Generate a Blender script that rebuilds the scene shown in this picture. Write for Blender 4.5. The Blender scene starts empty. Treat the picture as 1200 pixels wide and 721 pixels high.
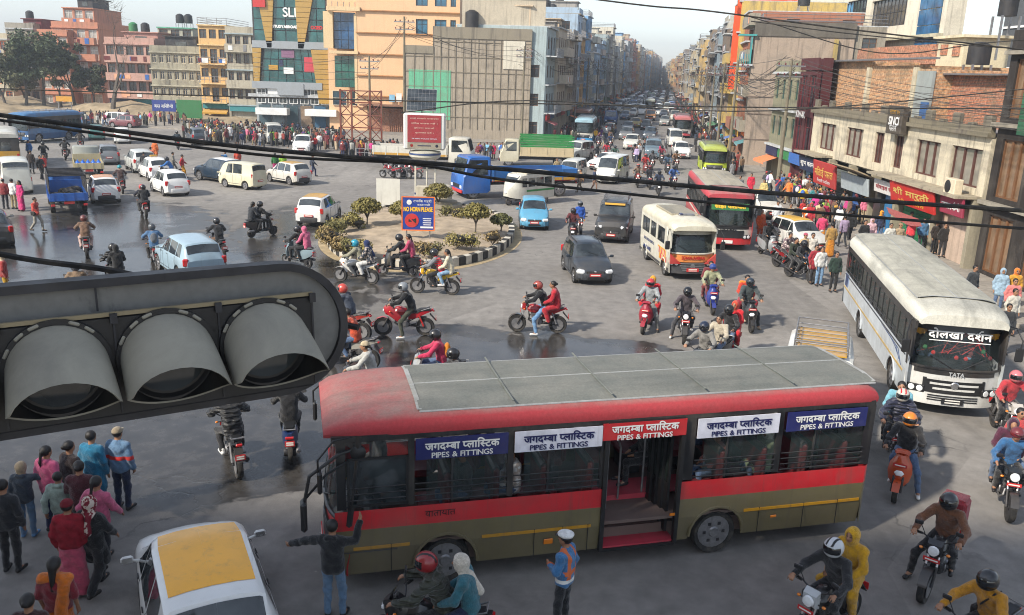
import bpy, math, random
import numpy as np
from math import sin, cos, pi, radians, atan2, hypot
from mathutils import Matrix, Vector
random.seed(7); rs = np.random.RandomState(5)
S = bpy.context.scene; COL = S.collection
# ---------------------------------------------------------------- camera
F_, CH = 1006.0, 8.3
def _basis():
    d = np.array([480-600., -(4000-360.5), -F_]); d /= np.linalg.norm(d)
    up = -d; f = np.array([0, 0, -1.]); fwd = f-up*f.dot(up); fwd /= np.linalg.norm(fwd)
    return np.array([np.cross(fwd, up), fwd, up])
RM = _basis()
cd = bpy.data.cameras.new('camera'); cam = bpy.data.objects.new('camera', cd); COL.objects.link(cam)
cd.sensor_width = 36; cd.lens = F_/1200*36; cd.clip_start = 0.1; cd.clip_end = 4000
cam.matrix_world = Matrix.Translation((0, 0, CH)) @ Matrix(RM.tolist()).to_4x4()
S.camera = cam
def G(x, y, z=0.0):                    # survey helper: where a sight line meets the level z
    r = RM @ np.array([x-600., -(y-360.5), -F_]); t = (z-CH)/r[2]; return (r[0]*t, r[1]*t)
# ---------------------------------------------------------------- light
SUN_EL, SUN_AZ = 38.0, 232.0           # azimuth clockwise from +Y: behind the camera, to the left
W = bpy.data.worlds.new('World'); S.world = W; W.use_nodes = True
nt = W.node_tree; bg = nt.nodes['Background']; sk = nt.nodes.new('ShaderNodeTexSky')
sk.sky_type = 'NISHITA'; sk.sun_disc = False; sk.sun_elevation = radians(SUN_EL); sk.sun_rotation = radians(SUN_AZ)
sk.air_density = 1.3; sk.dust_density = 1.2; sk.ozone_density = 3.; sk.altitude = 1300
hs = nt.nodes.new('ShaderNodeHueSaturation'); hs.inputs['Saturation'].default_value = .52; nt.links.new(sk.outputs[0], hs.inputs['Color']); nt.links.new(hs.outputs[0], bg.inputs[0]); bg.inputs[1].default_value = 0.112
sl = bpy.data.lights.new('sun', 'SUN'); so = bpy.data.objects.new('sun', sl); COL.objects.link(so)
sl.energy = 3.25; sl.angle = radians(3); sl.color = (1, .91, .78)
_a = radians(SUN_AZ); _e = radians(SUN_EL)
so.rotation_euler = Vector((sin(_a)*cos(_e), cos(_a)*cos(_e), sin(_e))).to_track_quat('Z', 'Y').to_euler()
S.view_settings.view_transform = 'Standard'; S.view_settings.look = 'None'; S.view_settings.exposure = 1.06; S.view_settings.gamma = 1
S.render.engine = 'CYCLES'; S.cycles.pixel_filter_type = 'BLACKMAN_HARRIS'; S.cycles.filter_width = 1.05
S.cycles.max_bounces = 6; S.cycles.volume_bounces = 0; S.cycles.transparent_max_bounces = 12
# ---------------------------------------------------------------- colours
def C(h):
    h = h.lstrip('#'); h = h if len(h) == 6 else ''.join(q*2 for q in h); return tuple(((int(h[i:i+2], 16)/255)**2.2) for i in (0, 2, 4))+(1,)
PAL = dict(black=(.012,.012,.014), charcoal=(.035,.036,.04), grey=(.2,.2,.21), silver=(.42,.44,.45), white=(.72,.72,.70), cream=(.6,.52,.38), beige=(.42,.33,.22),
 brown=(.13,.065,.035), maroon=(.13,.015,.02), red=(.5,.025,.025), crimson=(.42,.012,.07), pink=(.65,.16,.26), magenta=(.5,.03,.2), orange=(.75,.17,.02), mustard=(.5,.27,.03),
 yellow=(.75,.45,.03), olive=(.09,.09,.035), green=(.03,.18,.06), lime=(.3,.5,.06), teal=(.03,.2,.22), sky=(.2,.45,.65), blue=(.035,.12,.38), navy=(.015,.022,.07), purple=(.12,.04,.2), denim=(.07,.12,.22), khaki=(.25,.2,.11), lilac=(.4,.32,.5), peach=(.7,.36,.22))
PAL = {k: v+(1,) for k, v in PAL.items()}
def col(c):
    if isinstance(c, str): return C(c) if c[0] == '#' else PAL[c]
    return tuple(c)+((1,) if len(c) == 3 else ())
# ---------------------------------------------------------------- materials
MATS = {}
class NB:
    def __init__(s, name):
        s.m = bpy.data.materials.new(name); s.m.use_nodes = True; s.t = s.m.node_tree; s.b = s.t.nodes['Principled BSDF']; MATS[name] = s.m; s.tc = None
    def n(s, typ, **kw):
        x = s.t.nodes.new('ShaderNode'+typ)
        for k, v in kw.items():
            if k.startswith('i_'):
                k = k[2:]; k = int(k) if k.isdigit() else k.replace('_', ' '); s.put(x.inputs[k], v)
            else: setattr(x, k, v)
        return x
    def put(s, sock, v):
        if isinstance(v, bpy.types.NodeSocket): s.t.links.new(v, sock)
        elif isinstance(v, bpy.types.Node): s.t.links.new(v.outputs[0], sock)
        else: sock.default_value = v
    def co(s, kind='Object'):
        if not s.tc: s.tc = s.n('TexCoord')
        return s.tc.outputs[kind]
    def map(s, sc=(1,1,1), kind='Object', loc=(0,0,0)):
        return s.n('Mapping', i_Vector=s.co(kind), i_Scale=sc, i_Location=loc)
    def noise(s, scale=5, detail=4, rough=.55, vec=None, dist=0):
        return s.n('TexNoise', i_Vector=vec if vec is not None else s.co(), i_Scale=scale, i_Detail=detail, i_Roughness=rough, i_Distortion=dist).outputs['Fac']
    def ramp(s, f, a, b, ca=0., cb=1.):
        return s.n('MapRange', i_Value=f, i_From_Min=a, i_From_Max=b, i_To_Min=ca, i_To_Max=cb).outputs[0]
    def mix(s, f, a, b, mode='MIX'):
        x = s.n('Mix', data_type='RGBA', blend_type=mode); s.put(x.inputs[0], f); s.put(x.inputs[6], a); s.put(x.inputs[7], b); return x.outputs[2]
    def math(s, op, a, b=0., c=0.):
        x = s.n('Math', operation=op); s.put(x.inputs[0], a); s.put(x.inputs[1], b); s.put(x.inputs[2], c); return x.outputs[0]
    def bump(s, h, st=.3, d=.01):
        s.put(s.b.inputs['Normal'], s.n('Bump', i_Height=h, i_Strength=st, i_Distance=d).outputs[0])
    def set(s, **kw):
        for k, v in kw.items(): s.put(s.b.inputs[k.replace('_', ' ')], v)
        return s
    def oc(s): return s.n('ObjectInfo').outputs['Color']
    def hsv(s, c, v): return s.n('HueSaturation', i_Color=c, i_Value=v)
def simple(name, c, rough=.6, metal=0., var=.15, scale=8, bump=0, dirt=0, **kw):
    b = NB(name); base = b.oc() if c is None else c
    n = b.noise(scale, 4)
    out = b.hsv(base, b.ramp(n, .3, .7, 1-var, 1+var)).outputs[0]
    if dirt:
        n2 = b.noise(scale*.35, 5, .7)
        out = b.mix(b.ramp(n2, .45, .75, 0, dirt), out, (.16, .135, .105, 1)); out = b.mix(b.ramp(b.noise(1., 5, .7, vec=b.map((7, 7, .5)).outputs[0]), .55, .75, 0, dirt), out, (.09, .08, .065, 1))
        b.set(Roughness=b.ramp(n2, .4, .75, rough, min(1, rough+.35)))
    else: b.set(Roughness=rough)
    b.set(Base_Color=out, Metallic=metal, **kw)
    if bump: b.bump(b.noise(scale*4, 3), bump, .01)
    return b.m
simple('paint', None, .32, var=.05, scale=2, dirt=.3, Coat_Weight=.5, Coat_Roughness=.12)
simple('clean_paint', None, .3, var=.04, scale=2, dirt=.12, Coat_Weight=.6, Coat_Roughness=.08)
simple('plastic', None, .5, var=.1, scale=6, dirt=.2)
simple('rubber', (.018,.018,.018,1), .85, var=.3, scale=20, dirt=.5)
simple('chrome', (.6,.6,.6,1), .22, 1., var=.1, dirt=.15)
simple('steel', (.3,.3,.31,1), .42, .8, var=.2, dirt=.35)
simple('dark_metal', (.05,.05,.055,1), .5, .6, var=.3, dirt=.3)
simple('seat_vinyl', (.014,.014,.015,1), .45, var=.2, bump=.1)
simple('lamp_glass', (.75,.77,.78,1), .08, var=.05, Coat_Weight=1.)
simple('red_lens', (.45,.01,.01,1), .15, var=.05, Coat_Weight=1.)
simple('amber_lens', (.7,.2,.01,1), .15, var=.05, Coat_Weight=1.)
simple('ink', None, .6, var=.03)
simple('foil', (.7,.68,.62,1), .9, var=.05)
b = NB('cloth'); c = b.oc(); n = b.noise(14, 5, .6)
b.set(Base_Color=b.hsv(c, b.ramp(n, .3, .7, .75, 1.25)).outputs[0], Roughness=.92, Sheen_Weight=.25); b.bump(b.math('ADD', b.noise(9, 3, .5, dist=1.5), b.noise(60, 2)), .8, .025)
b = NB('knit'); c = b.oc(); n = b.noise(14, 5, .6)
b.set(Base_Color=b.hsv(c, b.ramp(n, .3, .7, .7, 1.2)).outputs[0], Roughness=.95); b.bump(b.n('TexWave', i_Vector=b.co(), i_Scale=30., i_Distortion=2., bands_direction='Z').outputs[1], .5, .01)
b = NB('puffer'); c = b.oc()
w = b.n('TexWave', i_Vector=b.co(), i_Scale=4.2, i_Distortion=1.2, i_Detail=2., bands_direction='Z').outputs[1]
b.set(Base_Color=b.hsv(c, b.ramp(b.noise(10, 4), .3, .7, .8, 1.2)).outputs[0], Roughness=.5, Sheen_Weight=.2); b.bump(b.math('ADD', w, b.noise(20, 3)), .7, .03)
b = NB('print_cloth'); c = b.oc(); v = b.n('TexVoronoi', i_Vector=b.co(), i_Scale=16.).outputs[1]
b.set(Base_Color=b.mix(b.ramp(b.noise(11, 2), .52, .56), c, (.5,.42,.36,1)), Roughness=.9); b.bump(b.noise(12, 3), .4, .02)
simple('skin', (.30,.155,.09,1), .55, var=.12, scale=6, Subsurface_Weight=.05)
simple('lips', (.25,.07,.055,1), .5, var=.1)
simple('eye_dark', (.012,.009,.008,1), .3, var=.1)
simple('hair', (.01,.008,.007,1), .5, var=.4, scale=30, bump=.5)
b = NB('glass_dark'); b.set(Base_Color=b.mix(b.ramp(b.noise(1.3, 3), .4, .65), (.012,.016,.018,1), (.05,.06,.065,1)), Roughness=.04, Specular_IOR_Level=.75, Coat_Weight=.5, Coat_Roughness=.02)
def glassy(name, tint, alpha, rough=.03):
    b = NB(name); n = b.noise(3, 4)
    b.set(Base_Color=tint, Roughness=rough, Alpha=b.ramp(n, .3, .7, alpha*.8, alpha*1.25), Specular_IOR_Level=.9)
glassy('glass_clear', (.05,.07,.07,1), .25)
glassy('glass_tint', (.02,.03,.028,1), .62)
b = NB('building_glass'); c = b.oc(); b.set(Base_Color=b.hsv(c, b.ramp(b.noise(.7, 3), .3, .7, .5, 1.5)).outputs[0], Roughness=b.ramp(b.noise(2, 2), .3, .7, .05, .25), Specular_IOR_Level=.8); b.bump(b.noise(1.2, 2), .1, .05)
b = NB('visor'); b.set(Base_Color=(.006,.007,.009,1), Roughness=.06, Coat_Weight=1.)
# walls: object colour, rain streaks, blotches
def wallmat(name, streak=.5, blotch=.35, bump=.25, cb=None):
    b = NB(name); base = b.oc()
    n1 = b.noise(.55, 6, .65, dist=.4); n2 = b.noise(1., 5, .6, vec=b.map((3.2, 3.2, .22)).outputs[0]); n3 = b.noise(9, 4, .6)
    c = b.hsv(base, b.ramp(n3, .3, .7, .88, 1.1)).outputs[0]
    c = b.mix(b.ramp(n1, .5, .72, 0, blotch), c, (.19,.165,.135,1))
    c = b.mix(b.ramp(n2, .52, .74, 0, streak), c, (.07,.06,.05,1))
    b.set(Base_Color=c, Roughness=.9); b.bump(b.math('ADD', n3, b.noise(35, 3)), bump, .02)
wallmat('wall'); wallmat('dirty_wall', .85, .8, .5); wallmat('clean_wall', .15, .12, .1)
def bricks(name, c1, c2, mortar, sc=1., bw=.24, bh=.075):
    b = NB(name); v = b.n('CombineXYZ'); sp = b.n('SeparateXYZ', i_Vector=b.co())
    b.put(v.inputs[0], b.math('ADD', sp.outputs[0], sp.outputs[1])); b.put(v.inputs[1], sp.outputs[2])
    t = b.n('TexBrick', i_Vector=v.outputs[0], i_Color1=c1, i_Color2=c2, i_Mortar=mortar, i_Scale=1., i_Mortar_Size=.012, i_Brick_Width=bw, i_Row_Height=bh)
    n = b.noise(.6, 6, .7); n2 = b.noise(6, 4, .6)
    c = b.hsv(t.outputs[0], b.ramp(n2, .35, .65, .55, 1.45)).outputs[0]
    c = b.mix(b.ramp(n, .48, .68, 0, .65), c, (.13,.11,.07,1))
    b.set(Base_Color=c, Roughness=.95); b.bump(b.math('ADD', b.math('MULTIPLY', t.outputs[1], -1.), n2), .5, .03)
bricks('brick_raw', (.42,.19,.085,1), (.5,.28,.13,1), (.34,.27,.19,1))
bricks('brick_red', (.36,.12,.06,1), (.45,.18,.09,1), (.2,.16,.13,1))
# asphalt with wet patches
b = NB('asphalt'); P = b.co(); sp = b.n('SeparateXYZ', i_Vector=P)
WET = [(1.2,24.3,4,2.2,1.1), (-13,33,7,6,1.15), (-21,42,5,8,1.05), (-9.5,38,3,5,.85), (-2.5,24.5,3.6,2.6,1.15), (-1.6,21.5,5.0,2.2,1.2), (1.3,25.6,2.6,1.5,1.), (-5.2,23.8,4.,2.6,1.1), (-7.5,17.3,4.5,2.4,1.1), (-4.6,18.2,2.6,2.4,1.1), (-9,21.5,5,3,1.05), (-16.5,34,4.2,9,1.), (-13,27,5,5,1.), (-22,38,6,8,.95), (-12,45,3,9,.72), (-20,28,7,5,1.0),(-7.5,35,2.2,5,.8),(-12.5,36,4,4,.8)]
m = None
nz = b.noise(.55, 6, .62, dist=.6)
for cx, cy, rx, ry, k in WET:
    dx = b.math('DIVIDE', b.math('SUBTRACT', sp.outputs[0], cx), rx); dy = b.math('DIVIDE', b.math('SUBTRACT', sp.outputs[1], cy), ry)
    d = b.math('SUBTRACT', k, b.math('SQRT', b.math('ADD', b.math('MULTIPLY', dx, dx), b.math('MULTIPLY', dy, dy))))
    m = d if m is None else b.math('SMOOTH_MAX', m, d, .25)
m = b.math('ADD', m, b.math('MULTIPLY', b.math('SUBTRACT', nz, .5), 1.5)); m = b.math('ADD', m, .07)
wet = b.ramp(m, .0, .07); pool = b.ramp(m, .32, .5); damp = b.ramp(m, -.5, .15)
fine = b.noise(55, 3, .7); med = b.noise(2.2, 6, .65); big = b.noise(.12, 5, .6)
base = b.mix(b.ramp(big, .35, .65), (.19,.178,.165,1), (.25,.235,.215,1))
base = b.hsv(base, b.ramp(med, .3, .7, .76, 1.16)).outputs[0]
base = b.hsv(base, b.ramp(fine, .25, .75, .72, 1.28)).outputs[0]
base = b.hsv(base, b.ramp(b.n('SeparateColor', i_0=b.n('TexVoronoi', i_Vector=b.map((.16, .1, 1)).outputs[0], i_Scale=1.).outputs[1]).outputs[0], 0, 1, .88, 1.1)).outputs[0]
trk = b.noise(1., 4, .6, vec=b.map((.9, .05, 1)).outputs[0]); base = b.mix(b.ramp(trk, .55, .7, 0, .25), base, (.07,.068,.066,1))
oil = b.n('TexVoronoi', i_Vector=b.n('Vector Math'.replace(' ', ''), operation='ADD', i_0=P, i_1=b.n('TexNoise', i_Vector=P, i_Scale=.7).outputs[1]).outputs[0], i_Scale=.42).outputs[0]
base = b.mix(b.ramp(oil, .1, .04, 0, .5), base, (.05,.048,.045,1))
crk = b.n('TexVoronoi', feature='DISTANCE_TO_EDGE', i_Vector=b.n('VectorMath', operation='ADD', i_0=P, i_1=b.n('TexNoise', i_Vector=P, i_Scale=1.3, i_Detail=5.).outputs[1]).outputs[0], i_Scale=.5).outputs[0]
crm = b.math('MULTIPLY', b.ramp(crk, .014, .004), b.ramp(b.noise(.16, 3), .56, .66)); base = b.mix(b.math('MULTIPLY', crm, .7), base, (.03,.03,.03,1))
bits = b.n('TexVoronoi', i_Vector=P, i_Scale=1.6).outputs[0]; base = b.mix(b.ramp(bits, .04, .02, 0, .85), base, (.32,.3,.27,1))
base = b.mix(b.math('MULTIPLY', damp, .38), base, (.07,.067,.064,1)); base = b.mix(wet, base, b.hsv((.04,.037,.034,1), b.ramp(med, .3, .7, .5, 1.6)).outputs[0])
b.set(Base_Color=base, Roughness=b.mix(pool, b.mix(wet, b.ramp(fine, .3, .7, .8, .95), (.3,.3,.3,1)), (.16,.16,.16,1)), Specular_IOR_Level=b.ramp(wet, 0, 1, .35, .42))
hb = b.math('ADD', b.math('MULTIPLY', fine, b.ramp(wet, 0, 1, 1., .16)), b.math('MULTIPLY', crm, -1.)); b.bump(hb, .5, .012)
simple('pavement', (.27,.245,.21,1), .9, var=.25, scale=3, bump=.3, dirt=.5)
simple('concrete', None, .92, var=.25, scale=2.5, bump=.35, dirt=.35)
simple('earth', (.34,.27,.19,1), .95, var=.3, scale=1.6, bump=.6, dirt=.3)
simple('dry_bank', (.3,.235,.15,1), .95, var=.4, scale=.5, bump=.6, dirt=.45)
simple('bark', (.1,.085,.07,1), .95, var=.4, scale=12, bump=.6)
b = NB('leaf'); c = b.oc(); b.set(Base_Color=b.hsv(c, b.ramp(b.noise(3.5, 3), .3, .7, .45, 1.6)).outputs[0], Roughness=.7)
b = NB('roof_dust'); c = b.oc(); n = b.noise(1.3, 8, .75); n2 = b.noise(1., 5, .65, vec=b.map((2.2, .3, 1)).outputs[0]); n3 = b.noise(22, 4, .7)
up = b.ramp(b.n('SeparateXYZ', i_Vector=b.n('NewGeometry').outputs['Normal']).outputs[2], .7, .97, .1, 1.); c = b.mix(b.math('MULTIPLY', up, b.ramp(n, .3, .7, .3, .85)), c, (.205,.2,.175,1)); c = b.mix(b.ramp(n2, .48, .7, 0, .5), c, (.07,.075,.07,1)); c = b.hsv(c, b.ramp(n3, .3, .7, .85, 1.15)).outputs[0]
b.set(Base_Color=c, Roughness=.8); b.bump(n3, .15, .01)
b = NB('signal_grey'); n = b.noise(1.7, 7, .7, dist=.6); n2 = b.noise(30, 4)
c = b.hsv((.2,.195,.18,1), b.ramp(n2, .3, .7, .9, 1.1)).outputs[0]; c = b.mix(b.ramp(n, .56, .66, 0, .9), c, (.035,.037,.04,1)); b.set(Base_Color=c, Roughness=.75, Metallic=.1); b.bump(n2, .1, .002)
b = NB('hood_plastic'); n = b.noise(3, 7, .7, dist=.5); c = b.mix(b.ramp(n, .35, .75), (.32,.3,.24,1), (.19,.18,.15,1)); b.set(Base_Color=c, Roughness=.7); b.bump(n, .1, .004)
def M(x): return MATS[x]
# ---------------------------------------------------------------- mesh builder
def RZ(a): return Matrix.Rotation(a, 4, 'Z')
def RX(a): return Matrix.Rotation(a, 4, 'X')
def RY(a): return Matrix.Rotation(a, 4, 'Y')
def T(x, y=0, z=0): return Matrix.Translation((x, y, z))
class MB:
    def __init__(s): s.v = []; s.f = []; s.m = []; s.X = None
    def add(s, vs, fs, mat=0):
        o = len(s.v)
        if s.X is not None: vs = [tuple(s.X @ Vector(p)) for p in vs]
        s.v += [tuple(p) for p in vs]; s.f += [tuple(i+o for i in f) for f in fs]; s.m += [mat]*len(fs); return s
    def box(s, c, d, mat=0, rz=0, bev=0):
        x, y, z = d[0]/2, d[1]/2, d[2]/2
        if bev <= 0:
            vs = [(i*x, j*y, k*z) for i in (-1, 1) for j in (-1, 1) for k in (-1, 1)]
            fs = [(0,1,3,2), (4,6,7,5), (0,4,5,1), (2,3,7,6), (0,2,6,4), (1,5,7,3)]
        else:
            e = min(bev, x*.9, y*.9, z*.9); vs = []; ix = {}
            for i in (-1, 1):
                for j in (-1, 1):
                    for k in (-1, 1):
                        for ax in range(3):
                            q = [i*(x-e), j*(y-e), k*(z-e)]; q[ax] += (i, j, k)[ax]*e; ix[i, j, k, ax] = len(vs); vs.append(tuple(q))
            fs = []
            for ax in range(3):
                a, b_ = [q for q in range(3) if q != ax]
                for sg in (-1, 1):
                    def key(u, w):
                        t = [0, 0, 0]; t[ax] = sg; t[a] = u; t[b_] = w; return ix[t[0], t[1], t[2], ax]
                    q = (key(-1, -1), key(1, -1), key(1, 1), key(-1, 1)); fs.append(q if (sg > 0) != (ax == 1) else q[::-1])
                # edges along ax
                for u in (-1, 1):
                    for w in (-1, 1):
                        def kk(sg, fa):
                            t = [0, 0, 0]; t[ax] = sg; t[a] = u; t[b_] = w; return ix[t[0], t[1], t[2], fa]
                        q = (kk(-1, a), kk(1, a), kk(1, b_), kk(-1, b_)); fs.append(q if (u*w > 0) == (ax != 1) else q[::-1])
            for i in (-1, 1):
                for j in (-1, 1):
                    for k in (-1, 1):
                        q = tuple(ix[i, j, k, ax] for ax in range(3)); fs.append(q if i*j*k > 0 else q[::-1])
        R = RZ(rz) if rz else None
        vs = [Vector(p) for p in vs]
        if R: vs = [R @ p for p in vs]
        return s.add([(p.x+c[0], p.y+c[1], p.z+c[2]) for p in vs], fs, mat)
    def tube(s, pts, r, n=8, mat=0, cap=True):
        pts = [Vector(p) for p in pts]; k = len(pts); rr = r if isinstance(r, (list, tuple)) else [r]*k
        vs = []; ref = None
        for i, p in enumerate(pts):
            d = (pts[min(i+1, k-1)]-pts[max(i-1, 0)]); d = d.normalized() if d.length > 1e-9 else Vector((0, 0, 1))
            if ref is None: ref = Vector((0, 0, 1)) if abs(d.z) < .9 else Vector((1, 0, 0))
            u = (ref-d*ref.dot(d)); u = u.normalized() if u.length > 1e-6 else d.orthogonal().normalized(); w = d.cross(u); ref = u
            for j in range(n):
                a = 2*pi*j/n; vs.append(tuple(p+u*(rr[i]*cos(a))+w*(rr[i]*sin(a))))
        fs = [(i*n+j, i*n+(j+1) % n, (i+1)*n+(j+1) % n, (i+1)*n+j) for i in range(k-1) for j in range(n)]
        if cap: fs += [tuple(range(n))[::-1], tuple((k-1)*n+j for j in range(n))]
        return s.add(vs, fs, mat)
    def loft(s, rings, mat=0, closed=True, cap=(True, True), mats=None):
        n = len(rings[0]); vs = [p for r in rings for p in r]; m = n if closed else n-1; o = len(s.f)
        fs = [(i*n+j, i*n+(j+1) % n, (i+1)*n+(j+1) % n, (i+1)*n+j) for i in range(len(rings)-1) for j in range(m)]
        if closed and cap[0]: fs.append(tuple(range(n))[::-1])
        if closed and cap[1]: fs.append(tuple((len(rings)-1)*n+j for j in range(n)))
        s.add(vs, fs, mat)
        if mats:
            for i in range(len(rings)-1):
                for j in range(m): s.m[o+i*m+j] = mats(i, j)
        return s
    def lathe(s, prof, n=16, mat=0, axis='Z', at=(0, 0, 0)):   # prof: (r, h)
        rings = []
        for r, h in prof:
            ring = []
            for j in range(n):
                a = 2*pi*j/n; p = (r*cos(a), r*sin(a), h)
                if axis == 'X': p = (h, p[0], p[1])
                elif axis == 'Y': p = (p[1], h, p[0])
                ring.append((p[0]+at[0], p[1]+at[1], p[2]+at[2]))
            rings.append(ring)
        return s.loft(rings, mat)
    def sphere(s, c, r, nu=12, nv=8, mat=0):
        r = r if isinstance(r, (tuple, list)) else (r, r, r); rings = []
        for i in range(nv+1):
            t = pi*i/nv; t = min(max(t, .02), pi-.02)
            rings.append([(c[0]+r[0]*sin(t)*cos(2*pi*j/nu), c[1]+r[1]*sin(t)*sin(2*pi*j/nu), c[2]-r[2]*cos(t)) for j in range(nu)])
        return s.loft(rings, mat)
    def prism(s, poly, a, b_, mat=0, plane='XZ'):   # polygon swept from a to b along the third axis
        def P(u, w, t): return {'XZ': (u, t, w), 'YZ': (t, u, w), 'XY': (u, w, t)}[plane]
        n = len(poly); vs = [P(u, w, a) for u, w in poly]+[P(u, w, b_) for u, w in poly]
        fs = [tuple(range(n)), tuple(range(n, 2*n))[::-1]]+[(i, n+i, n+(i+1) % n, (i+1) % n) for i in range(n)]
        return s.add(vs, fs, mat)
    def quad(s, a, b_, c, d, mat=0): return s.add([a, b_, c, d], [(0, 1, 2, 3)], mat)
    def mesh(s, name, mats, smooth=35):
        me = bpy.data.meshes.new(name); me.from_pydata(s.v, [], s.f)
        for m in (mats if isinstance(mats, (list, tuple)) else [mats]): me.materials.append(M(m) if isinstance(m, str) else m)
        me.polygons.foreach_set('material_index', s.m)
        if smooth: me.shade_smooth(); me.set_sharp_from_angle(angle=radians(smooth))
        me.update(); return me
def put(name, me, parent=None, loc=None, rz=0, c=None, rot=None):
    o = bpy.data.objects.new(name, me); COL.objects.link(o)
    if parent is not None: o.parent = parent
    if loc is not None: o.location = tuple(loc)+((0,) if len(loc) == 2 else ())
    if rot is not None: o.rotation_euler = rot
    elif rz: o.rotation_euler = (0, 0, rz)
    if c is not None: o.color = col(c)
    return o
def tag(o, label=None, cat=None, group=None, kind=None):
    if label: o['label'] = label
    if cat: o['category'] = cat
    if group: o['group'] = group
    if kind: o['kind'] = kind
    return o
def thing(name, label, cat, loc=(0, 0, 0), rz=0, group=None): return tag(put(name, None, None, loc, rz), label, cat, group)
def struct(o): o['kind'] = 'structure'; return o
# a template is a list of parts: (name, mesh, colour key or None, [sub-parts], matrix or None)
def inst(tm, name, label, cat, loc, rz=0, colors={}, group=None, sc=None):
    root = thing(name, label, cat, loc, rz, group)
    if sc: root.scale = (sc, sc, sc)
    for p in tm:
        o = put(p[0], p[1], root); ck = p[2]
        if ck: o.color = col(colors.get(ck, ck if (ck in PAL or ck[0] == '#') else 'grey'))
        if len(p) > 4 and p[4] is not None: o.matrix_local = p[4]
        for q in (p[3] if len(p) > 3 and p[3] else []):
            u = put(q[0], q[1], o)
            if q[2]: u.color = col(colors.get(q[2], q[2] if (q[2] in PAL or q[2][0] == '#') else 'grey'))
            if len(q) > 3 and q[3] is not None: u.matrix_local = q[3]
    return root
# ---------------------------------------------------------------- people: distance fields meshed by surface nets
def snet(fn, lo, hi, h):
    lo = np.array(lo)-1.5*h; hi = np.array(hi)+1.5*h; n = np.ceil((hi-lo)/h).astype(int)+1
    ax = [lo[i]+np.arange(n[i])*h for i in range(3)]
    X, Y, Z = np.meshgrid(*ax, indexing='ij'); D = fn(np.moveaxis(np.stack([X, Y, Z], 0).astype(np.float32), 0, -1))
    s = D < 0; cs = np.zeros(np.array(D.shape)-1, int); pos = np.zeros(cs.shape+(3,)); cnt = np.zeros(cs.shape)
    idx = np.indices(cs.shape).transpose(1, 2, 3, 0).astype(float)
    cor = [(i, j, k) for i in (0, 1) for j in (0, 1) for k in (0, 1)]
    sl = lambda A, c: A[c[0]:c[0]+cs.shape[0], c[1]:c[1]+cs.shape[1], c[2]:c[2]+cs.shape[2]]
    for a in cor:
        for d in range(3):
            if a[d] == 0:
                b_ = list(a); b_[d] = 1; da, db = sl(D, a), sl(D, b_); m = (da < 0) != (db < 0)
                t = np.where(m, da/(da-db+1e-12), 0)
                for k in range(3): pos[..., k] += np.where(m, a[k]+(t if k == d else 0), 0)
                cnt += m
    act = cnt > 0; ids = -np.ones(cs.shape, int); ids[act] = np.arange(act.sum())
    V = ((idx[act]+pos[act]/cnt[act][:, None])*h+lo)
    Fs = []
    for d in range(3):
        e, g = [(1, 2), (2, 0), (0, 1)][d]
        A = np.moveaxis(s, (d, e, g), (0, 1, 2)); I = np.moveaxis(ids, (d, e, g), (0, 1, 2))
        m = (A[:-1, 1:-1, 1:-1] != A[1:, 1:-1, 1:-1]); w = np.argwhere(m); i, j, k = w[:, 0], w[:, 1]+1, w[:, 2]+1
        q = np.stack([I[i, j-1, k-1], I[i, j, k-1], I[i, j, k], I[i, j-1, k]], 1)
        ins = A[i, j, k]; q = np.where(ins[:, None], q, q[:, ::-1]); Fs.append(q)
    Fq = np.concatenate(Fs); Fq = Fq[(Fq >= 0).all(1)]
    return V, Fq
def cap(p, a, b_, ra, rb=None):
    rb = ra if rb is None else rb; a = [float(v) for v in a]; d = [float(v)-u_ for v, u_ in zip(b_, a)]; L = sum(v*v for v in d)+1e-9; f = np.float32
    x, y, z = p[..., 0]-f(a[0]), p[..., 1]-f(a[1]), p[..., 2]-f(a[2]); t = np.clip(x*f(d[0]/L)+y*f(d[1]/L)+z*f(d[2]/L), 0, 1)
    x -= t*f(d[0]); y -= t*f(d[1]); z -= t*f(d[2]); x *= x; x += y*y; x += z*z; np.sqrt(x, x); x -= f(ra); t *= f(rb-ra); x -= t; return x
def ell(p, c, r):
    f = np.float32; x, y, z = (p[..., 0]-f(c[0]))/f(r[0]), (p[..., 1]-f(c[1]))/f(r[1]), (p[..., 2]-f(c[2]))/f(r[2]); return (np.sqrt(x*x+y*y+z*z)-f(1))*f(min(r)*.9)
def smin(ds, k):
    if k <= 0 or len(ds) == 1:
        d = ds[0]
        for e in ds[1:]: d = np.minimum(d, e)
        return d
    k = np.float32(k)
    d = ds[0]
    for e in ds[1:]:
        h = np.maximum(k-np.abs(d-e), 0); h *= h; h *= np.float32(.25)/k; d = np.minimum(d, e)-h
    return d
def netmesh(name, fn, pts, pad, h, mats, matfn=None):
    P_ = np.array(pts); V, Q = snet(fn, P_.min(0)-pad, P_.max(0)+pad, h)
    me = bpy.data.meshes.new(name); me.vertices.add(len(V)); me.vertices.foreach_set('co', V.ravel())
    me.loops.add(len(Q)*4); me.loops.foreach_set('vertex_index', Q.ravel()); me.polygons.add(len(Q)); me.polygons.foreach_set('loop_start', np.arange(len(Q))*4)
    for m in mats: me.materials.append(M(m))
    if matfn is not None: me.polygons.foreach_set('material_index', matfn(V[Q].mean(1)).astype(np.int32))
    me.update(calc_edges=True); me.validate(); me.shade_smooth(); return me
def A3(*v): return np.array(v, float)
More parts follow.
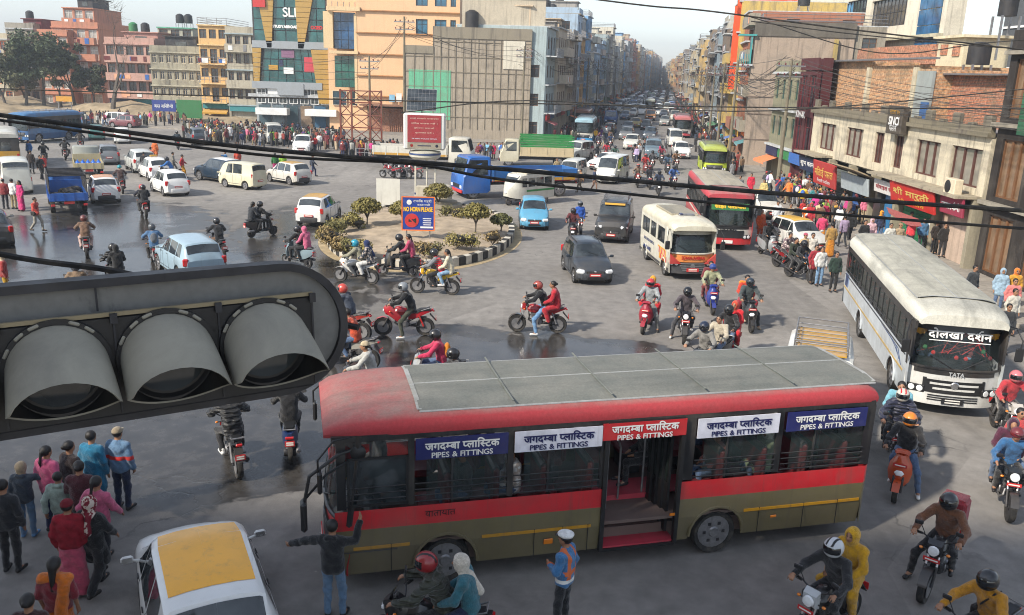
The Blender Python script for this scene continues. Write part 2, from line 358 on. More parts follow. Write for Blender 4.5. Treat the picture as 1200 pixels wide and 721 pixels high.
BASE = dict(pel=(0,0,.93), wai=(0,-.01,1.06), che=(0,-.01,1.27), nec=(0,0,1.43), hea=(0,.025,1.565),
  sL=(-.16,0,1.35), sR=(.16,0,1.35), eL=(-.235,-.03,1.11), eR=(.235,-.03,1.11), hL=(-.225,.06,.87), hR=(.225,.06,.87),
  pL=(-.085,0,.9), pR=(.085,0,.9), kL=(-.1,.02,.49), kR=(.1,.02,.49), aL=(-.1,-.01,.085), aR=(.1,-.01,.085))
def pose(**k):
    d = dict(BASE); d.update(k); return {a: A3(*b_) for a, b_ in d.items()}
POSES = dict(
 stand=pose(), stand2=pose(eL=(-.24,.03,1.12), hL=(-.1,.2,1.12), eR=(.26,-.04,1.12), hR=(.25,.03,.9), kL=(-.13,.03,.49), aL=(-.16,.03,.085)),
 fold=pose(eL=(-.25,.06,1.13), hL=(.02,.22,1.17), eR=(.25,.06,1.12), hR=(-.02,.23,1.13)),
 walk=pose(kL=(-.1,.2,.53), aL=(-.1,.22,.1), kR=(.1,-.02,.48), aR=(.1,-.28,.14), eL=(-.24,-.13,1.14), hL=(-.23,-.14,.9), eR=(.24,.08,1.13), hR=(.2,.25,.96)),
 walk2=pose(kR=(.1,.16,.51), aR=(.1,.2,.09), kL=(-.1,.0,.48), aL=(-.1,-.2,.11), eR=(.24,-.1,1.13), hR=(.23,-.05,.89), eL=(-.24,.05,1.13), hL=(-.14,.22,1.05)),
 point=pose(eL=(-.36,.14,1.36), hL=(-.5,.38,1.42)),
 reach=pose(eL=(-.43,.05,1.27), hL=(-.68,.12,1.16), eR=(.32,.13,1.3), hR=(.35,.25,1.55), kR=(.12,.06,.5), aR=(.13,.02,.085)),
 phone=pose(eL=(-.26,.05,1.12), hL=(-.12,.24,1.2), eR=(.24,-.02,1.11)),
 armon=pose(eR=(.34,.1,1.3), hR=(.55,.18,1.2)),
 ride=pose(pel=(0,-.22,.86), wai=(0,-.2,.99), che=(0,-.1,1.2), nec=(0,-.01,1.36), hea=(0,.04,1.5), sL=(-.18,-.03,1.31), sR=(.18,-.03,1.31), eL=(-.34,.14,1.12), eR=(.34,.14,1.12), hL=(-.33,.37,1.06), hR=(.33,.37,1.06),
   pL=(-.1,-.2,.84), pR=(.1,-.2,.84), kL=(-.22,.2,.72), kR=(.22,.2,.72), aL=(-.19,-.05,.36), aR=(.19,-.05,.36)),
 scoot=pose(pel=(0,-.22,.84), wai=(0,-.22,.97), che=(0,-.17,1.19), nec=(0,-.1,1.36), hea=(0,-.06,1.5), sL=(-.18,-.12,1.31), sR=(.18,-.12,1.31), eL=(-.31,.06,1.1), eR=(.31,.06,1.1), hL=(-.31,.28,1.04), hR=(.31,.28,1.04),
   pL=(-.1,-.2,.82), pR=(.1,-.2,.82), kL=(-.17,.2,.74), kR=(.17,.2,.74), aL=(-.13,.2,.36), aR=(.13,.2,.36)),
 pill=pose(pel=(0,-.58,.92), wai=(0,-.57,1.05), che=(0,-.52,1.27), nec=(0,-.46,1.43), hea=(0,-.42,1.57), sL=(-.17,-.49,1.38), sR=(.17,-.49,1.38), eL=(-.26,-.4,1.14), eR=(.26,-.4,1.14), hL=(-.17,-.2,1.03), hR=(.17,-.2,1.03),
   pL=(-.09,-.56,.9), pR=(.09,-.56,.9), kL=(-.25,-.2,.8), kR=(.25,-.2,.8), aL=(-.22,-.34,.44), aR=(.22,-.34,.44)),
 sit=pose(pel=(0,0,.5), wai=(0,0,.62), che=(0,.01,.84), nec=(0,.02,1.0), hea=(0,.04,1.13), sL=(-.175,.01,.94), sR=(.175,.01,.94), eL=(-.22,.02,.68), eR=(.22,.02,.68), hL=(-.12,.25,.62), hR=(.12,.25,.62),
   pL=(-.09,.02,.48), pR=(.09,.02,.48), kL=(-.1,.42,.48), kR=(.1,.42,.48), aL=(-.1,.42,.09), aR=(.1,.42,.09)))
_f = dict(POSES['ride']); _f['kR'] = A3(.33,.12,.5); _f['aR'] = A3(.38,.04,.085); POSES['ridefoot'] = _f
_f = dict(POSES['ride']); _f['kL'] = A3(-.33,.12,.5); _f['aL'] = A3(-.38,.04,.085); POSES['ridefootL'] = _f
_f = dict(POSES['scoot']); _f['kL'] = A3(-.3,.12,.5); _f['aL'] = A3(-.36,.08,.085); POSES['scootfoot'] = _f
FIG = {}
def hand_caps(J, s, lod):
    e, h = J['e'+s], J['h'+s]; d = h-e; d /= np.linalg.norm(d)
    inn = A3(1 if s == 'L' else -1, 0, 0); side = np.cross(d, A3(0, 1, 0) if abs(d[1]) < .8 else A3(0, 0, 1)); side /= np.linalg.norm(side)
    if abs(d[2]) > .7: side = A3(0, 1, 0)-d*d[1]; side /= np.linalg.norm(side)
    nrm = np.cross(side, d); nrm *= (1 if nrm@inn > 0 else -1)
    if abs(d[1]) > .75: nrm = A3(0, 0, -1)-d*(-d[2]); nrm /= np.linalg.norm(nrm)
    w = h+d*.02; out = [(w, h+d*.085, .027, .03)]
    if lod > 0: return [(w, h+d*.15, .032, .022)]
    for i, (o, l) in enumerate([(-.032, .055), (-.011, .075), (.011, .08), (.032, .07)]):
        k = h+d*.085+side*o; m_ = k+d*l*.5+nrm*.008+side*o*.25; t = m_+d*l*.42+nrm*.025; out += [(k, m_, .011, .010), (m_, t, .010, .0085)]
    k = h+d*.035+side*.026; m_ = k+side*.026+d*.035+nrm*.012; out += [(k, m_, .013, .011), (m_, m_+d*.03+nrm*.012, .011, .009)]
    return out
def figure(ps, top='jacket', low='trousers', head='hair', lod=1, tmat='cloth', lmat='cloth', hmat=None, extra=(), tfn=None, seed=0, spread=None, open_hand=False):
    key = (ps, top, low, head, lod, tmat, lmat, tuple(extra), seed, hmat)
    if key in FIG: return FIG[key]
    J = POSES[ps]; h = (.015, .026, .045)[lod]; out = []; A = list(J.values())
    H = J['hea']; k = .03; up = J['hea']-J['nec']; up = A3(0, 0, 1)
    toe = {}
    for s in 'LR':
        sh = J['k'+s]-J['a'+s]; toe[s] = J['a'+s]+A3((-1 if s == 'L' else 1)*.03, .15, -.035)
    hc = {s: hand_caps(J, s, lod) for s in 'LR'}
    def body(p):
        ds = [cap(p, J['pel'], J['che'], .085, .1), cap(p, J['che'], J['nec'], .08, .052), cap(p, J['nec'], H-A3(0,0,.04), .05, .048), cap(p, J['sL'], J['sR'], .05)]
        for s in 'LR':
            ds += [cap(p, J['s'+s], J['e'+s], .046, .037), cap(p, J['e'+s], J['h'+s], .036, .025), cap(p, J['p'+s], J['k'+s], .072, .048), cap(p, J['k'+s], J['a'+s], .048, .036), cap(p, J['a'+s], toe[s], .036, .028)]
        d = smin(ds, k)
        hd = smin([ell(p, H+A3(0,-.008,.02), (.077,.096,.1)), ell(p, H+A3(0,.018,-.04), (.056,.068,.07))], .03)
        if lod < 2:
            hd = smin([hd, cap(p, H+A3(0,.09,.012), H+A3(0,.108,-.02), .008, .014)], .012)
            for sx in (-1, 1): hd = smin([hd, ell(p, H+A3(sx*.08,-.01,.0), (.012,.022,.032))], .008)
            for sx in (-1, 1): hd = -smin([-hd, ell(p, H+A3(sx*.032,.1,.015), (.018,.016,.013))], .01)
        d = smin([d, hd], .02)
        for s in 'LR': d = smin([d]+[cap(p, *c_) for c_ in hc[s][:1]], .015); d = np.minimum(d, smin([cap(p, *c_) for c_ in hc[s]], .006 if lod == 0 else 0))
        return d
    def bm(c):
        m = np.zeros(len(c)); q = c-H
        for sx in (-1, 1): m[(np.linalg.norm((q-A3(sx*.032,.085,.014))/A3(.019,.03,.009), axis=1) < 1)] = 1
        for sx in (-1, 1): m[(np.linalg.norm((q-A3(sx*.033,.09,.037))/A3(.024,.03,.007), axis=1) < 1)] = 1
        m[(np.linalg.norm((q-A3(0,.085,-.05))/A3(.025,.03,.009), axis=1) < 1)] = 2
        return m
    hp = [c_[1] for s in 'LR' for c_ in hc[s]]+[toe['L'], toe['R']]
    out.append(('body', netmesh('body', body, A+hp, .12, h, ['skin', 'eye_dark', 'lips'], bm if lod < 2 else None), None))
    r = np.random.RandomState(seed+3); ph = r.rand(6)*6
    def wr(p, a): return a*(np.sin(p[..., 2]*38+np.sin(p[..., 0]*17+ph[0])*2.2+ph[1])*.5+np.sin(p[..., 0]*29+p[..., 2]*21+np.sin(p[..., 1]*19+ph[2])*2+ph[3])*.5) if lod < 2 else 0
    pw = {'puffer': .022, 'knit': .004}.get(tmat, 0)
    def trunk(p, g, hem=0):
        sc = 1.0
        q = p.copy(); q = q*np.array([1, 1, 1], np.float32)
        ds = [cap(p, J['sL']*.93+J['che']*.07, J['sR']*.93+J['che']*.07, .058+g)]
        for o in (-.055, .055):
            oo = A3(o, 0, 0); ds += [cap(p, J['wai']+oo, J['che']+oo, .092+g, .105+g), cap(p, J['wai']+oo, J['pel']+oo+A3(0,0,.0-hem), .092+g, .105+g*1.1)]
        ds.append(cap(p, J['che'], J['nec']-A3(0,0,.0), .085+g, .058+g*.3))
        return smin(ds, .05)
    def sleeves(p, g, end=1.):
        ds = []
        for s in 'LR':
            w = J['e'+s]+(J['h'+s]-J['e'+s])*end; ds += [cap(p, J['s'+s], J['e'+s], .055+g, .046+g)]
            if end > 0: ds += [cap(p, J['e'+s], w, .046+g, .034+g)]
        return smin(ds, .02)
    hem = {'jacket': .03, 'coat': .2, 'blouse': -.08, 'vest': 0, 'shirt': .02, 'hoodie': .03}.get(top, .03)
    end = {'blouse': 0, 'tee': .1}.get(top, 1.)
    def topf(p):
        g = .021+pw*.5; d = smin([trunk(p, g, hem if low != 'skirt' else -.02), sleeves(p, g*.9, end)], .035)
        if top == 'hoodie' : d = smin([d, cap(p, J['nec']+A3(-.05,-.07,-.01), J['nec']+A3(.05,-.07,-.01), .05)], .03)
        if top in ('kurta', 'coat'):
            kk = (J['kL']+J['kR'])/2; kk = J['pel']+(kk-J['pel'])*(.8 if top == 'kurta' else .45)
            for o in (-.07, .07): d = smin([d, cap(p, J['pel']+A3(o,0,0), kk+A3(o*1.5,0,0), .105, .115)], .06)
            if 'ride' in ps or ps in ('pill', 'scoot', 'sit'):
                for s in 'LR': d = smin([d, cap(p, J['p'+s], J['p'+s]+(J['k'+s]-J['p'+s])*.8, .1, .085)], .04)
        d = d+wr(p, .009+pw*.2)
        if pw > .01: d = d+.009*np.cos(p[..., 2]*2*pi/.085)
        neck = np.linalg.norm(p-(J['nec']+A3(0,.01,.09)), axis=-1)-.09
        return np.maximum(d, -neck)
    out.append(('dress' if top == 'kurta' else 'coat' if top == 'coat' else 'jacket' if top in ('jacket', 'hoodie') else 'shirt', netmesh('top', topf, A, .2, h, [tmat, 'ink', 'cloth', 'foil'], (lambda c: tfn(c, J)) if tfn else None), 'top'))
    def lowf(p):
        ds = []
        if low == 'skirt':
            kk = (J['aL']+J['aR'])/2+A3(0,0,.06)
            for o in (-.07, .0, .07): ds.append(cap(p, J['pel']+A3(o,0,0), kk+A3(o*1.5,0,0), .105, .12))
            if ps in ('pill', 'sit'):
                ds = []
                for s in 'LR': ds += [cap(p, J['p'+s], J['k'+s], .11, .1), cap(p, J['k'+s], J['a'+s]+A3(0,0,.05), .1, .09)]
                return smin(ds, .09)+wr(p, .008)
            return smin(ds, .06)+wr(p, .01)
        g = .022 if low == 'loose' else .008
        for s in 'LR':
            a = J['a'+s]+(J['k'+s]-J['a'+s])*.06; ds += [cap(p, J['p'+s], J['k'+s], .084+g, .058+g), cap(p, J['k'+s], a, .058+g, .045+g)]
        ds.append(cap(p, J['pel']+A3(-.05,0,.05), J['pel']+A3(.05,0,.05), .1))
        return smin(ds, .03)+wr(p, .008)
    out.append(('skirt' if low == 'skirt' else 'trousers', netmesh('low', lowf, [J[q] for q in ('pel', 'pL', 'pR', 'kL', 'kR', 'aL', 'aR')], .2, h, [lmat]), 'low'))
    if lod < 2:
        def shf(p):
            d = smin([cap(p, J['a'+s]-A3(0,.03,.03), toe[s]+A3(0,.01,-.0), .042, .036) for s in 'LR']+[cap(p, J['a'+s]-A3(0,.01,.02), J['a'+s]+A3(0,0,.02), .044) for s in 'LR'], .0)
            return d
        out.append(('shoes', netmesh('shoes', shf, [J['aL'], J['aR'], toe['L'], toe['R']], .1, h, ['plastic']), 'shoe'))
    if head == 'helmet':
        # lathe-like shell with visor
        def hf(p):
            q = p-(H+A3(0,0,.01)); d = np.linalg.norm(q/np.array([1,1.13,1.08], np.float32), axis=-1)-.138
            return np.maximum(d, -(q[..., 2]+.115))
        def hm(c):
            q = c-H; m = np.zeros(len(c)); v = (q[:, 1] > .03) & (np.abs(q[:, 2]-.012) < .05); m[v] = 1
            v = (q[:, 1] > .02) & (np.abs(q[:, 2]-.012) >= .05) & (np.abs(q[:, 2]-.012) < .064); m[v] = 2; m[q[:, 2] < -.095] = 2
            if hmat: m[(np.abs(q[:, 0]) > .03) & (np.abs(q[:, 0]) < .06) & (q[:, 2] > .03) & (m == 0)] = 3
            return m
        out.append(('helmet', netmesh('helmet', hf, [H], .19, min(h, .015) if lod < 2 else .03, ['clean_paint', 'visor', 'plastic', hmat or 'ink'], hm), 'head'))
    elif head == 'openhelmet':
        def hf(p):
            q = p-(H+A3(0,-.012,.03)); d = np.linalg.norm(q/np.array([1,1.1,1], np.float32), axis=-1)-.128; d = np.maximum(d, -(q[..., 2]+.05)); return np.minimum(d, np.maximum(ell(p, H+A3(0,.12,.06), (.09,.07,.012)), -(q[..., 1]-.03)))
        out.append(('helmet', netmesh('helmet', hf, [H], .21, min(h, .015) if lod < 2 else .03, ['clean_paint', 'plastic']), 'head'))
    else:
        def hrf(p):
            q = p-H; d = ell(p, H+A3(0,-.02,.032), (.09,.1,.1)); d = np.maximum(d, (q[..., 1]-.045)-(q[..., 2]-.03)*.9)
            d = np.maximum(d, -(q[..., 2]+.065))
            if 'long' in head: d = smin([d, cap(p, H+A3(0,-.085,0), J['nec']+A3(0,-.12,-.18), .055, .03)], .04)
            if 'bun' in head: d = smin([d, ell(p, H+A3(0,-.12,.03), (.045,.045,.045))], .01)
            if 'tail' in head: d = smin([d, cap(p, H+A3(0,-.11,.03), H+A3(0,-.16,-.14), .03, .022), cap(p, H+A3(0,-.16,-.14), H+A3(0,-.15,-.26), .022, .01)], .02)
            return d
        if 'scarf' in head or 'hood' in head:
            def sf(p):
                q = p-H; d = ell(p, H+A3(0,-.018,.015), (.108,.122,.128)); d = smin([d, cap(p, J['nec']+A3(0,-.02,0), H-A3(0,.02,.05), .085, .085)], .04)
                if 'scarf' in head: d = smin([d, cap(p, J['nec']+A3(-.09,-.02,-.05), J['nec']+A3(.09,-.02,-.05), .055), cap(p, J['nec']+A3(.05,-.1,-.05), J['wai']+A3(.05,-.13,.08), .05, .06)], .05)
                face = ell(p, H+A3(0,.11,-.005), (.062,.09,.085)); return np.maximum(d, -face)+wr(p, .004)
            out.append(('scarf' if 'scarf' in head else 'hood', netmesh('scarf', sf, [H, J['nec'], J['wai']], .2, h, ['print_cloth' if 'print' in head else 'cloth']), 'head'))
        elif 'cap' in head or 'beanie' in head:
            def cf(p):
                q = p-H; d = np.maximum(ell(p, H+A3(0,-.015,.035), (.096,.11,.1)), -(q[..., 2]-.035))
                if 'cap' in head: d = np.minimum(d, ell(p, H+A3(0,.11,.045), (.07,.07,.011)))
                if 'officer' in head: d = np.minimum(d, np.maximum(ell(p, H+A3(0,-.01,.09), (.125,.13,.04)), -q[..., 2]))
                return d
            out.append(('hat', netmesh('hat', cf, [H], .21, h, ['knit' if 'beanie' in head else 'cloth', 'visor'], (lambda c: ((c-H)[:, 2] < .06).astype(int)) if 'officer' in head else None), 'head'))
            out.append(('hair', netmesh('hair', lambda p: np.maximum(hrf(p), (p-H)[..., 2]-.05), [H, J['nec'], J['wai']], .2, h, ['hair']), None))
        else: out.append(('hair', netmesh('hair', hrf, [H, J['nec'], J['wai']], .2, h, ['hair']), None))
    for e in extra:
        if e == 'backpack': 
            f = lambda p: smin([ell(p, J['che']+A3(0,-.19,-.07), (.14,.09,.2)), ell(p, J['che']+A3(0,-.26,-.13), (.1,.05,.1))], .03)
            out.append(('backpack', netmesh('pack', f, [J['che']], .5, h, ['cloth']), 'bag'))
        if e == 'boxbag':
            mb = MB(); mb.box(J['che']+A3(0,-.33,.0), (.42,.36,.44), 0, bev=.05); mb.box(J['che']+A3(0,-.34,.225), (.36,.3,.02), 0, bev=.008); out.append(('delivery_bag', mb.mesh('bag', ['cloth']), 'bag'))
        if e == 'sling':
            mb = MB(); mb.tube([J['sL']+A3(.05,.06,.06), J['che']+A3(.02,.14,-.06), J['pel']+A3(.16,.06,.1)], .014, 5); mb.tube([J['sL']+A3(.05,-.06,.06), J['che']+A3(.02,-.15,-.06), J['pel']+A3(.16,-.06,.1)], .014, 5); mb.box(J['pel']+A3(.2,0,.0), (.09,.24,.2), 0, bev=.03); out.append(('shoulder_bag', mb.mesh('bag', ['plastic']), 'bag'))
        if e == 'shawl':
            def f(p): return smin([cap(p, J['sL']+A3(0,-.02,.02), J['sR']+A3(0,-.02,.02), .085), cap(p, J['sL']+A3(.02,.05,0), J['pel']+A3(.1,.1,.05), .05, .06), cap(p, J['sR']+A3(-.02,-.07,0), J['pel']+A3(.05,-.14,-.2), .08, .09)], .05)+wr(p, .008)
            out.append(('shawl', netmesh('shawl', f, A, .2, h, ['cloth']), 'bag'))
        if e == 'vest':
            f = lambda p: trunk(p, .026, 0)+wr(p, .006)+.008*np.cos(p[..., 2]*2*pi/.08)
            out.append(('vest', netmesh('vest', f, A, .2, h, ['puffer']), 'bag'))
    FIG[key] = [(a, b_, c_, None, None) for a, b_, c_ in out]
    return FIG[key]
SKINS = 0
def person(label, loc, rz, top='grey', low='denim', head='hair', shoe='black', hc='black', bag='black', ps='stand', lod=1, style='jacket', ls='trousers', group=None, sc=None, **kw):
    tm = figure(ps, style, ls, head, lod, **kw)
    return inst(tm, 'person', label, 'person', loc, rz, dict(top=top, low=low, head=hc, shoe=shoe, bag=bag), group, sc)
# ---------------------------------------------------------------- two-wheelers (front +Y, ground z=0)
TM = {}
def wheel_mesh(R, w, style='bike'):
    t = MB(); k = w/2
    t.lathe([(R*.74, -k*.7), (R*.93, -k), (R*.985, -k*.55), (R, 0), (R*.985, k*.55), (R*.93, k), (R*.74, k*.7), (R*.72, 0), (R*.74, -k*.7)], 22, 0, 'X')
    r = MB(); r.lathe([(R*.74, -k*.72), (R*.68, -k*.5), (R*.68, k*.5), (R*.74, k*.72)], 20, 0, 'X'); r.lathe([(R*.2, -k*1.0), (R*.2, k*1.0)], 12, 0, 'X')
    if style == 'bike':
        for i in range(5):
            a = 2*pi*i/5
            for da in (-.14, .14): r.tube([(0, R*.15*cos(a), R*.15*sin(a)), (0, R*.7*cos(a+da), R*.7*sin(a+da))], .011, 4, 2)
        r.lathe([(R*.45, -k*1.02), (R*.62, -k*1.02), (R*.62, -k*1.06), (R*.45, -k*1.06)], 16, 2, 'X')
    else:
        for sx in (-1, 1):
            r.lathe([(R*.7, sx*k*.75), (R*.6, sx*k*.45), (R*.28, sx*k*.62), (R*.2, sx*k*.95), (.001, sx*k*.98)], 16, 0, 'X')
            for i in range(6):
                a = 2*pi*i/6; r.box((sx*k*.72, R*.44*cos(a), R*.44*sin(a)), (.03, R*.13, R*.13), 1)
    return t.mesh('tyre', ['rubber']), r.mesh('rim', ['steel' if style != 'bike' else 'dark_metal', 'dark_metal', 'steel'])
RIMM = 'dark_metal'
def bike(kind='naked', plate='red'):
    key = ('bk', kind, plate)
    if key in TM: return TM[key]
    P_ = []; scoot = kind == 'scooter'
    R = .23 if scoot else .3; yf, yr = (.62, -.62) if scoot else (.68, -.66); w = .1 if scoot else .12
    tm, rm = wheel_mesh(R, w)
    for y in (yf, yr): P_.append(('wheel', tm, None, [('rim', rm, None)], T(0, y, R)))
    def part(n, mb, mats, ck=None, sub=None, sm=40): P_.append((n, mb.mesh(n, mats, sm), ck, sub, None))
    # front fork and bars
    top = (0, .36, .92) if not scoot else (0, .36, .9)
    m = MB()
    for sx in (-.085, .085): m.tube([(sx, yf, R), (sx, (yf+top[1])/2, (R+top[2])/2)], .026, 8); m.tube([(sx, (yf+top[1])/2, (R+top[2])/2), (sx, top[1], top[2])], .018, 8, 1)
    m.box((0, top[1], top[2]), (.22, .07, .03), 0, bev=.01); part('fork', m, ['dark_metal', 'chrome'])
    m = MB(); hy = .33 if not scoot else .28
    m.tube([(-.36, hy+.0, 1.04), (-.22, hy+.05, 1.06), (-.08, top[1], .97), (.08, top[1], .97), (.22, hy+.05, 1.06), (.36, hy, 1.04)], .013, 6)
    for sx in (-1, 1): m.tube([(sx*.25, hy+.04, 1.055), (sx*.38, hy-.005, 1.038)], .02, 8, 1); m.tube([(sx*.22, hy+.09, 1.06), (sx*.36, hy+.06, 1.045)], .007, 4)
    part('handlebar', m, ['dark_metal', 'rubber'])
    for sx in (-1, 1):
        m = MB(); m.tube([(sx*.2, hy+.05, 1.06), (sx*.27, hy+.08, 1.22)], .007, 5); m.X = T(sx*.31, hy+.08, 1.25) @ RZ(sx*.2); m.box((0, 0, 0), (.13, .03, .075), 0, bev=.014); m.box((0, -.016, 0), (.11, .004, .058), 1); m.X = None
        part('mirror', m, ['plastic', 'chrome'], 'black')
    if scoot:
        m = MB(); rg = []
        for z, y, wx, d in ((.3, .42, .12, .05), (.42, .46, .2, .06), (.6, .46, .235, .075), (.78, .44, .21, .08), (.9, .4, .13, .09), (.98, .37, .12, .08)):
            rg.append([(-wx, y-d, z), (-wx*.75, y+d*.3, z), (-wx*.3, y+d, z), (wx*.3, y+d, z), (wx*.75, y+d*.3, z), (wx, y-d, z), (0, y-d*.9, z)])
        m.loft(rg); m.loft([[(-.13*s_, y, z) for s_ in (1,)]+[(-.07, y, z+.03), (.07, y, z+.03), (.13, y, z)] for s_, y, z in ((1, .46, 1.0), (1, .34, 1.05), (1, .28, 1.02))], closed=False)
        m.box((0, .36, 1.02), (.3, .14, .1), 0, bev=.04); part('front_apron', m, ['paint'], 'paint')
        m = MB(); m.loft([[(wx, y, z) for wx, y in ((-w_, y0), (w_, y0), (w_, y0-.02), (-w_, y0-.02))] for w_, y0, z in ((.07, yf+.24, .33), (.075, yf+.12, .44), (.07, yf-.05, .47), (.06, yf-.2, .42))]); part('front_mudguard', m, ['paint'], 'paint')
        m = MB(); m.box((0, .1, .3), (.32, .5, .07), 0, bev=.03); part('floorboard', m, ['plastic'], 'charcoal')
        m = MB(); rg = []
        for y, z0, z1, wx in ((-.08, .33, .6, .1), (-.15, .3, .74, .15), (-.35, .34, .78, .175), (-.6, .42, .8, .17), (-.85, .55, .82, .12), (-.97, .68, .81, .05)):
            rg.append([(-wx*.8, y, z0), (-wx, y, (z0+z1)/2), (-wx*.85, y, z1), (wx*.85, y, z1), (wx, y, (z0+z1)/2), (wx*.8, y, z0)])
        m.loft(rg); part('tail_body', m, ['paint'], 'paint', [('tail_light', MB().box((0, -.97, .72), (.18, .05, .06), 0, bev=.015).mesh('tl', ['red_lens']), None)])
        m = MB(); rg = [[(-wx, y, z), (-wx*.8, y, z+.07), (wx*.8, y, z+.07), (wx, y, z)] for y, z, wx in ((.0, .75, .07), (-.1, .76, .13), (-.4, .79, .15), (-.6, .84, .14), (-.88, .85, .09))]; m.loft(rg); part('seat', m, ['seat_vinyl'])
        m = MB(); m.tube([(.12, -.2, .25), (.15, -.5, .27), (.17, -.75, .36)], .03, 8); m.box((.17, -.72, .36), (.09, .34, .11), 1, bev=.03); part('exhaust', m, ['dark_metal', 'steel'])
        m = MB(); m.box((0, -.45, .3), (.2, .5, .18), 0, bev=.04); m.lathe([(.09, -.14), (.1, -.1), (.1, .12)], 12, 0, 'X', (0, -.6, .25)); part('engine', m, ['dark_metal'])
        m = MB(); m.loft([[(-.1, .535, .62), (-.05, .55, .56), (.05, .55, .56), (.1, .535, .62), (.05, .545, .68), (-.05, .545, .68)], [(-.07, .56, .62), (-.04, .57, .58), (.04, .57, .58), (.07, .56, .62), (.03, .565, .66), (-.03, .565, .66)]]); part('headlight', m, ['lamp_glass'])
        pz = (.545, .8)
        m = MB(); m.tube([(-.12, -.6, .86), (-.12, -.95, .9), (.12, -.95, .9), (.12, -.6, .86)], .012, 5); part('grab_rail', m, ['steel'])
    else:
        m = MB(); m.loft([[(-.07, yf+y, R+z-.02), (-.075, yf+y*.97, R+z*.96), (.075, yf+y*.97, R+z*.96), (.07, yf+y, R+z-.02)] for y, z in ((.3, .14), (.2, .28), (.0, .345), (-.2, .28), (-.3, .14))], closed=True); part('front_mudguard', m, ['paint'], 'cowl' if kind != 'naked' else 'black')
        m = MB(); rg = []
        for y, z0, z1, wx in ((.36, .78, .87, .07), (.28, .72, .95, .13), (.12, .7, .98, .155), (-.04, .72, .92, .12), (-.12, .74, .84, .07)):
            rg.append([(-wx*.7, y, z0), (-wx, y, z0+(z1-z0)*.45), (-wx*.6, y, z1-.015), (0, y, z1), (wx*.6, y, z1-.015), (wx, y, z0+(z1-z0)*.45), (wx*.7, y, z0)])
        m.loft(rg); m.lathe([(.03, -.005), (.03, .01)], 10, 1, 'Z', (0, .12, .98)); part('tank', m, ['paint', 'chrome'], 'paint')
        m = MB(); rg = [[(-wx, y, z), (-wx*.8, y, z+.07), (wx*.8, y, z+.07), (wx, y, z)] for y, z, wx in ((-.08, .77, .07), (-.18, .76, .12), (-.4, .77, .13), (-.5, .83, .12), (-.82, .86, .09))]; m.loft(rg); part('seat', m, ['seat_vinyl'])
        m = MB(); rg = [[(-wx, y, z0), (-wx, y, z1), (wx, y, z1), (wx, y, z0)] for y, z0, z1, wx in ((-.12, .55, .76, .09), (-.4, .62, .78, .12), (-.7, .76, .86, .09), (-.92, .84, .9, .04))]; m.loft(rg); part('tail_body', m, ['paint'], 'paint', [('tail_light', MB().box((0, -.93, .84), (.13, .05, .06), 0, bev=.015).mesh('tl', ['red_lens']), None)])
        m = MB()
        for sx in (-.09, .09): m.tube([(sx*.3, .33, .9), (sx, .28, .45), (sx, 0, .32), (sx, -.15, .5), (sx, -.55, .72)], .018, 6); m.tube([(sx, -.1, .36), (sx, yr, R)], .02, 6); m.tube([(sx*1.15, yr+.05, R+.04), (sx*1.15, -.45, .72)], .028, 8, 1)
        part('frame', m, ['dark_metal', 'red_lens' if kind == 'sport' else 'steel'])
        m = MB(); m.box((0, .02, .42), (.24, .36, .24), 0, bev=.05)
        for i in range(5): m.box((0, .14, .56+i*.028), (.22, .2, .012), 1, bev=.004)
        m.box((0, .14, .71), (.16, .16, .05), 0, bev=.02); m.lathe([(.1, -.14), (.11, -.12), (.11, .12), (.1, .14)], 14, 1, 'X', (0, -.03, .4)); part('engine', m, ['dark_metal', 'steel'])
        m = MB(); m.tube([(.06, .26, .6), (.1, .32, .4), (.12, .15, .26), (.14, -.2, .28)], .022, 8); m.tube([(.15, -.2, .29), (.17, -.75, .42)], [.045, .055], 10, 1); part('exhaust', m, ['steel', 'dark_metal'])
        m = MB(); m.loft([[(-.08, -.8, .72), (-.08, -.82, .74), (.08, -.82, .74), (.08, -.8, .72)], [(-.08, -1.0, .5), (-.08, -1.02, .5), (.08, -1.02, .5), (.08, -1.0, .5)]]); m.box((0, -.55, .62), (.12, .3, .03)); part('rear_mudguard', m, ['plastic'], 'black')
        m = MB()
        if kind in ('sport', 'faired'):
            rg = [[(-wx*.8, y, z0), (-wx, y, (z0+z1)/2), (-wx*.6, y, z1), (wx*.6, y, z1), (wx, y, (z0+z1)/2), (wx*.8, y, z0)] for y, z0, z1, wx in ((.66, .84, .93, .05), (.6, .74, .98, .12), (.45, .66, 1.0, .17), (.3, .55, .9, .17), (.12, .42, .72, .14))]
            m.loft(rg); m.loft([[(-.1, .58, .98), (.1, .58, .98)], [(-.09, .48, 1.13), (.09, .48, 1.13)]], 1, closed=False)
        else:
            m.loft([[(-wx, y, z0), (-wx, y, z1), (wx, y, z1), (wx, y, z0)] for y, z0, z1, wx in ((.52, .8, .98, .11), (.42, .76, 1.04, .12), (.38, .78, 1.02, .08))])
        part('headlight_cowl', m, ['paint', 'visor'], 'cowl')
        m = MB(); 
        if kind in ('sport', 'faired'): m.box((0, .655, .85), (.17, .05, .08), 0, bev=.02)
        else: m.lathe([(.02, .05), (.08, .035), (.09, 0), (.06, -.03)], 14, 0, 'Y', (0, .53, .88))
        part('headlight', m, ['lamp_glass'])
        for sx in (-1, 1): m = MB(); m.tube([(sx*.09, .45, .84), (sx*.2, .45, .84)], .012, 5); m.sphere((sx*.21, .45, .84), (.035, .03, .025), 8, 5, 1); part('indicator', m, ['plastic', 'amber_lens'], 'black')
        pz = (.56, .74)
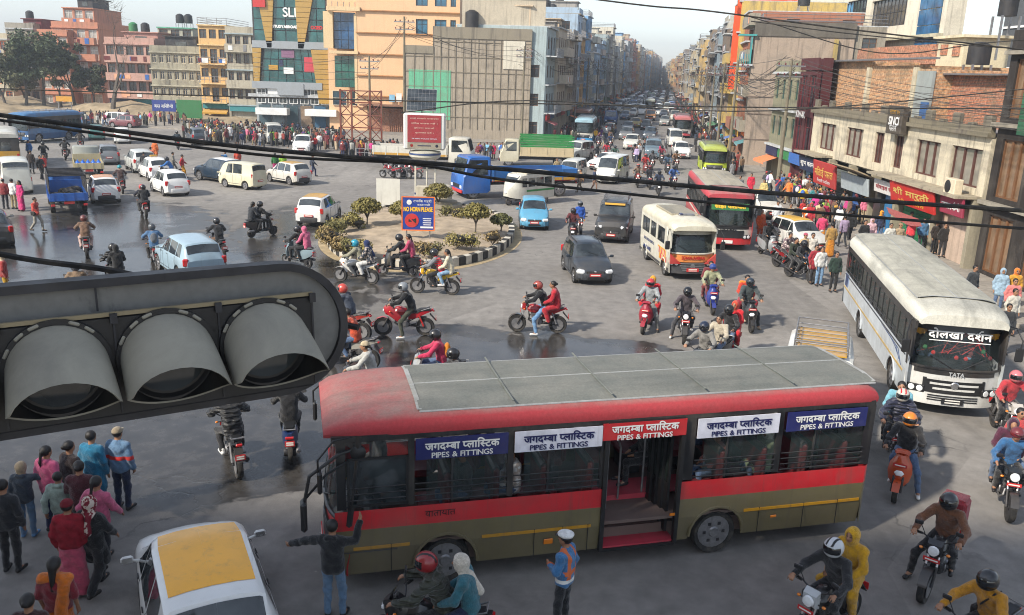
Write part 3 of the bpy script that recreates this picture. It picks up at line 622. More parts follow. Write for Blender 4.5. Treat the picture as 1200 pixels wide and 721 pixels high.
        m = MB(); m.tube([(-.1, -.5, .84), (-.13, -.85, .96), (.13, -.85, .96), (.1, -.5, .84)], .013, 5); part('grab_rail', m, ['steel'])
        m = MB(); m.tube([(-.24, -.02, .36), (.24, -.02, .36)], .013, 6); m.tube([(-.22, -.38, .42), (.22, -.38, .42)], .013, 6); part('footpeg', m, ['dark_metal'])
    m = MB(); m.X = T(0, pz[0], pz[1]+(.0 if scoot else .0)); m.box((0, .02, 0), (.26, .012, .07), 0); m.box((0, .028, 0), (.2, .004, .022), 1); m.X = T(0, -1.0 if not scoot else -.99, .6); m.box((0, 0, 0), (.2, .012, .12), 0)
    m.box((0, -.008, .02), (.15, .004, .03), 1); m.box((0, -.008, -.025), (.15, .004, .03), 1); part('number_plate', m, ['ink', 'foil'], '#b52a2a')
    TM[key] = P_; return P_
def place_bike(kind, c, label, loc, rz, group='motorcycles and scooters in the traffic', c2=None):
    return inst(bike(kind), 'scooter' if kind == 'scooter' else 'motorcycle', label, 'scooter' if kind == 'scooter' else 'motorcycle', loc, rz, dict(paint=c, cowl=c2 or c), group)
# ---------------------------------------------------------------- cars: one surface S(y, t)
def interp(tab, y): return np.interp(y, [a[0] for a in tab], [a[1] for a in tab])
CARS = dict(   # tables run from tail (-) to nose (+): belt, top, plan half width, roof half width
 hatch=dict(L=3.7, W=.82, wb=(-1.12, 1.22), R=.29, belt=[(-1.85,.82),(-1.7,.93),(0,.92),(.8,.93),(1.3,.86),(1.7,.72),(1.85,.5)], top=[(-1.85,.86),(-1.72,1.08),(-1.45,1.46),(-1.1,1.5),(0,1.53),(.35,1.48),(.95,1.01),(1.35,.93),(1.7,.77),(1.85,.55)],
   w=[(-1.85,.64),(-1.75,.74),(-1.4,.8),(0,.82),(1.2,.8),(1.6,.74),(1.8,.6),(1.85,.5)], rw=[(-1.85,.6),(-1.5,.58),(0,.6),(.35,.57),(.95,.66),(1.4,.64),(1.85,.42)], ws=(.4,.93), rg=(-1.7,-1.47), side=[(-1.3,-.62),(-.56,.22),(.27,.72)], bon=.95),
 sedan=dict(L=4.3, W=.86, wb=(-1.3, 1.32), R=.31, belt=[(-2.15,.75),(-2.05,.9),(0,.93),(.8,.93),(1.6,.82),(2.0,.68),(2.15,.48)], top=[(-2.15,.78),(-2.05,.97),(-1.55,1.0),(-.95,1.42),(-.5,1.48),(.2,1.46),(.95,1.0),(1.6,.88),(2.0,.72),(2.15,.52)],
   w=[(-2.15,.66),(-2.0,.78),(-1.4,.84),(0,.86),(1.4,.84),(1.9,.74),(2.1,.6),(2.15,.5)], rw=[(-2.15,.6),(-1.5,.64),(-.9,.56),(0,.6),(.3,.57),(.95,.68),(2.15,.42)], ws=(.28,.93), rg=(-1.5,-1.0), side=[(-1.05,-.5),(-.44,.3),(.35,.72)], bon=.95),
 suv=dict(L=4.15, W=.88, wb=(-1.25, 1.3), R=.34, belt=[(-2.05,.95),(-1.9,1.06),(0,1.03),(.9,1.04),(1.5,.98),(1.95,.85),(2.08,.6)], top=[(-2.05,1.0),(-1.95,1.2),(-1.72,1.58),(-1.3,1.62),(0,1.66),(.3,1.62),(.95,1.12),(1.5,1.06),(1.95,.92),(2.08,.66)],
   w=[(-2.05,.7),(-1.9,.82),(-1.5,.87),(0,.88),(1.4,.87),(1.85,.8),(2.05,.68),(2.08,.6)], rw=[(-2.05,.64),(-1.6,.62),(0,.65),(.3,.62),(.95,.72),(1.6,.7),(2.08,.5)], ws=(.35,.93), rg=(-1.93,-1.74), side=[(-1.6,-1.1),(-1.03,-.3),(-.24,.36),(.42,.7)], bon=.95),
 jeep=dict(L=4.4, W=.9, wb=(-1.35, 1.4), R=.37, belt=[(-2.15,1.0),(-2.1,1.1),(0,1.08),(.9,1.1),(1.5,1.08),(2.0,1.02),(2.18,.8)], top=[(-2.15,1.05),(-2.12,1.5),(-2.0,1.84),(-1.3,1.88),(0,1.9),(.45,1.84),(.85,1.2),(1.5,1.14),(2.05,1.07),(2.18,.85)],
   w=[(-2.15,.82),(-2.05,.88),(0,.9),(1.4,.88),(2.0,.84),(2.15,.78),(2.18,.75)], rw=[(-2.15,.74),(-1.9,.74),(0,.76),(.4,.74),(.85,.8),(2.0,.7),(2.18,.62)], ws=(.48,.83), rg=(-2.115,-2.02), side=[(-1.9,-1.15),(-1.05,-.28),(-.2,.52)], bon=.85),
 micro=dict(L=4.7, W=.86, wb=(-1.45, 1.35), R=.33, belt=[(-2.35,1.1),(0,1.12),(1.4,1.1),(1.9,1.0),(2.25,.85),(2.35,.6)], top=[(-2.35,1.3),(-2.28,1.85),(-2.1,2.02),(-1.3,2.06),(0,2.07),(1.1,2.02),(1.35,1.9),(1.95,1.16),(2.25,.92),(2.35,.66)],
   w=[(-2.35,.76),(-2.25,.84),(0,.86),(1.5,.86),(2.1,.8),(2.3,.7),(2.35,.6)], rw=[(-2.35,.68),(-2.1,.7),(0,.72),(1.2,.7),(1.95,.72),(2.35,.54)], ws=(1.3,1.92), rg=(-2.31,-2.16), side=[(-2.05,-1.3),(-1.22,-.42),(-.34,.42),(.5,1.15),(1.22,1.5)], bon=1.95),
 omni=dict(L=3.35, W=.72, wb=(-.95, .95), R=.27, belt=[(-1.66,1.0),(0,1.0),(1.2,.98),(1.55,.9),(1.67,.6)], top=[(-1.66,1.15),(-1.6,1.6),(-1.5,1.72),(0,1.76),(.95,1.7),(1.1,1.6),(1.52,1.02),(1.62,.9),(1.67,.64)],
   w=[(-1.66,.64),(-1.58,.7),(0,.72),(1.2,.71),(1.5,.66),(1.67,.56)], rw=[(-1.66,.58),(0,.6),(1.0,.58),(1.5,.6),(1.67,.5)], ws=(1.08,1.5), rg=(-1.65,-1.56), side=[(-1.4,-.75),(-.68,.1),(.18,.82)], bon=1.52))
class Shell:
    def __init__(s, k):
        s.__dict__.update(CARS[k]); s.h = s.L/2; s.k = k
    def ring(s, y, t=None):
        zb, zt, w, rw = interp(s.belt, y), interp(s.top, y), interp(s.w, y), interp(s.rw, y); zl = .22 if s.k not in ('jeep', 'suv') else .32
        e = min(1, (s.h-abs(y))/.25); zl += .1*(1-e)
        for yw in s.wb:
            d = abs(y-yw); a = s.R+.06
            if d < a: zl = max(zl, s.R+math.sqrt(max(0, a*a-d*d))*.98)
        zb = max(zb, zl+.06); zt = max(zt, zb+.02); rw = min(rw, w*.97)
        g = zt-zb; zm = zl+(zb-zl)*.5
        return [(w*.9, zl), (w*.985, zl+.03), (w, zm), (w*.985, zb-.06), (w*.955, zb), (rw+(w*.955-rw)*.5, zb+g*.5), (rw+.02, zt-min(.07, g*.3)), (rw-.06, zt-.012), (rw*.5, zt+.018), (0, zt+.03)]
    def at(s, y, t, off=0):     # t runs 0..9 along the half ring, sign of t chooses the side
        sg = -1 if t < 0 else 1; t = abs(t); r = s.ring(y); i = min(int(t), 8); f = t-i; x = r[i][0]+(r[i+1][0]-r[i][0])*f; z = r[i][1]+(r[i+1][1]-r[i][1])*f
        if off:
            dx, dz = r[i+1][0]-r[i][0], r[i+1][1]-r[i][1]; l = hypot(dx, dz)+1e-6; r2 = s.ring(y+.03); r1 = s.ring(y-.03); sy = -((r2[i][1]-r1[i][1])/.06)*abs(dx)/l-((r2[i][0]-r1[i][0])/.06)*abs(dz)/l
            n = Vector((dz/l, sy, -dx/l)).normalized() if False else Vector((abs(dz)/l, sy, abs(dx)/l)).normalized(); x += n.x*off; y += n.y*off; z += n.z*off
        return (x*sg, y, z)
    def patch(s, mb, y0, y1, t0, t1, off=.004, ny=8, nt=6, mat=0):
        rows = []
        for i in range(ny+1):
            f = i/ny; rows.append([])
            for j in range(nt+1):
                g = j/nt; y = y0(g) if callable(y0) else y0; y_ = y1(g) if callable(y1) else y1
                rows[-1].append(s.at(y+(y_-y)*f, t0+(t1-t0)*g, off))
        mb.loft(rows, mat, closed=False)
def car(kind='hatch', black_trim=False, rack=None, lod=1, van_panel=False):
    key = ('car', kind, black_trim, rack, lod, van_panel)
    if key in TM: return TM[key]
    s = Shell(kind); P_ = []; h = s.h
    ys = sorted(set([round(-h+i*(2*h)/(46 if lod == 0 else 30), 3) for i in range((46 if lod == 0 else 30)+1)]+[round(yw+d, 3) for yw in s.wb for d in (-s.R-.07, -s.R-.05, s.R+.05, s.R+.07)]+[s.ws[0], s.ws[1]]))
    m = MB(); rg = []
    for y in ys:
        r = s.ring(y); rg.append([(x, y, z) for x, z in r]+[(-x, y, z) for x, z in r[::-1][1:]])
    m.loft(rg, 0); nb = 5 if kind in ('omni', 'micro') else 4
    def bm(i, j): return 0
    P_.append(('body', m.mesh('car_body', ['paint' if lod else 'clean_paint'], 32), 'paint', None, None))
    def part(n, mb, mats, ck=None, sub=None, X=None, sm=40): P_.append((n, mb.mesh(n, mats, sm), ck, sub, X))
    m = MB(); m.box((0, 0, .36), (s.W*1.72, s.L*.9, .3)); part('underbody', m, ['rubber'])
    tm, rm = wheel_mesh(s.R, .19, 'car')
    for yw in s.wb:
        for sx in (-1, 1): P_.append(('wheel', tm, None, [('rim', rm, None)], T(sx*(s.W-.12), yw, s.R)))
    m = MB(); y0, y1 = s.ws
    s.patch(m, y0+.015, y1-.02, 7.0, 9.0); s.patch(m, y0+.015, y1-.02, -9., -7.0); 
    s.patch(m, y0+.04, y1-.06, 6.4, 7.02, ny=8, nt=2); s.patch(m, y0+.04, y1-.06, -7.02, -6.4, nt=2)
    part('windscreen', m, ['glass_dark'])
    m = MB(); a, b_ = s.rg
    s.patch(m, a+.01, b_-.01, 6.6, 9., .012); s.patch(m, a+.01, b_-.01, -9., -6.6, .012)
    part('rear_window', m, ['glass_dark'])
    for sx in (-1, 1):
        for k_, (a, b_) in enumerate(s.side):
            if van_panel and k_ == 0: continue
            m = MB(); lastf = k_ == len(s.side)-1
            f0 = lambda g, a=a, k_=k_: a+(.16*g if k_ == 0 and kind != 'micro' else 0)
            f1 = lambda g, b_=b_, lastf=lastf: b_-(.34*g if lastf and kind in ('hatch', 'sedan', 'suv') else (.22*g if lastf else 0))
            s.patch(m, f0, f1, sx*4.12, sx*5.95, .005, 5, 4); part('side_window', m, ['glass_dark'])
    # lower trim, bumpers
    m = MB(); r0 = s.ring(h-.02)
    for sg in (1, -1):
        rows = []
        for z, o in ((.24, -.02), (.3, .02), (.48, .035), (.55, .0)):
            rows.append([(x, sg*(h+o-.55*abs(x/s.W)**4*.3-(.12 if abs(x) > s.W*.7 else 0)), z) for x in np.linspace(-s.W*.93, s.W*.93, 11)])
        m.loft(rows, 0, closed=False); m.box((0, sg*(h-.12), .38), (s.W*1.4, .2, .24), 0, bev=.03)
    part('bumper', m, ['plastic' if black_trim else 'paint'], 'charcoal' if black_trim else 'paint')
    m = MB(); zg = interp(s.belt, h-.08)
    m.box((0, h-.0, .56), (s.W*.9, .05, .13), 0, bev=.02)
    for i in range(3): m.box((0, h+.028, .52+i*.04), (s.W*.84, .008, .01), 1)
    m.box((0, h+.03, .33), (s.W*.8, .04, .1), 0, bev=.02); m.sphere((0, h+.035, .6), (.05, .012, .035), 10, 6, 1); part('grille', m, ['seat_vinyl', 'chrome'])
    for sx in (-1, 1):
        m = MB(); m.X = T(sx*s.W*.7, h-.12, zg-.04) @ RZ(-sx*.42) @ RX(.25); m.box((0, .03, 0), (s.W*.42, .12, .17), 0, bev=.05); m.X = None; part('headlight', m, ['lamp_glass'])
        m = MB(); m.X = T(sx*s.W*.82, -h+.1, .86 if kind in ('hatch', 'sedan') else .95) @ RZ(sx*.3); m.box((0, -.015, 0), (s.W*.24, .13, .3), 0, bev=.04); part('tail_light', m, ['red_lens'])
        m = MB(); ym = s.ws[1]-.25 if kind not in ('micro', 'omni') else s.ws[1]-.1; zm = interp(s.belt, ym)+.08; m.box((sx*(s.W+.1), ym, zm), (.17, .07, .11), 0, bev=.03); m.box((sx*(s.W+.1), ym-.037, zm), (.14, .005, .085), 1); m.tube([(sx*(s.W-.06), ym, zm-.05), (sx*(s.W+.04), ym, zm-.02)], .02, 5); part('wing_mirror', m, ['plastic', 'chrome'], 'black' if black_trim else 'paint')
        for k_, (a, b_) in enumerate(s.side[-2:]):
            m = MB(); zz = s.at((a+b_)/2, 3.4); m.box((sx*(abs(zz[0])+.015), a+.12, zz[2]), (.02, .14, .025), 0, bev=.008); part('door_handle', m, ['plastic'], 'black')
    m = MB()
    for sx in (-1, 1):
        for a, b_ in s.side:
            for y in ([b_+.035]): 
                pts = [s.at(y, sx*t, .003) for t in (1, 2, 3, 4)]; m.tube(pts, .006, 3)
        m.tube([s.at(y, sx*1.3, .004) for y in np.linspace(s.wb[0]+s.R+.1, s.wb[1]-s.R-.1, 8)], .012 if not black_trim else .03, 4)
    m.tube([s.at(s.ws[1]+.03, t, .002) for t in (-8.9, -7, -5.5)], .006, 3); m.tube([s.at(s.ws[1]+.03, t, .002) for t in (8.9, 7, 5.5)], .006, 3)
    m.tube([(-.3, s.ws[1]-.0, interp(s.top, s.ws[1])+.06), (.1, s.ws[1]-.14, interp(s.top, s.ws[1]-.14)+.06)], .008, 4); part('trim_line', m, ['seat_vinyl'])
    m = MB()
    for sg in (1, -1): m.box((0, sg*(h+.04), .46 if sg > 0 else .62), (.46, .02, .12), 0); m.box((0, sg*(h+.052), (.46 if sg > 0 else .62)), (.38, .004, .05), 1)
    part('number_plate', m, ['ink', 'foil'], '#b52a2a')
    if rack == 'taxi':     # yellow painted roof panel
        m = MB(); s.patch(m, s.side[0][0]+.1, s.ws[0]-.06, 7.0, 9.0, .006); s.patch(m, s.side[0][0]+.1, s.ws[0]-.06, -9., -7.0, .006); part('taxi_roof_panel', m, ['paint'], 'roof')
    if rack == 'rails':
        m = MB()
        for sx in (-1, 1): m.tube([s.at(y, sx*7, .05) for y in np.linspace(s.side[0][0], s.ws[0]-.1, 5)], .018, 5); 
        part('roof_rail', m, ['plastic'], 'black')
    if rack == 'carrier':
        m = MB(); a, b_ = s.side[0][0], s.ws[0]-.15; zt = interp(s.top, 0)
        for sx in (-.62, .62): m.tube([(sx, a, zt+.12), (sx, b_, zt+.12)], .02, 5); m.tube([(sx, a, zt+.27), (sx, b_, zt+.27)], .02, 5)
        for y in np.linspace(a, b_, 7): m.tube([(-.62, y, zt+.12), (.62, y, zt+.12)], .015, 4); [m.tube([(sx, y, zt+.0), (sx, y, zt+.27)], .015, 4) for sx in (-.62, .62)]
        for y in (a, b_): m.tube([(-.62, y, zt+.27), (.62, y, zt+.27)], .02, 5)
        part('roof_rack', m, ['steel'])
    if rack == 'taxi_sign': m = MB(); m.box((0, .1, interp(s.top, .1)+.1), (.5, .16, .13), 0, bev=.04); part('roof_sign', m, ['paint'], 'roof')
    TM[key] = P_; return P_
def place_car(kind, c, label, loc, rz, group='cars in the traffic', cat='car', **kw):
    roof = kw.pop('roof', 'mustard'); nm = {'micro': 'microbus', 'omni': 'small_van', 'jeep': 'jeep'}.get(kind, 'car')
    if kw.get('rack') == 'taxi' or cat == 'taxi': nm = 'taxi'
    return inst(car(kind, **kw), nm, label, cat, loc, rz, dict(paint=c, roof=roof), group)
# ---------------------------------------------------------------- lettering
def PM(h, rough=.4, mat=None):
    k = 'c_'+str(h)+str(rough)
    if k not in MATS: simple(k, col(h), rough, var=.1, scale=2, dirt=.42, bump=.12, Coat_Weight=.3 if rough < .5 else 0)
    return k
def raw_text(s, size=1.):
    cu = bpy.data.curves.new('t', 'FONT'); cu.body = s; cu.size = size; cu.fill_mode = 'FRONT'; cu.resolution_u = 3
    o = bpy.data.objects.new('t', cu); COL.objects.link(o); bpy.context.view_layer.update()
    me = bpy.data.meshes.new_from_object(o.evaluated_get(bpy.context.evaluated_depsgraph_get())); bpy.data.objects.remove(o); bpy.data.curves.remove(cu)
    v = [tuple(x.co) for x in me.vertices]; f = [tuple(p.vertices) for p in me.polygons]; bpy.data.meshes.remove(me); return v, f
GL = {}
def glyph(ch, half=False):
    k = (ch, half)
    if k in GL: return GL[k]
    v, f = raw_text(ch)
    xs = [p[0] for p in v] or [0]; w = max(xs); x0 = min(xs)
    if half:      # drop the right stem: the half form of the consonant
        import bmesh
        me = bpy.data.meshes.new('h'); me.from_pydata(v, [], f); bm = bmesh.new(); bm.from_mesh(me)
        cut = w-.192; bmesh.ops.bisect_plane(bm, geom=bm.verts[:]+bm.edges[:]+bm.faces[:], plane_co=(cut, 0, 0), plane_no=(1, 0, 0), clear_outer=True)
        bm.verts.index_update(); v = [tuple(q.co) for q in bm.verts]; f = [tuple(q.index for q in p.verts) for p in bm.faces]; bm.free(); w = cut
    GL[k] = (v, f, w, x0); return GL[k]
def deva(s):     # '~' after a consonant asks for its half form; marks are set over or under the letter before
    x = 0; V, Fc = [], []; last = (0, 0)
    i = 0
    while i < len(s):
        ch = s[i]; half = i+1 < len(s) and s[i+1] == '~'
        if ch == ' ': x += .28; i += 1; continue
        if ch == '^': v, f, w, x0 = glyph('े'); v = [(-p[0]-.5, p[1], p[2]) for p in v]; f = [q[::-1] for q in f]; dx = x
        else:
            v, f, w, x0 = glyph(ch, half); dx = x
            if ch == 'ि': x = dx+.262
            elif w > 0 and x0 > -.3: x = dx+w-.012
        o = len(V)
        V += [(p[0]+dx, p[1], p[2]) for p in v]; Fc += [tuple(q+o for q in p) for p in f]; i += 2 if half else 1
    return V, Fc
def latin(s):
    x = 0; V, Fc = [], []
    for ch in s:
        if ch == ' ': x += .3; continue
        v, f, w, x0 = glyph(ch); o = len(V); V += [(p[0]+x-x0, p[1], p[2]) for p in v]; Fc += [tuple(q+o for q in p) for p in f]; x += w-x0+.075
    return V, Fc
for _c in sorted(set('PIPES&FITTINGSAMBULANCEBLUECROSSHOSPITALPVT.LTD.TATAEICHERNOHORNPLEASESLISTUDYABROADOGEDKIWAKSINCITRAFFICPOLICEOFFICE'+'जगदमबापलािसटकदोलखाशनयाातसझुभकमनमिठईनेपरकशबइलसेनरीमरतभजवचउदनयमगौदुघटचऔषतनौ।फपहडौघ'+'ी')): glyph(_c)
for _c in 'मपसषक': glyph(_c, True)
def text_mb(s, width=None, height=None, mat=0, mb=None, X=None, fat=0, nepali=False, z=0):
    v, f = (deva(s) if nepali else latin(s)); xs = [p[0] for p in v]; ys = [p[1] for p in v]; w = max(xs)-min(xs); h = max(ys)-min(ys); cx, cy = (max(xs)+min(xs))/2, (max(ys)+min(ys))/2
    k = width/w if width else height/h; ky = (height/h) if (width and height) else k; mb = mb or MB(); old = mb.X; mb.X = X
    offs = [(0, 0)] if not fat else [(0, 0), (fat, 0), (-fat, 0), (0, fat), (0, -fat)]
    for n, (a, b_) in enumerate(offs): mb.add([((p[0]-cx)*k+a, -(.001*n)-z, (p[1]-cy)*ky+b_) for p in v], f, mat)
    mb.X = old; return mb
# text lies in the XZ plane facing -Y; X places it
# ---------------------------------------------------------------- buses
def side_strip(m, sx, W, ys, zl, rows, skip=(), inset=0, x_at=None):
    for a, b_ in zip(ys[:-1], ys[1:]):
        c = (a+b_)/2
        if any(p < c < q for p, q in skip): continue
        for (z0, z1, mt, xi) in rows:
            def q(y, z): return (sx*((x_at(y) if x_at else W)-xi*1.-inset-(.05 if z < .42 else 0)), y, z)
            za, zb = max(z0, zl(a)), max(z0, zl(b_))
            if za >= z1 and zb >= z1: continue
            v = [q(a, min(za, z1)), q(b_, min(zb, z1)), q(b_, z1), q(a, z1)]; m.quad(*(v if sx < 0 else v[::-1]), mt)
def bus(key, L=8., W=1.1, H=2.9, sill=1.5, wt=2.3, eave=2.6, wheels=(), R=.42, skirt=.34, rows=(), wins={}, doors={}, roofc='white', roofmid=None, front=None, glass='glass_tint', seats=True, bars=0, carrier=False, seatc='navy', pillarc='black', hero=False, rails=()):
    if key in TM: return TM[key]
    h = L/2; P_ = []
    def part(n, mb, mats, ck=None, sub=None, X=None, sm=40):
        P_.append((n, mb.mesh(n, mats, sm), ck, sub, X))
    mats = [PM(r[2]) for r in rows]; rw = [(r[0], r[1], i, r[3] if len(r) > 3 else 0) for i, r in enumerate(rows)]
    def zl(y):
        for yw in wheels:
            d = abs(y-yw); a = R+.1
            if d < a: return R+math.sqrt(max(a*a-d*d, 0))
        return 0
    ys = sorted(set([round(v, 3) for v in np.linspace(-h+.1, h-.12, 14)]+[round(yw+d, 3) for yw in wheels for d in np.linspace(-R-.11, R+.11, 13)]+[y for s_ in doors.values() for d in s_ for y in d]))
    for sx in (-1, 1): m = MB(); side_strip(m, sx, W, ys, zl, rw, doors.get(sx, ())); part('side_panel', m, mats, sm=30)
    m = MB()
    for (z0, z1, mt, xi) in rw: m.loft([[(-W, -h+.1, z), (-W+.06, -h+.02, z), (0, -h, z), (W-.06, -h+.02, z), (W, -h+.1, z)] for z in (z0, z1)], mt, closed=False)
    part('rear_panel', m, mats, sm=30)
    m = MB()
    for yw in wheels:
        for sx in (-1, 1): m.tube([(sx*(W+.0), yw+(R+.11)*cos(a), R+(R+.11)*sin(a)) for a in np.linspace(0, pi, 11)], .03, 5)
    part('wheel_arch', m, [PM(rows[0][2])])
    # window band: pillars, header
    m = MB()
    for sx in (-1, 1):
        op = sorted(list(wins.get(sx, ()))+list(doors.get(sx, ()))); y = -h+.06
        for a, b_ in op+[(h-.16, h)]:
            if a-y > .01: m.box((sx*(W-.035), (y+a)/2, (sill+wt)/2), (.06, a-y, wt-sill))
            y = b_
        m.box((sx*(W-.032), 0, (wt+eave)/2), (.06, L-.18, eave-wt))
    for sx in (-1, 1): m.box((sx*(W-.3), -h+.06, (sill+wt)/2), (.5, .06, wt-sill))
    m.box((0, -h+.06, (wt+eave)/2), (W*1.9, .06, eave-wt)); part('window_frame', m, [PM(pillarc)])
    m = MB(); m.quad((-W+.5, -h+.045, sill), (W-.5, -h+.045, sill), (W-.5, -h+.045, wt), (-W+.5, -h+.045, wt)); part('rear_window', m, ['glass_dark'])
    for sx in (-1, 1):
        for (a, b_) in wins.get(sx, ()):
            m = MB(); mid = (a+b_)/2; zt = wt-.02
            if hero:      # two sliding panes, one pushed half open
                m.box((sx*(W-.03), a+(b_-a)*.3, (sill+zt)/2), (.012, (b_-a)*.6, zt-sill), 0); m.box((sx*(W-.05), b_-(b_-a)*.3, (sill+zt)/2), (.012, (b_-a)*.34, zt-sill), 0); m.box((sx*(W-.025), a+(b_-a)*.6, (sill+zt)/2), (.03, .03, zt-sill), 1)
            else: m.box((sx*(W-.03), mid, (sill+zt)/2), (.012, b_-a, zt-sill), 0); m.box((sx*(W-.02), mid, (sill+zt)/2), (.03, .03, zt-sill), 1)
            part('window', m, ['glass_clear' if hero else glass, 'dark_metal'])
            if bars:
                m = MB()
                for i in range(bars): m.tube([(sx*(W+.025), a, sill+.06+i*.105), (sx*(W+.025), b_, sill+.06+i*.105)], .011, 5)
                part('window_bars', m, ['dark_metal'])
    # roof
    m = MB(); rg = []
    for y, sc, dz in ((-h+.02, .97, -.12), (-h+.2, 1, -.02), (-h+.5, 1, 0), (0, 1, 0), (h-1.1, 1, 0), (h-.5, .985, -.03), (h-.15, .95, -.1), (h+.02, .9, -.2)):
        g = H-eave; w = W*sc; pr = [(w, eave-.02), (w+.015, eave+g*.3), (w-.03, eave+g*.62), (w-.14, eave+g*.88), (w-.4, H+.0), (w*.4, H+.035), (0, H+.045)]
        pr = [(x, z+dz*(.2+.8*(z-eave)/g)) for x, z in pr]; rg.append([(x, y, z) for x, z in pr]+[(-x, y, z) for x, z in pr[::-1][1:]]+[(-w+.1, y, eave-.03), (w-.1, y, eave-.03)])
    m.loft(rg, 0); part('roof', m, ['roof_dust' if hero or roofmid else PM(roofc)], roofc)
    if roofmid:
        m = MB(); a, b_ = roofmid[1]
        m.loft([[(x, y, H+.045-.02*(abs(x)/W)**2+.008-(.05 if abs(x) > W-.3 else 0)) for x in np.linspace(-W+.16, W-.16, 9)] for y in np.linspace(a, b_, 5)], 0, closed=False); part('roof_panel', m, ['roof_dust'], roofmid[0])
        m = MB()
        for x in (-W+.16, -.02, W-.16): m.box((x, (a+b_)/2, H+.05-(.07 if abs(x) > .5 else 0)), (.03, b_-a, .02))
        for y in (a, b_): m.loft([[(x, yy, H+.062-.02*(abs(x)/W)**2-(.05 if abs(x) > W-.3 else 0)) for x in np.linspace(-W+.2, W-.2, 7)] for yy in (y-.04, y+.04)], 0, closed=False)
        part('roof_rib', m, ['roof_dust'], 'silver')
    # floor, inner linings, seats
    m = MB(); fl = .85; m.box((0, -.1, fl-.04), (W*1.9, L-.4, .06)); m.box((0, 0, .42), (W*1.5, L-1.2, .3))
    for yw in wheels: m.box((0, yw, .5), (W*1.2, .2, .2))
    part('floor', m, [PM('#6a5a54', .8)])
    if seats:
        for sx in (-1, 1):
            y = -h+.7
            while y < h-1.6:
                if not any(a-.35 < y < b_+.35 for a, b_ in doors.get(sx, ())):
                    m = MB(); m.box((sx*(W-.5), y, fl+.38), (.78, .42, .14), 0, bev=.04); m.box((sx*(W-.5), y-.22, fl+.75), (.78, .1, .72), 0, bev=.04); m.box((sx*(W-.5), y-.22, fl+1.05), (.7, .12, .16), 1, bev=.04); m.box((sx*(W-.5), y, fl+.16), (.6, .3, .3), 2)
                    part('seat', m, ['plastic', PM('red' if seatc == 'navy' else 'charcoal'), 'dark_metal'], seatc)
                y += .82
    tm, rm = wheel_mesh(R, .26, 'car')
    for yw in wheels:
        for sx in (-1, 1): P_.append(('wheel', tm, None, [('rim', rm, None)], T(sx*(W-.16), yw, R)))
    # front
    fc = front or {}; c1 = fc.get('c', rows[-1][2]); zb = fc.get('base', 1.25); rake = fc.get('rake', .18); wide = W
    m = MB()
    def fx(x, z): t = abs(x)/wide; return h-.02-(.34*t**3)-rake*max(0, (z-zb)/(eave-zb))+.03*(1 if z < .7 else 0)
    xs = np.linspace(-wide, wide, 15)
    zz = [skirt, .5, .72, .95, zb]
    m.loft([[(x, fx(x, z)+.02*(z < .75), z) for x in xs] for z in zz], 0, closed=False, mats=lambda i, j: 1 if i < 2 and fc.get('bump') else 0)
    part('front_panel', m, [PM(c1), PM(fc.get('bump', c1))])
    m = MB(); m.loft([[(x*.975, fx(x, z)-.01, z) for x in xs] for z in np.linspace(zb, eave-.02, 6)], 0, closed=False); part('windscreen', m, [fc.get('glass', 'glass_tint')])
    m = MB()
    for sx in (-1, 1): m.tube([(sx*W*.985, fx(W, z)+.02, z) for z in np.linspace(zb, eave, 5)], .055, 6)
    m.tube([(x, fx(x, zb)+.01, zb) for x in xs], .035, 6); m.loft([[(x, fx(x, z)+.012, z) for x in xs] for z in (eave-.26, eave)], 0, closed=False)
    if fc.get('chin'): m.loft([[(x, fx(x, z)+.012, z) for x in xs[1:-1]] for z in (zb-.16, zb)], 0, closed=False)
    part('windscreen_frame', m, [PM(pillarc)])
    m = MB()
    gz = fc.get('gz', 0)
    for i in range(4): z = gz+.98-.09*i if fc.get('grille', 1) == 1 else .8-.07*i; hw = (.62-.06*i)*W; m.loft([[(x, fx(x, z)+.035, z+dz) for x in np.linspace(-hw, hw, 7)] for dz in (-.022, .022)], 0, closed=False)
    m.loft([[(x, fx(x, z)+.02, z) for x in np.linspace(-.66*W, .66*W, 7)] for z in (.66+gz, 1.04+gz)], 1, closed=False)
    m.lathe([(.001, .0), (.1, 0), (.1, .02), (.001, .02)], 16, 0, 'Y', (0, fx(0, .85)+.03, .87+gz)); part('grille', m, [fc.get('slat', 'steel'), 'seat_vinyl'])
    for sx in (-1, 1):
        m = MB(); y = fx(W*.78, .7)
        m.X = T(sx*W*.78, y+.04, .72) @ RZ(-sx*.42); m.box((0, 0, 0), (.44, .05, .2), 1, bev=.03); 
        for q in (-.1, .1): m.lathe([(.001, .04), (.07, .035), (.085, .02), (.085, -.02)], 14, 0, 'Y', (q, .0, 0))
        part('headlight', m, ['lamp_glass', 'seat_vinyl'])
        m = MB(); m.box((sx*W*.88, -h+.03, .95), (.16, .06, .4), 0, bev=.02); part('tail_light', m, ['red_lens'])
        m = MB(); m.tube([(sx*W*.95, h-.5, eave-.02), (sx*(W+.12), h-.12, eave-.0), (sx*(W+.22), h+.12, eave-.25), (sx*(W+.2), h+.12, eave-.5)], .018, 6); m.box((sx*(W+.2), h+.1, eave-.62), (.2, .07, .36), 0, bev=.03); m.box((sx*(W+.2), h+.062, eave-.62), (.16, .004, .3), 1); part('wing_mirror', m, ['seat_vinyl', 'chrome'])
        m = MB(); m.tube([(sx*.1, fx(.1, zb)+.03, zb+.03), (sx*(.1+W*.5), fx(W*.55, zb+.3)+.035, zb+.32)], .012, 4); part('wiper', m, ['seat_vinyl'])
    m = MB(); m.box((0, fx(0, .5)+.05, .47), (.52, .02, .15), 0); m.box((0, -h-.0, .8), (.5, .03, .14), 0)
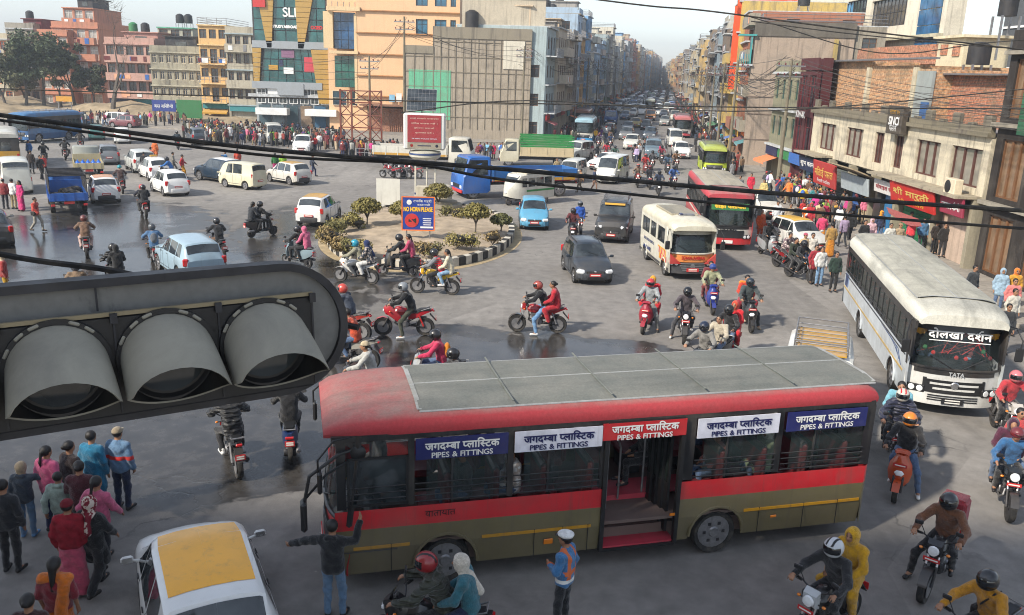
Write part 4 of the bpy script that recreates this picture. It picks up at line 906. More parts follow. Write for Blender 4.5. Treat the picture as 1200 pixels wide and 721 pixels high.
    for dz in (-.03, .035): m.box((0, fx(0, .5)+.062, .47+dz), (.36, .004, .03), 1)
    part('number_plate', m, ['ink', 'foil'], fc.get('plate', '#b52a2a'))
    m = MB(); m.box((0, h-.75, fl+.28), (W*1.8, .3, .5), 0, bev=.08); m.tube([(W*.5+.22*cos(a), h-1.05+.1*sin(a), fl+.62+.2*sin(a)) for a in np.linspace(0, 2*pi, 15)], .018, 5); part('dashboard', m, ['seat_vinyl'])
    for (z, c_, th, a, b_) in rails:
        m = MB()
        for sx in (-1, 1):
            for p, q in ((a, b_),):
                seg = [y for y in np.linspace(p, q, 24)]; 
                for y0, y1 in zip(seg[:-1], seg[1:]):
                    if any(u-.03 < (y0+y1)/2 < w+.03 for u, w in doors.get(sx, ())) or max(zl(y0), zl(y1)) > z-.04: continue
                    m.box((sx*(W+.006), (y0+y1)/2, z), (.02, y1-y0+.001, th))
        part('side_stripe', m, [PM(c_)])
    if carrier:
        m = MB()
        for sx in (-.8, .8): m.tube([(sx*W, -h+.4, H+.12), (sx*W, h-1.2, H+.12)], .02, 5)
        for y in np.linspace(-h+.4, h-1.2, 9): m.tube([(-.8*W, y, H+.12), (.8*W, y, H+.12)], .016, 4); [m.tube([(sx*W, y, H-.05), (sx*W, y, H+.12)], .016, 4) for sx in (-.8, .8)]
        part('roof_rack', m, ['steel'])
    TM[key] = P_; return P_
# ---------------------------------------------------------------- trucks and three-wheelers
def truck(kind):
    if ('tr', kind) in TM: return TM['tr', kind]
    P_ = []
    def part(n, mb, mats, ck=None, sub=None, X=None): P_.append((n, mb.mesh(n, mats, 40), ck, sub, X))
    q = dict(pickup=(4.6, .85, 1.75, 1.6, .33, -2.25, .95), light=(5.2, .92, 2.05, 1.65, .36, -2.6, .8), heavy=(8.4, 1.2, 2.75, 2.0, .5, -4.2, 1.15), box=(6.6, 1.05, 2.35, 1.7, .42, -3.3, .9))[kind.split('_')[0]]
    L, W, Hc, cl, R, tail, fl = q; h = L/2; cb = h-cl
    m = MB(); rg = []
    hood = kind.startswith('pickup')
    pr = [(h, .38), (h+.03, .7), (h-.03, fl+.35), (h-(.95 if hood else .12), fl+.42), (h-(1.3 if hood else .42), Hc-.08), (h-(1.45 if hood else .6), Hc), (cb+.1, Hc), (cb, Hc-.08), (cb, .55), (cb+.2, .4)]
    for x, ins in ((-W, .06), (-W+.08, 0), (W-.08, 0), (W, .06)): rg.append([(x*(1 if z < fl+.5 else .93), y-(ins if y > cb+.3 else -ins), z-(ins if z > 1 else 0)) for y, z in pr])
    m.loft(rg); part('cab', m, ['paint'], 'paint')
    m = MB(); a, b_ = pr[3], pr[4]; n = .02
    m.loft([[(x, a[0]+(b_[0]-a[0])*f+n, a[1]+(b_[1]-a[1])*f+n) for x in (-W*.82, 0, W*.82)] for f in (.1, .92)], 0, closed=False); part('windscreen', m, ['glass_dark'])
    for sx in (-1, 1):
        m = MB(); x = sx*(W*.985); m.loft([[(x, y, fl+.45), (x*.955, y-(.12 if i else 0), Hc-.2)] for i, y in enumerate((cb+.25, h-(1.0 if hood else .35)))], 0, closed=False); part('side_window', m, ['glass_dark'])
        m = MB(); m.box((sx*W*.72, h+.03, .78), (.3, .06, .2), 0, bev=.03); part('headlight', m, ['lamp_glass'])
        m = MB(); m.box((sx*(W+.14), h-.35, Hc-.5), (.16, .05, .3), 0, bev=.02); m.tube([(sx*(W-.05), h-.4, Hc-.3), (sx*(W+.14), h-.35, Hc-.35)], .015, 5); part('wing_mirror', m, ['seat_vinyl'])
        m = MB(); m.box((sx*W*.85, tail-.02, fl-.22), (.2, .06, .12), 0, bev=.02); part('tail_light', m, ['red_lens'])
    m = MB(); m.box((0, h+.05, .5), (W*1.95, .12, .2), 0, bev=.03); m.box((0, h+.02, .8), (W*1.0, .04, .26), 1); m.box((0, h+.12, .5), (.5, .02, .12), 2); part('bumper', m, ['plastic', 'seat_vinyl', PM('#b52a2a')], 'trim')
    m = MB()
    for sx in (-.4, .4): m.box((sx, (cb+tail)/2, fl-.25), (.1, cb-tail+.4, .16))
    part('chassis', m, ['dark_metal'])
    wl = [h-.75, tail+(.85 if kind.startswith('pickup') else 1.3)]+([tail+2.2] if kind == 'heavy_x' else [])
    tm, rm = wheel_mesh(R, .24, 'car')
    for y in wl:
        for sx in (-1, 1): P_.append(('wheel', tm, None, [('rim', rm, None)], T(sx*(W-.14), y, R)))
    bw = W*1.0
    if 'box' not in kind.split('_')[0] or True:
        hs = dict(pickup=.42, light=.42, heavy=.75, box=.8)[kind.split('_')[0]]
        m = MB(); b0 = cb-.08; m.box((0, (b0+tail)/2, fl), (bw*2, b0-tail, .08), 0)
        part('bed_floor', m, ['plastic'], 'trim')
        for sx in (-1, 1):
            m = MB(); m.box((sx*(bw-.025), (b0+tail)/2, fl+hs/2), (.05, b0-tail, hs), 0, bev=.01)
            for i in range(7): m.box((sx*(bw+.01), tail+.1+(b0-tail-.2)*i/6, fl+hs/2), (.04, .06, hs), 1)
            m.box((sx*(bw+.005), (b0+tail)/2, fl+.1), (.035, b0-tail, .18), 2); part('side_board', m, ['paint', 'paint', PM('mustard') if kind.startswith('heavy') else 'paint'], 'bed')
        m = MB(); m.box((0, tail, fl+hs/2), (bw*2, .05, hs), 0, bev=.01)
        for i in range(4): m.box((-bw+.2+i*(bw*2-.4)/3, tail-.03, fl+hs/2), (.06, .03, hs), 0)
        m.box((0, tail-.03, fl-.1), (.5, .03, .13), 1); part('tailgate', m, ['paint', PM('#b52a2a')], 'bed')
        m = MB(); m.box((0, b0, fl+hs/2+.15), (bw*2, .05, hs+.3), 0, bev=.01); part('headboard', m, ['paint'], 'bed')
    if 'cage' in kind:
        m = MB(); zt = Hc+.1
        for sx in (-1, 1):
            for z in np.linspace(fl+hs+.12, zt, 5): m.box((sx*bw*.97, (tail+b0)/2, z), (.03, b0-tail, .13))
            for y in np.linspace(tail, b0, 7): m.tube([(sx*bw*.97, y, fl+hs), (sx*bw*.97, y, zt)], .035, 4)
        for y in np.linspace(tail, b0, 7): m.tube([(-bw*.97, y, zt), (bw*.97, y, zt)], .035, 4)
        part('cargo_cage', m, ['dark_metal' if 'green' not in kind else PM('green')])
    if 'green' in kind:
        m = MB(); zt = Hc+.1
        for sx in (-1, 1):
            for k_ in range(5): m.box((sx*bw, (tail+b0)/2, fl+hs+.1+k_*.22), (.03, b0-tail, .14))
        m.box((0, b0, (fl+zt)/2+.2), (bw*2, .04, zt-fl-.3)); part('cage_slat', m, [PM('#1d7a3a')])
    TM['tr', kind] = P_; return P_
def tempo():
    if 'tempo' in TM: return TM['tempo']
    P_ = []
    def part(n, mb, mats, ck=None, sub=None, X=None): P_.append((n, mb.mesh(n, mats, 40), ck, sub, X))
    W = .75; m = MB(); rg = []
    for y, z0, z1, w in ((-1.9, .45, 1.95, .72), (-1.85, .4, 2.0, .75), (.6, .4, 2.02, .75), (1.1, .45, 1.95, .68), (1.45, .5, 1.5, .5), (1.7, .55, 1.15, .3), (1.78, .6, 1.0, .2)):
        rg.append([(-w, y, z0), (-w, y, z0+(z1-z0)*.4), (-w*.95, y, z1-.08), (-w*.8, y, z1), (w*.8, y, z1), (w*.95, y, z1-.08), (w, y, z0+(z1-z0)*.4), (w, y, z0)])
    m.loft(rg); part('body', m, ['paint'], 'paint')
    for sx in (-1, 1):
        for a, b_ in ((-1.6, -.95), (-.85, -.2), (-.1, .5), (.65, 1.05)): m = MB(); m.quad((sx*.755, a, 1.2), (sx*.755, b_, 1.2), (sx*.735, b_, 1.75), (sx*.735, a, 1.75)); part('side_window', m, ['glass_dark'])
        m = MB(); m.box((sx*.757, -.6, .95), (.012, 2.5, .12)); part('side_stripe', m, [PM('#13803c')])
    m = MB(); m.loft([[(-.6, 1.13, 1.9), (.6, 1.13, 1.9)], [(-.44, 1.49, 1.48), (.44, 1.49, 1.48)]], 0, closed=False); part('windscreen', m, ['glass_dark'])
    m = MB(); m.box((0, -.6, 2.03), (1.4, 2.5, .03), 0); part('roof_panel', m, ['roof_dust'], 'cream')
    m = MB(); m.sphere((0, 1.79, .85), (.1, .06, .1), 10, 6); part('headlight', m, ['lamp_glass'])
    m = MB(); m.box((0, 0, .42), (1.3, 3.2, .1)); m.tube([(0, 1.5, .3), (0, 1.4, .7)], .05, 6); part('chassis', m, ['dark_metal'])
    tm, rm = wheel_mesh(.25, .12, 'car')
    for x, y in ((0, 1.5), (-.6, -1.2), (.6, -1.2)): P_.append(('wheel', tm, None, [('rim', rm, None)], T(x, y, .25)))
    TM['tempo'] = P_; return P_
# ---------------------------------------------------------------- buildings (front faces local -Y, x runs along the front)
def AT(x, y, Y):                       # survey helper: sight line meets the depth Y
    r = RM @ np.array([x-600., -(y-360.5), -F_]); t = Y/r[1]; return (r[0]*t, Y, CH+r[2]*t)
WM = {}
def window_mesh(w, h, kind='grid', glass='building_glass'):
    k = (round(w, 2), round(h, 2), kind, glass)
    if k in WM: return WM[k]
    m = MB(); t = .07
    for sx in (-1, 1): m.box((sx*(w/2-t/2), 0, h/2), (t, .09, h))
    for z in (t/2, h-t/2): m.box((0, 0.002, z), (w-2*t, .085, t))
    if kind == 'grid':
        n = 2 if w < 1.9 else 3
        for i in range(1, n): m.box((-w/2+w*i/n, .004, h/2), (.05, .07, h-2*t))
        m.box((0, .008, h*.7), (w-2*t, .05, .045))
    if kind == 'wood':
        for i in (1, 2): m.box((-w/2+w*i/3, -.01, h/2), (.14, .08, h-2*t))
    if kind == 'curtain':
        for i in range(1, max(2, int(w/.9))): m.box((-w/2+w*i/max(2, int(w/.9)), .003, h/2), (.05, .08, h-2*t))
        for i in range(1, max(2, int(h/1.2))): m.box((0, .006, h*i/max(2, int(h/1.2))), (w-2*t, .07, .05))
    p = MB(); p.box((0, .035, h/2), (w-t, .02, h-t)); WM[k] = (m.mesh('window', ['plastic'], 0), p.mesh('pane', [glass], 0)); return WM[k]
def add_window(par, x, z, w, h, fc, gc, kind='grid', X=None, pane=True, y=.14):
    a, b_ = window_mesh(w, h, kind); o = put('window', a, par); o.color = col(fc); Mx = (X if X is not None else Matrix()) @ T(x+w/2, y, z); o.matrix_local = Mx
    if pane: q = put('pane', b_, o); q.color = col(gc)
    return o
def holes(mb, w, h0, h1, ops, th=.22, mat=0):   # a wall slab with openings (x0,x1,z0,z1), front at y=0
    xs = sorted(set([0, w]+[v for o in ops for v in o[:2]])); zs = sorted(set([h0, h1]+[v for o in ops for v in o[2:4]]))
    for i in range(len(xs)-1):
        run = None
        for j in range(len(zs)-1):
            c = ((xs[i]+xs[i+1])/2, (zs[j]+zs[j+1])/2); solid = not any(o[0] < c[0] < o[1] and o[2] < c[1] < o[3] for o in ops)
            if solid: run = (run[0], zs[j+1]) if run else (zs[j], zs[j+1])
            if (not solid or j == len(zs)-2) and run: mb.box((c[0], th/2, (run[0]+run[1])/2), (xs[i+1]-xs[i], th, run[1]-run[0]), mat); run = None
SHOPC = ['red', 'navy', 'mustard', 'green', 'white', 'maroon', 'blue', 'orange', 'teal']
def building(label, loc, rz, w, d, floors, c='cream', cols=4, win=(1.3, 1.45), frame='brown', gc=(.03,.035,.04), sides=(), balc=(), rail='bars', slab=True, slabc='silver', top='parapet', tank=0, shop=True, shopc='charcoal', wallm='wall', kind='grid', name='building', rnd=None, group=None, boxroom=None, cat='building', sill=.85, pane=True, laundry=False):
    rnd = rnd or random.Random(int(abs(loc[0]*13+loc[1]*7)*10)); root = thing(name, label, cat, loc, rz, group)
    H = sum(floors); xl, xr = .26 if 'L' in sides else .01, .26 if 'R' in sides else .01; m = MB(); m.box(((w+xl-xr)/2, d/2+.11, H/2), (w-xl-xr, d-.22, H)); 
    zs = [0]
    for f in floors: zs.append(zs[-1]+f)
    faces = [('F', Matrix(), w, cols)]
    if 'L' in sides: faces.append(('L', T(0, d) @ RZ(-pi/2), d, max(2, int(cols*d/w))))
    if 'R' in sides: faces.append(('R', T(w, 0) @ RZ(pi/2), d, max(2, int(cols*d/w))))
    for nm, X, fw, nc in faces:
        ops = []; st = fw/nc
        for k in range(1 if (shop and nm == 'F') else 0, len(floors)):
            for i in range(nc):
                if nm != 'F' and rnd.random() < .3: continue
                ww = min(win[0], st-.35); dr = k in balc and i % 2 == 1 and nm == 'F'
                x = st*(i+.5)-ww/2; z0 = zs[k]+(sill if not dr else .12); z1 = min(z0+win[1]+(sill-.12 if dr else 0), zs[k+1]-.25); ops.append((round(x, 3), round(x+ww, 3), round(z0, 3), round(z1, 3)))
        m.X = X @ T(0, -.12 if True else 0); holes(m, fw, 0 if not (shop and nm == 'F') else floors[0], H, ops, .24); m.X = None
        for o in ops: add_window(root, o[0], o[2], o[1]-o[0], o[3]-o[2], frame, gc, kind, X @ T(0, -.12), pane)
    put('wall', m.mesh('wall', [wallm], 0), root, c=c)
    if slab:
        m = MB()
        for k in range(1, len(zs)-(0 if top == 'slab' else 0)): m.box((w/2, -.2 if k < len(zs)-1 else d/2-.15, zs[k]), (w+.16, .5 if k < len(zs)-1 else d+.5, .16))
        put('floor_slab', m.mesh('slab', ['concrete'], 0), root, c=slabc)
    m = MB(); y0 = -.1; ph = .85
    if top in ('parapet', 'rail'):
        if top == 'parapet':
            for a in ((w/2, y0, w, .12), (w/2, d-.1, w, .12)): m.box((a[0], a[1], H+.08+ph/2), (a[2], a[3], ph))
            for x in (.06, w-.06): m.box((x, d/2, H+.08+ph/2), (.12, d-.34, ph))
            put('parapet', m.mesh('parapet', [wallm], 0), root, c=c)
        else:
            for z in (.35, .65, .95): m.tube([(0, y0, H+z), (w, y0, H+z)], .03, 4); m.tube([(0, y0, H+z), (0, d, H+z)], .03, 4); m.tube([(w, y0, H+z), (w, d, H+z)], .03, 4)
            for i in range(int(w)+1): m.box((w*i/int(w), y0, H+.5), (.07, .07, 1.))
            put('roof_railing', m.mesh('rail', ['steel'], 0), root)
    if boxroom:
        bx, bw_, bh, bc = boxroom; m = MB(); m.box((bx+bw_/2, d*.5, H+bh/2), (bw_, d*.6, bh)); m.box((bx+bw_/2, d*.5, H+bh+.07), (bw_+.6, d*.6+.6, .14), 1)
        m.box((bx+bw_*.5, d*.2-.02, H+bh*.5), (bw_*.35, .05, bh*.4), 2); put('rooftop_room', m.mesh('room', [wallm, 'concrete', 'glass_dark'], 0), root, c=bc)
    for t in range(tank):
        x = w*(.25+.5*rnd.random()) if tank == 1 else w*(.3+.25*t); m = MB(); zt = H+(boxroom[2]+.14 if boxroom else .9); m.lathe([(.001, zt), (.62, zt), (.65, zt+.3), (.62, zt+1.15), (.3, zt+1.4), (.001, zt+1.45)], 12, 0, 'Z', (x, d*.5, 0)); 
        m2 = m; [m2.box((x+sx*.5, d*.5+sy*.5, H+(zt-H)/2), (.08, .08, zt-H), 1) for sx in (-1, 1) for sy in (-1, 1)]
        put('water_tank', m.mesh('tank', ['plastic', 'steel']), root, c=rnd.choice(['black', 'black', 'green']) )
    for k in balc:
        m = MB(); z = zs[k]; dep = 1.05
        m.box((w/2, -.22-dep/2, z+.0), (w*.92, dep, .14), 0)
        if rail == 'solid':
            m.box((w/2, -.22-dep+.05, z+.55), (w*.92, .1, .96), 1); [m.box((w/2+sx*(w*.46-.05), -.22-dep/2, z+.55), (.1, dep-.2, .96), 1) for sx in (-1, 1)]
        else:
            for zz in (.5, .95): m.tube([(w*.04, -.22-dep+.04, z+zz), (w*.96, -.22-dep+.04, z+zz)], .03, 4, 2)
            for i in range(int(w*1.6)): m.box((w*.05+w*.9*i/max(1, int(w*1.6)-1), -.22-dep+.04, z+.5), (.05, .05, .9), 2)
        put('balcony', m.mesh('balcony', ['concrete', wallm, 'steel'], 0), root, c=slabc if rail != 'solid' else c)
        if laundry or rnd.random() < .3:
            for i in range(rnd.randint(2, 5)): x = w*(.1+.8*rnd.random()); m = MB(); m.box((x, -.22-dep-.03-.005*i, z+.5), (rnd.uniform(.4, .9), .03, rnd.uniform(.5, .9))); put('laundry', m.mesh('laundry', [PM(rnd.choice(['maroon', 'white', 'blue', 'peach', 'grey', 'white']), .9)], 0), root)
    if shop:
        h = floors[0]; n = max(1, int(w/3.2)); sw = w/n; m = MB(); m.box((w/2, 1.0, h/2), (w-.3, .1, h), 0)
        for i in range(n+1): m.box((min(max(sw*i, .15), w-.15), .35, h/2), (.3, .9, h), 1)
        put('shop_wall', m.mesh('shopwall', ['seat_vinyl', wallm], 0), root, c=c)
        for i in range(n):
            r = rnd.random(); x = sw*(i+.5); m = MB()
            if r < .55: m.box((x, .3, h*.38), (sw-.4, .06, h*.76)); [m.box((x, .26, .15+q*.22), (sw-.42, .03, .09)) for q in range(int(h*.7/.22))]; put('roller_shutter', m.mesh('shutter', ['plastic'], 0), root, c=rnd.choice(['silver', 'green', 'blue', 'grey', 'maroon']))
            m = MB(); m.box((x, -.28, h-.45), (sw-.25, .1, .75)); [m.box((x+rnd.uniform(-.1, .1), -.335, h-.3-.25*q), (sw*(.6-.2*q), .01, .12), 1) for q in (0, 1)]; put('shop_sign', m.mesh('sign', ['plastic', 'ink'], 0), root, c=rnd.choice(SHOPC))
            if rnd.random() < .4: m = MB(); m.loft([[(x-sw*.42, -.1, h-.9), (x+sw*.42, -.1, h-.9)], [(x-sw*.45, -1.3, h-1.3), (x+sw*.45, -1.3, h-1.3)], [(x-sw*.45, -1.3, h-1.5), (x+sw*.45, -1.3, h-1.5)]], 0, closed=False); put('awning', m.mesh('awning', ['cloth'], 0), root, c=rnd.choice(SHOPC))
    return root
def sign_text(root, s, x, y, z, width, mat='ink', nepali=False, X=None, height=None, fat=0, c=None, name='lettering'):
    mb = text_mb(s, width=width, height=height, X=(X if X is not None else Matrix()) @ T(x, y, z), nepali=nepali, fat=fat); o = put(name, mb.mesh('letters', [mat], 0), root)
    if c: o.color = col(c)
    return o
def part(name, mb, mats, root, c=None, sm=35): return put(name, mb.mesh(name, mats if isinstance(mats, list) else [mats], sm), root, c=c)
# ---------------------------------------------------------------- vegetation
def leafcloud(n, clumps, size, seed, flat=.5):
    r = np.random.RandomState(seed); cl = np.array([c[:3] for c in clumps]); rad = np.array([c[3] for c in clumps]); pick = r.choice(len(clumps), n, p=rad**2/np.sum(rad**2))
    d = r.normal(size=(n, 3)); d /= np.linalg.norm(d, axis=1)[:, None]; p = cl[pick]+d*(rad[pick]*(.55+.5*r.rand(n)**.6))[:, None]*np.array([1, 1, .8])
    a = r.normal(size=(n, 3)); a /= np.linalg.norm(a, axis=1)[:, None]; b_ = np.cross(a, d); b_ /= np.linalg.norm(b_, axis=1)[:, None]+1e-9; s = size*(.6+.8*r.rand(n))[:, None]
    V = np.stack([p-a*s, p+b_*s*flat, p+a*s, p-b_*s*flat], 1).reshape(-1, 3); F = np.arange(4*n).reshape(-1, 4)
    me = bpy.data.meshes.new('leaves'); me.vertices.add(4*n); me.vertices.foreach_set('co', V.ravel()); me.loops.add(4*n); me.loops.foreach_set('vertex_index', F.ravel()); me.polygons.add(n); me.polygons.foreach_set('loop_start', np.arange(n)*4); me.materials.append(M('leaf')); me.update(calc_edges=True); return me
def branches(m, p, d, L, r, depth, rnd, tips, spread=.5):
    p = Vector(p); d = Vector(d).normalized(); pts = [p]; rr = [r]
    for i in range(4): d = (d+Vector((rnd.uniform(-1, 1), rnd.uniform(-1, 1), rnd.uniform(-.3, .6)))*.13).normalized(); p = p+d*(L/4); pts.append(p.copy()); rr.append(r*(1-.13*(i+1)))
    m.tube(pts, rr, 6 if depth > 1 else 4, cap=False)
    if depth <= 0: tips.append(tuple(p)); return
    for k in range(rnd.choice([2, 3, 3])):
        e = (d+Vector((rnd.uniform(-1, 1), rnd.uniform(-1, 1), rnd.uniform(-.1, .7)))*spread).normalized(); branches(m, pts[rnd.choice([2, 3, 4])], e, L*rnd.uniform(.6, .85), rr[-1]*.75, depth-1, rnd, tips, spread)
def tree(label, loc, h, crown_r, c='#39452a', n=2600, seed=1, bare=False, name='tree', depth=3, group=None, leaf=.22):
    root = thing(name, label, 'tree', loc, 0, group); rnd = random.Random(seed); m = MB(); tips = []
    branches(m, (0, 0, -.2), (rnd.uniform(-.08, .08), 0, 1), h*.42, h*.03, depth+(1 if bare else 0), rnd, tips, .55 if bare else .7)
    part('trunk', m, 'bark', root)
    if not bare:
        cl = [(t[0], t[1], t[2], crown_r*rnd.uniform(.16, .3)) for t in tips]+[(rnd.uniform(-1, 1)*crown_r*.7, rnd.uniform(-1, 1)*crown_r*.7, h*rnd.uniform(.45, .95), crown_r*rnd.uniform(.18, .32)) for _ in range(16)]
        o = put('crown', leafcloud(n, cl, leaf, seed), root, c=c)
    else:
        m = MB()
        for t in tips:
            for _ in range(5): q = Vector(t)+Vector((rnd.uniform(-1, 1), rnd.uniform(-1, 1), rnd.uniform(-.2, 1)))*h*.09; m.tube([t, tuple(q)], [.02, .008], 3, cap=False)
        o = part('twig', m, 'bark', root); o['kind'] = 'stuff'
    return root
def bush(label, loc, r, c='#4c4a28', seed=1, flat=.75, n=1100, name='bush', stem=0, leaf=.05, group='shrubs on the traffic island', cat='bush'):
    root = thing(name, label, cat, loc, 0, group); m = MB(); rnd = random.Random(seed); z = stem+r*flat
    for i in range(6): a = i*1.05; m.tube([(0, 0, 0), (.02, 0, stem*.9), (cos(a)*r*.4, sin(a)*r*.4, z)], [.045, .035, .015] if stem else [.02, .015, .01], 5, cap=False)
    part('stem', m, 'bark', root); cl = [(rnd.uniform(-.5, .5)*r, rnd.uniform(-.5, .5)*r, z+rnd.uniform(-.4, .4)*r*flat, r*rnd.uniform(.45, .6)) for _ in range(9)]
    if stem: cl = [(cos(a)*r*q, sin(a)*r*q, z+(.12 if q < .5 else -.12)*r, r*.42) for q in (.25, .62) for a in np.linspace(0, 2*pi, 10)[:-1]]
    m = MB(); m.sphere((0, 0, z), (r*.62, r*.62, r*flat*.4), 12, 7); part('inner_core', m, 'leaf', root, '#241f12'); put('foliage', leafcloud(n, cl, leaf, seed, .7), root, c=c); return root  # dark solid core added inside so the foliage reads as dense
# ================================================================ THE PLACE
# ground and setting
def sheet(name, poly, z, mat, th=0, c=None):
    m = MB()
    if th: m.prism(poly, z-th, z, 0, 'XY')
    else: m.add([(x, y, z) for x, y in poly], [tuple(range(len(poly)))])
    o = put(name, m.mesh(name, [mat], 0), c=c); return struct(o)
sheet('ground', [(-900, -150), (900, -150), (900, 1600), (-900, 1600)], -.03, 'earth')
sheet('road', [(-160, -30), (90, -30), (60, 110), (140, 800), (110, 800), (2, 116), (-160, 150)], 0, 'asphalt')
u = np.array([.165, .986]); nR = np.array([.986, -.165])
def LP(s, o=0): p = np.array([-1.5, 79])+u*s+nR*o; return (float(p[0]), float(p[1]))      # left row line
def RP(s, o=0): p = np.array([21.2, 79.])+u*s+nR*o; return (float(p[0]), float(p[1]))     # right row line
# pavements (0.15 m kerbs)
sheet('pavement', [(18.4, 20), (34, 20), (34, 66), (23.5, 66), (17.4, 66), (17.4, 50)], .15, 'pavement', .2)
sheet('pavement', [(17.4, 66), (24, 66), RP(0, 1.5), RP(560, 1.5), RP(560, -2.2), RP(0, -2.6)], .15, 'pavement', .2)
sheet('pavement', [LP(26, 2.2), LP(26, -2), LP(560, -2), LP(560, 2.2)], .15, 'pavement', .2)
sheet('pavement', [LP(26, -2), LP(26, 2.2), (-12, 99), (-34, 104), (-58, 112), (-160, 134), (-160, 142), (-58, 121), (-14, 107)], .14, 'pavement', .2)
# far hills in the haze at the end of the street
m = MB(); r = np.random.RandomState(3); xs = np.linspace(-900, 1100, 60); hh = 14+8*np.sin(xs/150)+r.rand(60)*6
m.loft([[(x, 1500, -2) for x in xs], [(x, 1600, h) for x, h in zip(xs, hh)], [(x, 1900, h*.4) for x, h in zip(xs, hh)]], 0, closed=False); struct(put('hills', m.mesh('hills', ['dry_bank'])))
# dry bank on the left
m = MB(); r = np.random.RandomState(8); gx = np.linspace(-100, -36, 34); gy = np.linspace(119, 140, 14)
def bank(x, y):
    e = min(1, (y-119)/7, (140-y)/3, (x+100)/8, (-36-x)/8); return -.02+max(0, e)*(1.5+.5*sin(x*.3)+.3*sin(y*.7+x*.9))
m.loft([[(x, y, bank(x, y)) for x in gx] for y in gy], 0, closed=False); struct(put('dry_bank', m.mesh('bank', ['dry_bank'])))
# ---- left background buildings
B = building
def Lb(label, px0, px1, pyt, Y, c, floors_n=5, **kw):     # a house seen between two sight lines, its roof at a given height
    a = AT(px0, 130, Y); b_ = AT(px1, 130, Y); top = AT((px0+px1)/2, pyt, Y)[2]; return B(label, (a[0], Y, 0), kw.pop('rz', 0), b_[0]-a[0], kw.pop('d', 10), [top/floors_n]*floors_n, c, **kw)
Lb('grey and cream brick house with brown tin roof behind the dark trees', 18, 50, 34, 150, '#8f8a7f', 4, cols=3, shop=False, tank=1, wallm='dirty_wall', boxroom=(2, 3, 1.6, 'maroon'))
Lb('low cream house with yellow balcony at far left behind trees', -12, 19, 46, 146, '#b0a690', 4, cols=3, shop=False, balc=(3,), frame='orange', rail='solid')
Lb('flat cream block with pale roof between grey house and orange terraces', 48, 78, 56, 155, '#9c977c', 3, cols=3, shop=False)
o = '#b27a62'
Lb('lowest step of the orange terraced house behind bare tree', 54, 88, 42, 143, o, 5, cols=3, shop=False, balc=(3, 4), rail='solid', slabc=o, frame='white', gc=(.3,.28,.24))
Lb('middle step of the orange terraced house with white curtained windows', 71, 124, 33, 145, o, 5, cols=4, shop=False, balc=(1, 2, 3, 4), rail='solid', slabc=o, frame='white', gc=(.35,.32,.28), d=12)
Lb('tall orange top storey with flat overhanging roof above terraces', 86, 121, 10, 149, o, 6, cols=3, shop=False, balc=(4, 5), rail='solid', slabc=o, frame='white', top='slab', tank=1, boxroom=(1.5, 2.5, 1.6, 'charcoal'), gc=(.3,.28,.25))
Lb('pink house with long dark balconies behind the bare tree', 130, 187, 52, 131, '#b28e82', 4, cols=5, shop=True, balc=(1, 2, 3), rail='solid', slabc='#b28e82', tank=2, boxroom=(2, 5, 1.7, '#b0857a'), laundry=True)
Lb('grey concrete house with rows of tall dark windows left of yellow house', 181, 240, 62, 127, '#979280', 4, cols=7, win=(.95, 1.7), frame='cream', shop=True, slabc='#a9a491', wallm='dirty_wall', boxroom=(1.5, 4.5, 2.2, 'charcoal'))
Lb('white house with mint green roof trim and tanks above grey house', 192, 232, 33, 138, '#a6a797', 5, cols=3, shop=False, slabc='#5fa58a', tank=2, top='slab')
Lb('yellow orange house with small balconies and roof railing', 238, 271, 30, 124, '#c8a470', 5, cols=3, win=(1., 1.2), balc=(1, 2, 3), top='rail', slabc='#cdb080', frame='brown')
Lb('cream weathered house with wide grey top balcony beside yellow house', 269, 306, 40, 123, '#a49d8c', 5, cols=4, balc=(2, 4), rail='solid', slabc='#93a0a4', wallm='dirty_wall')
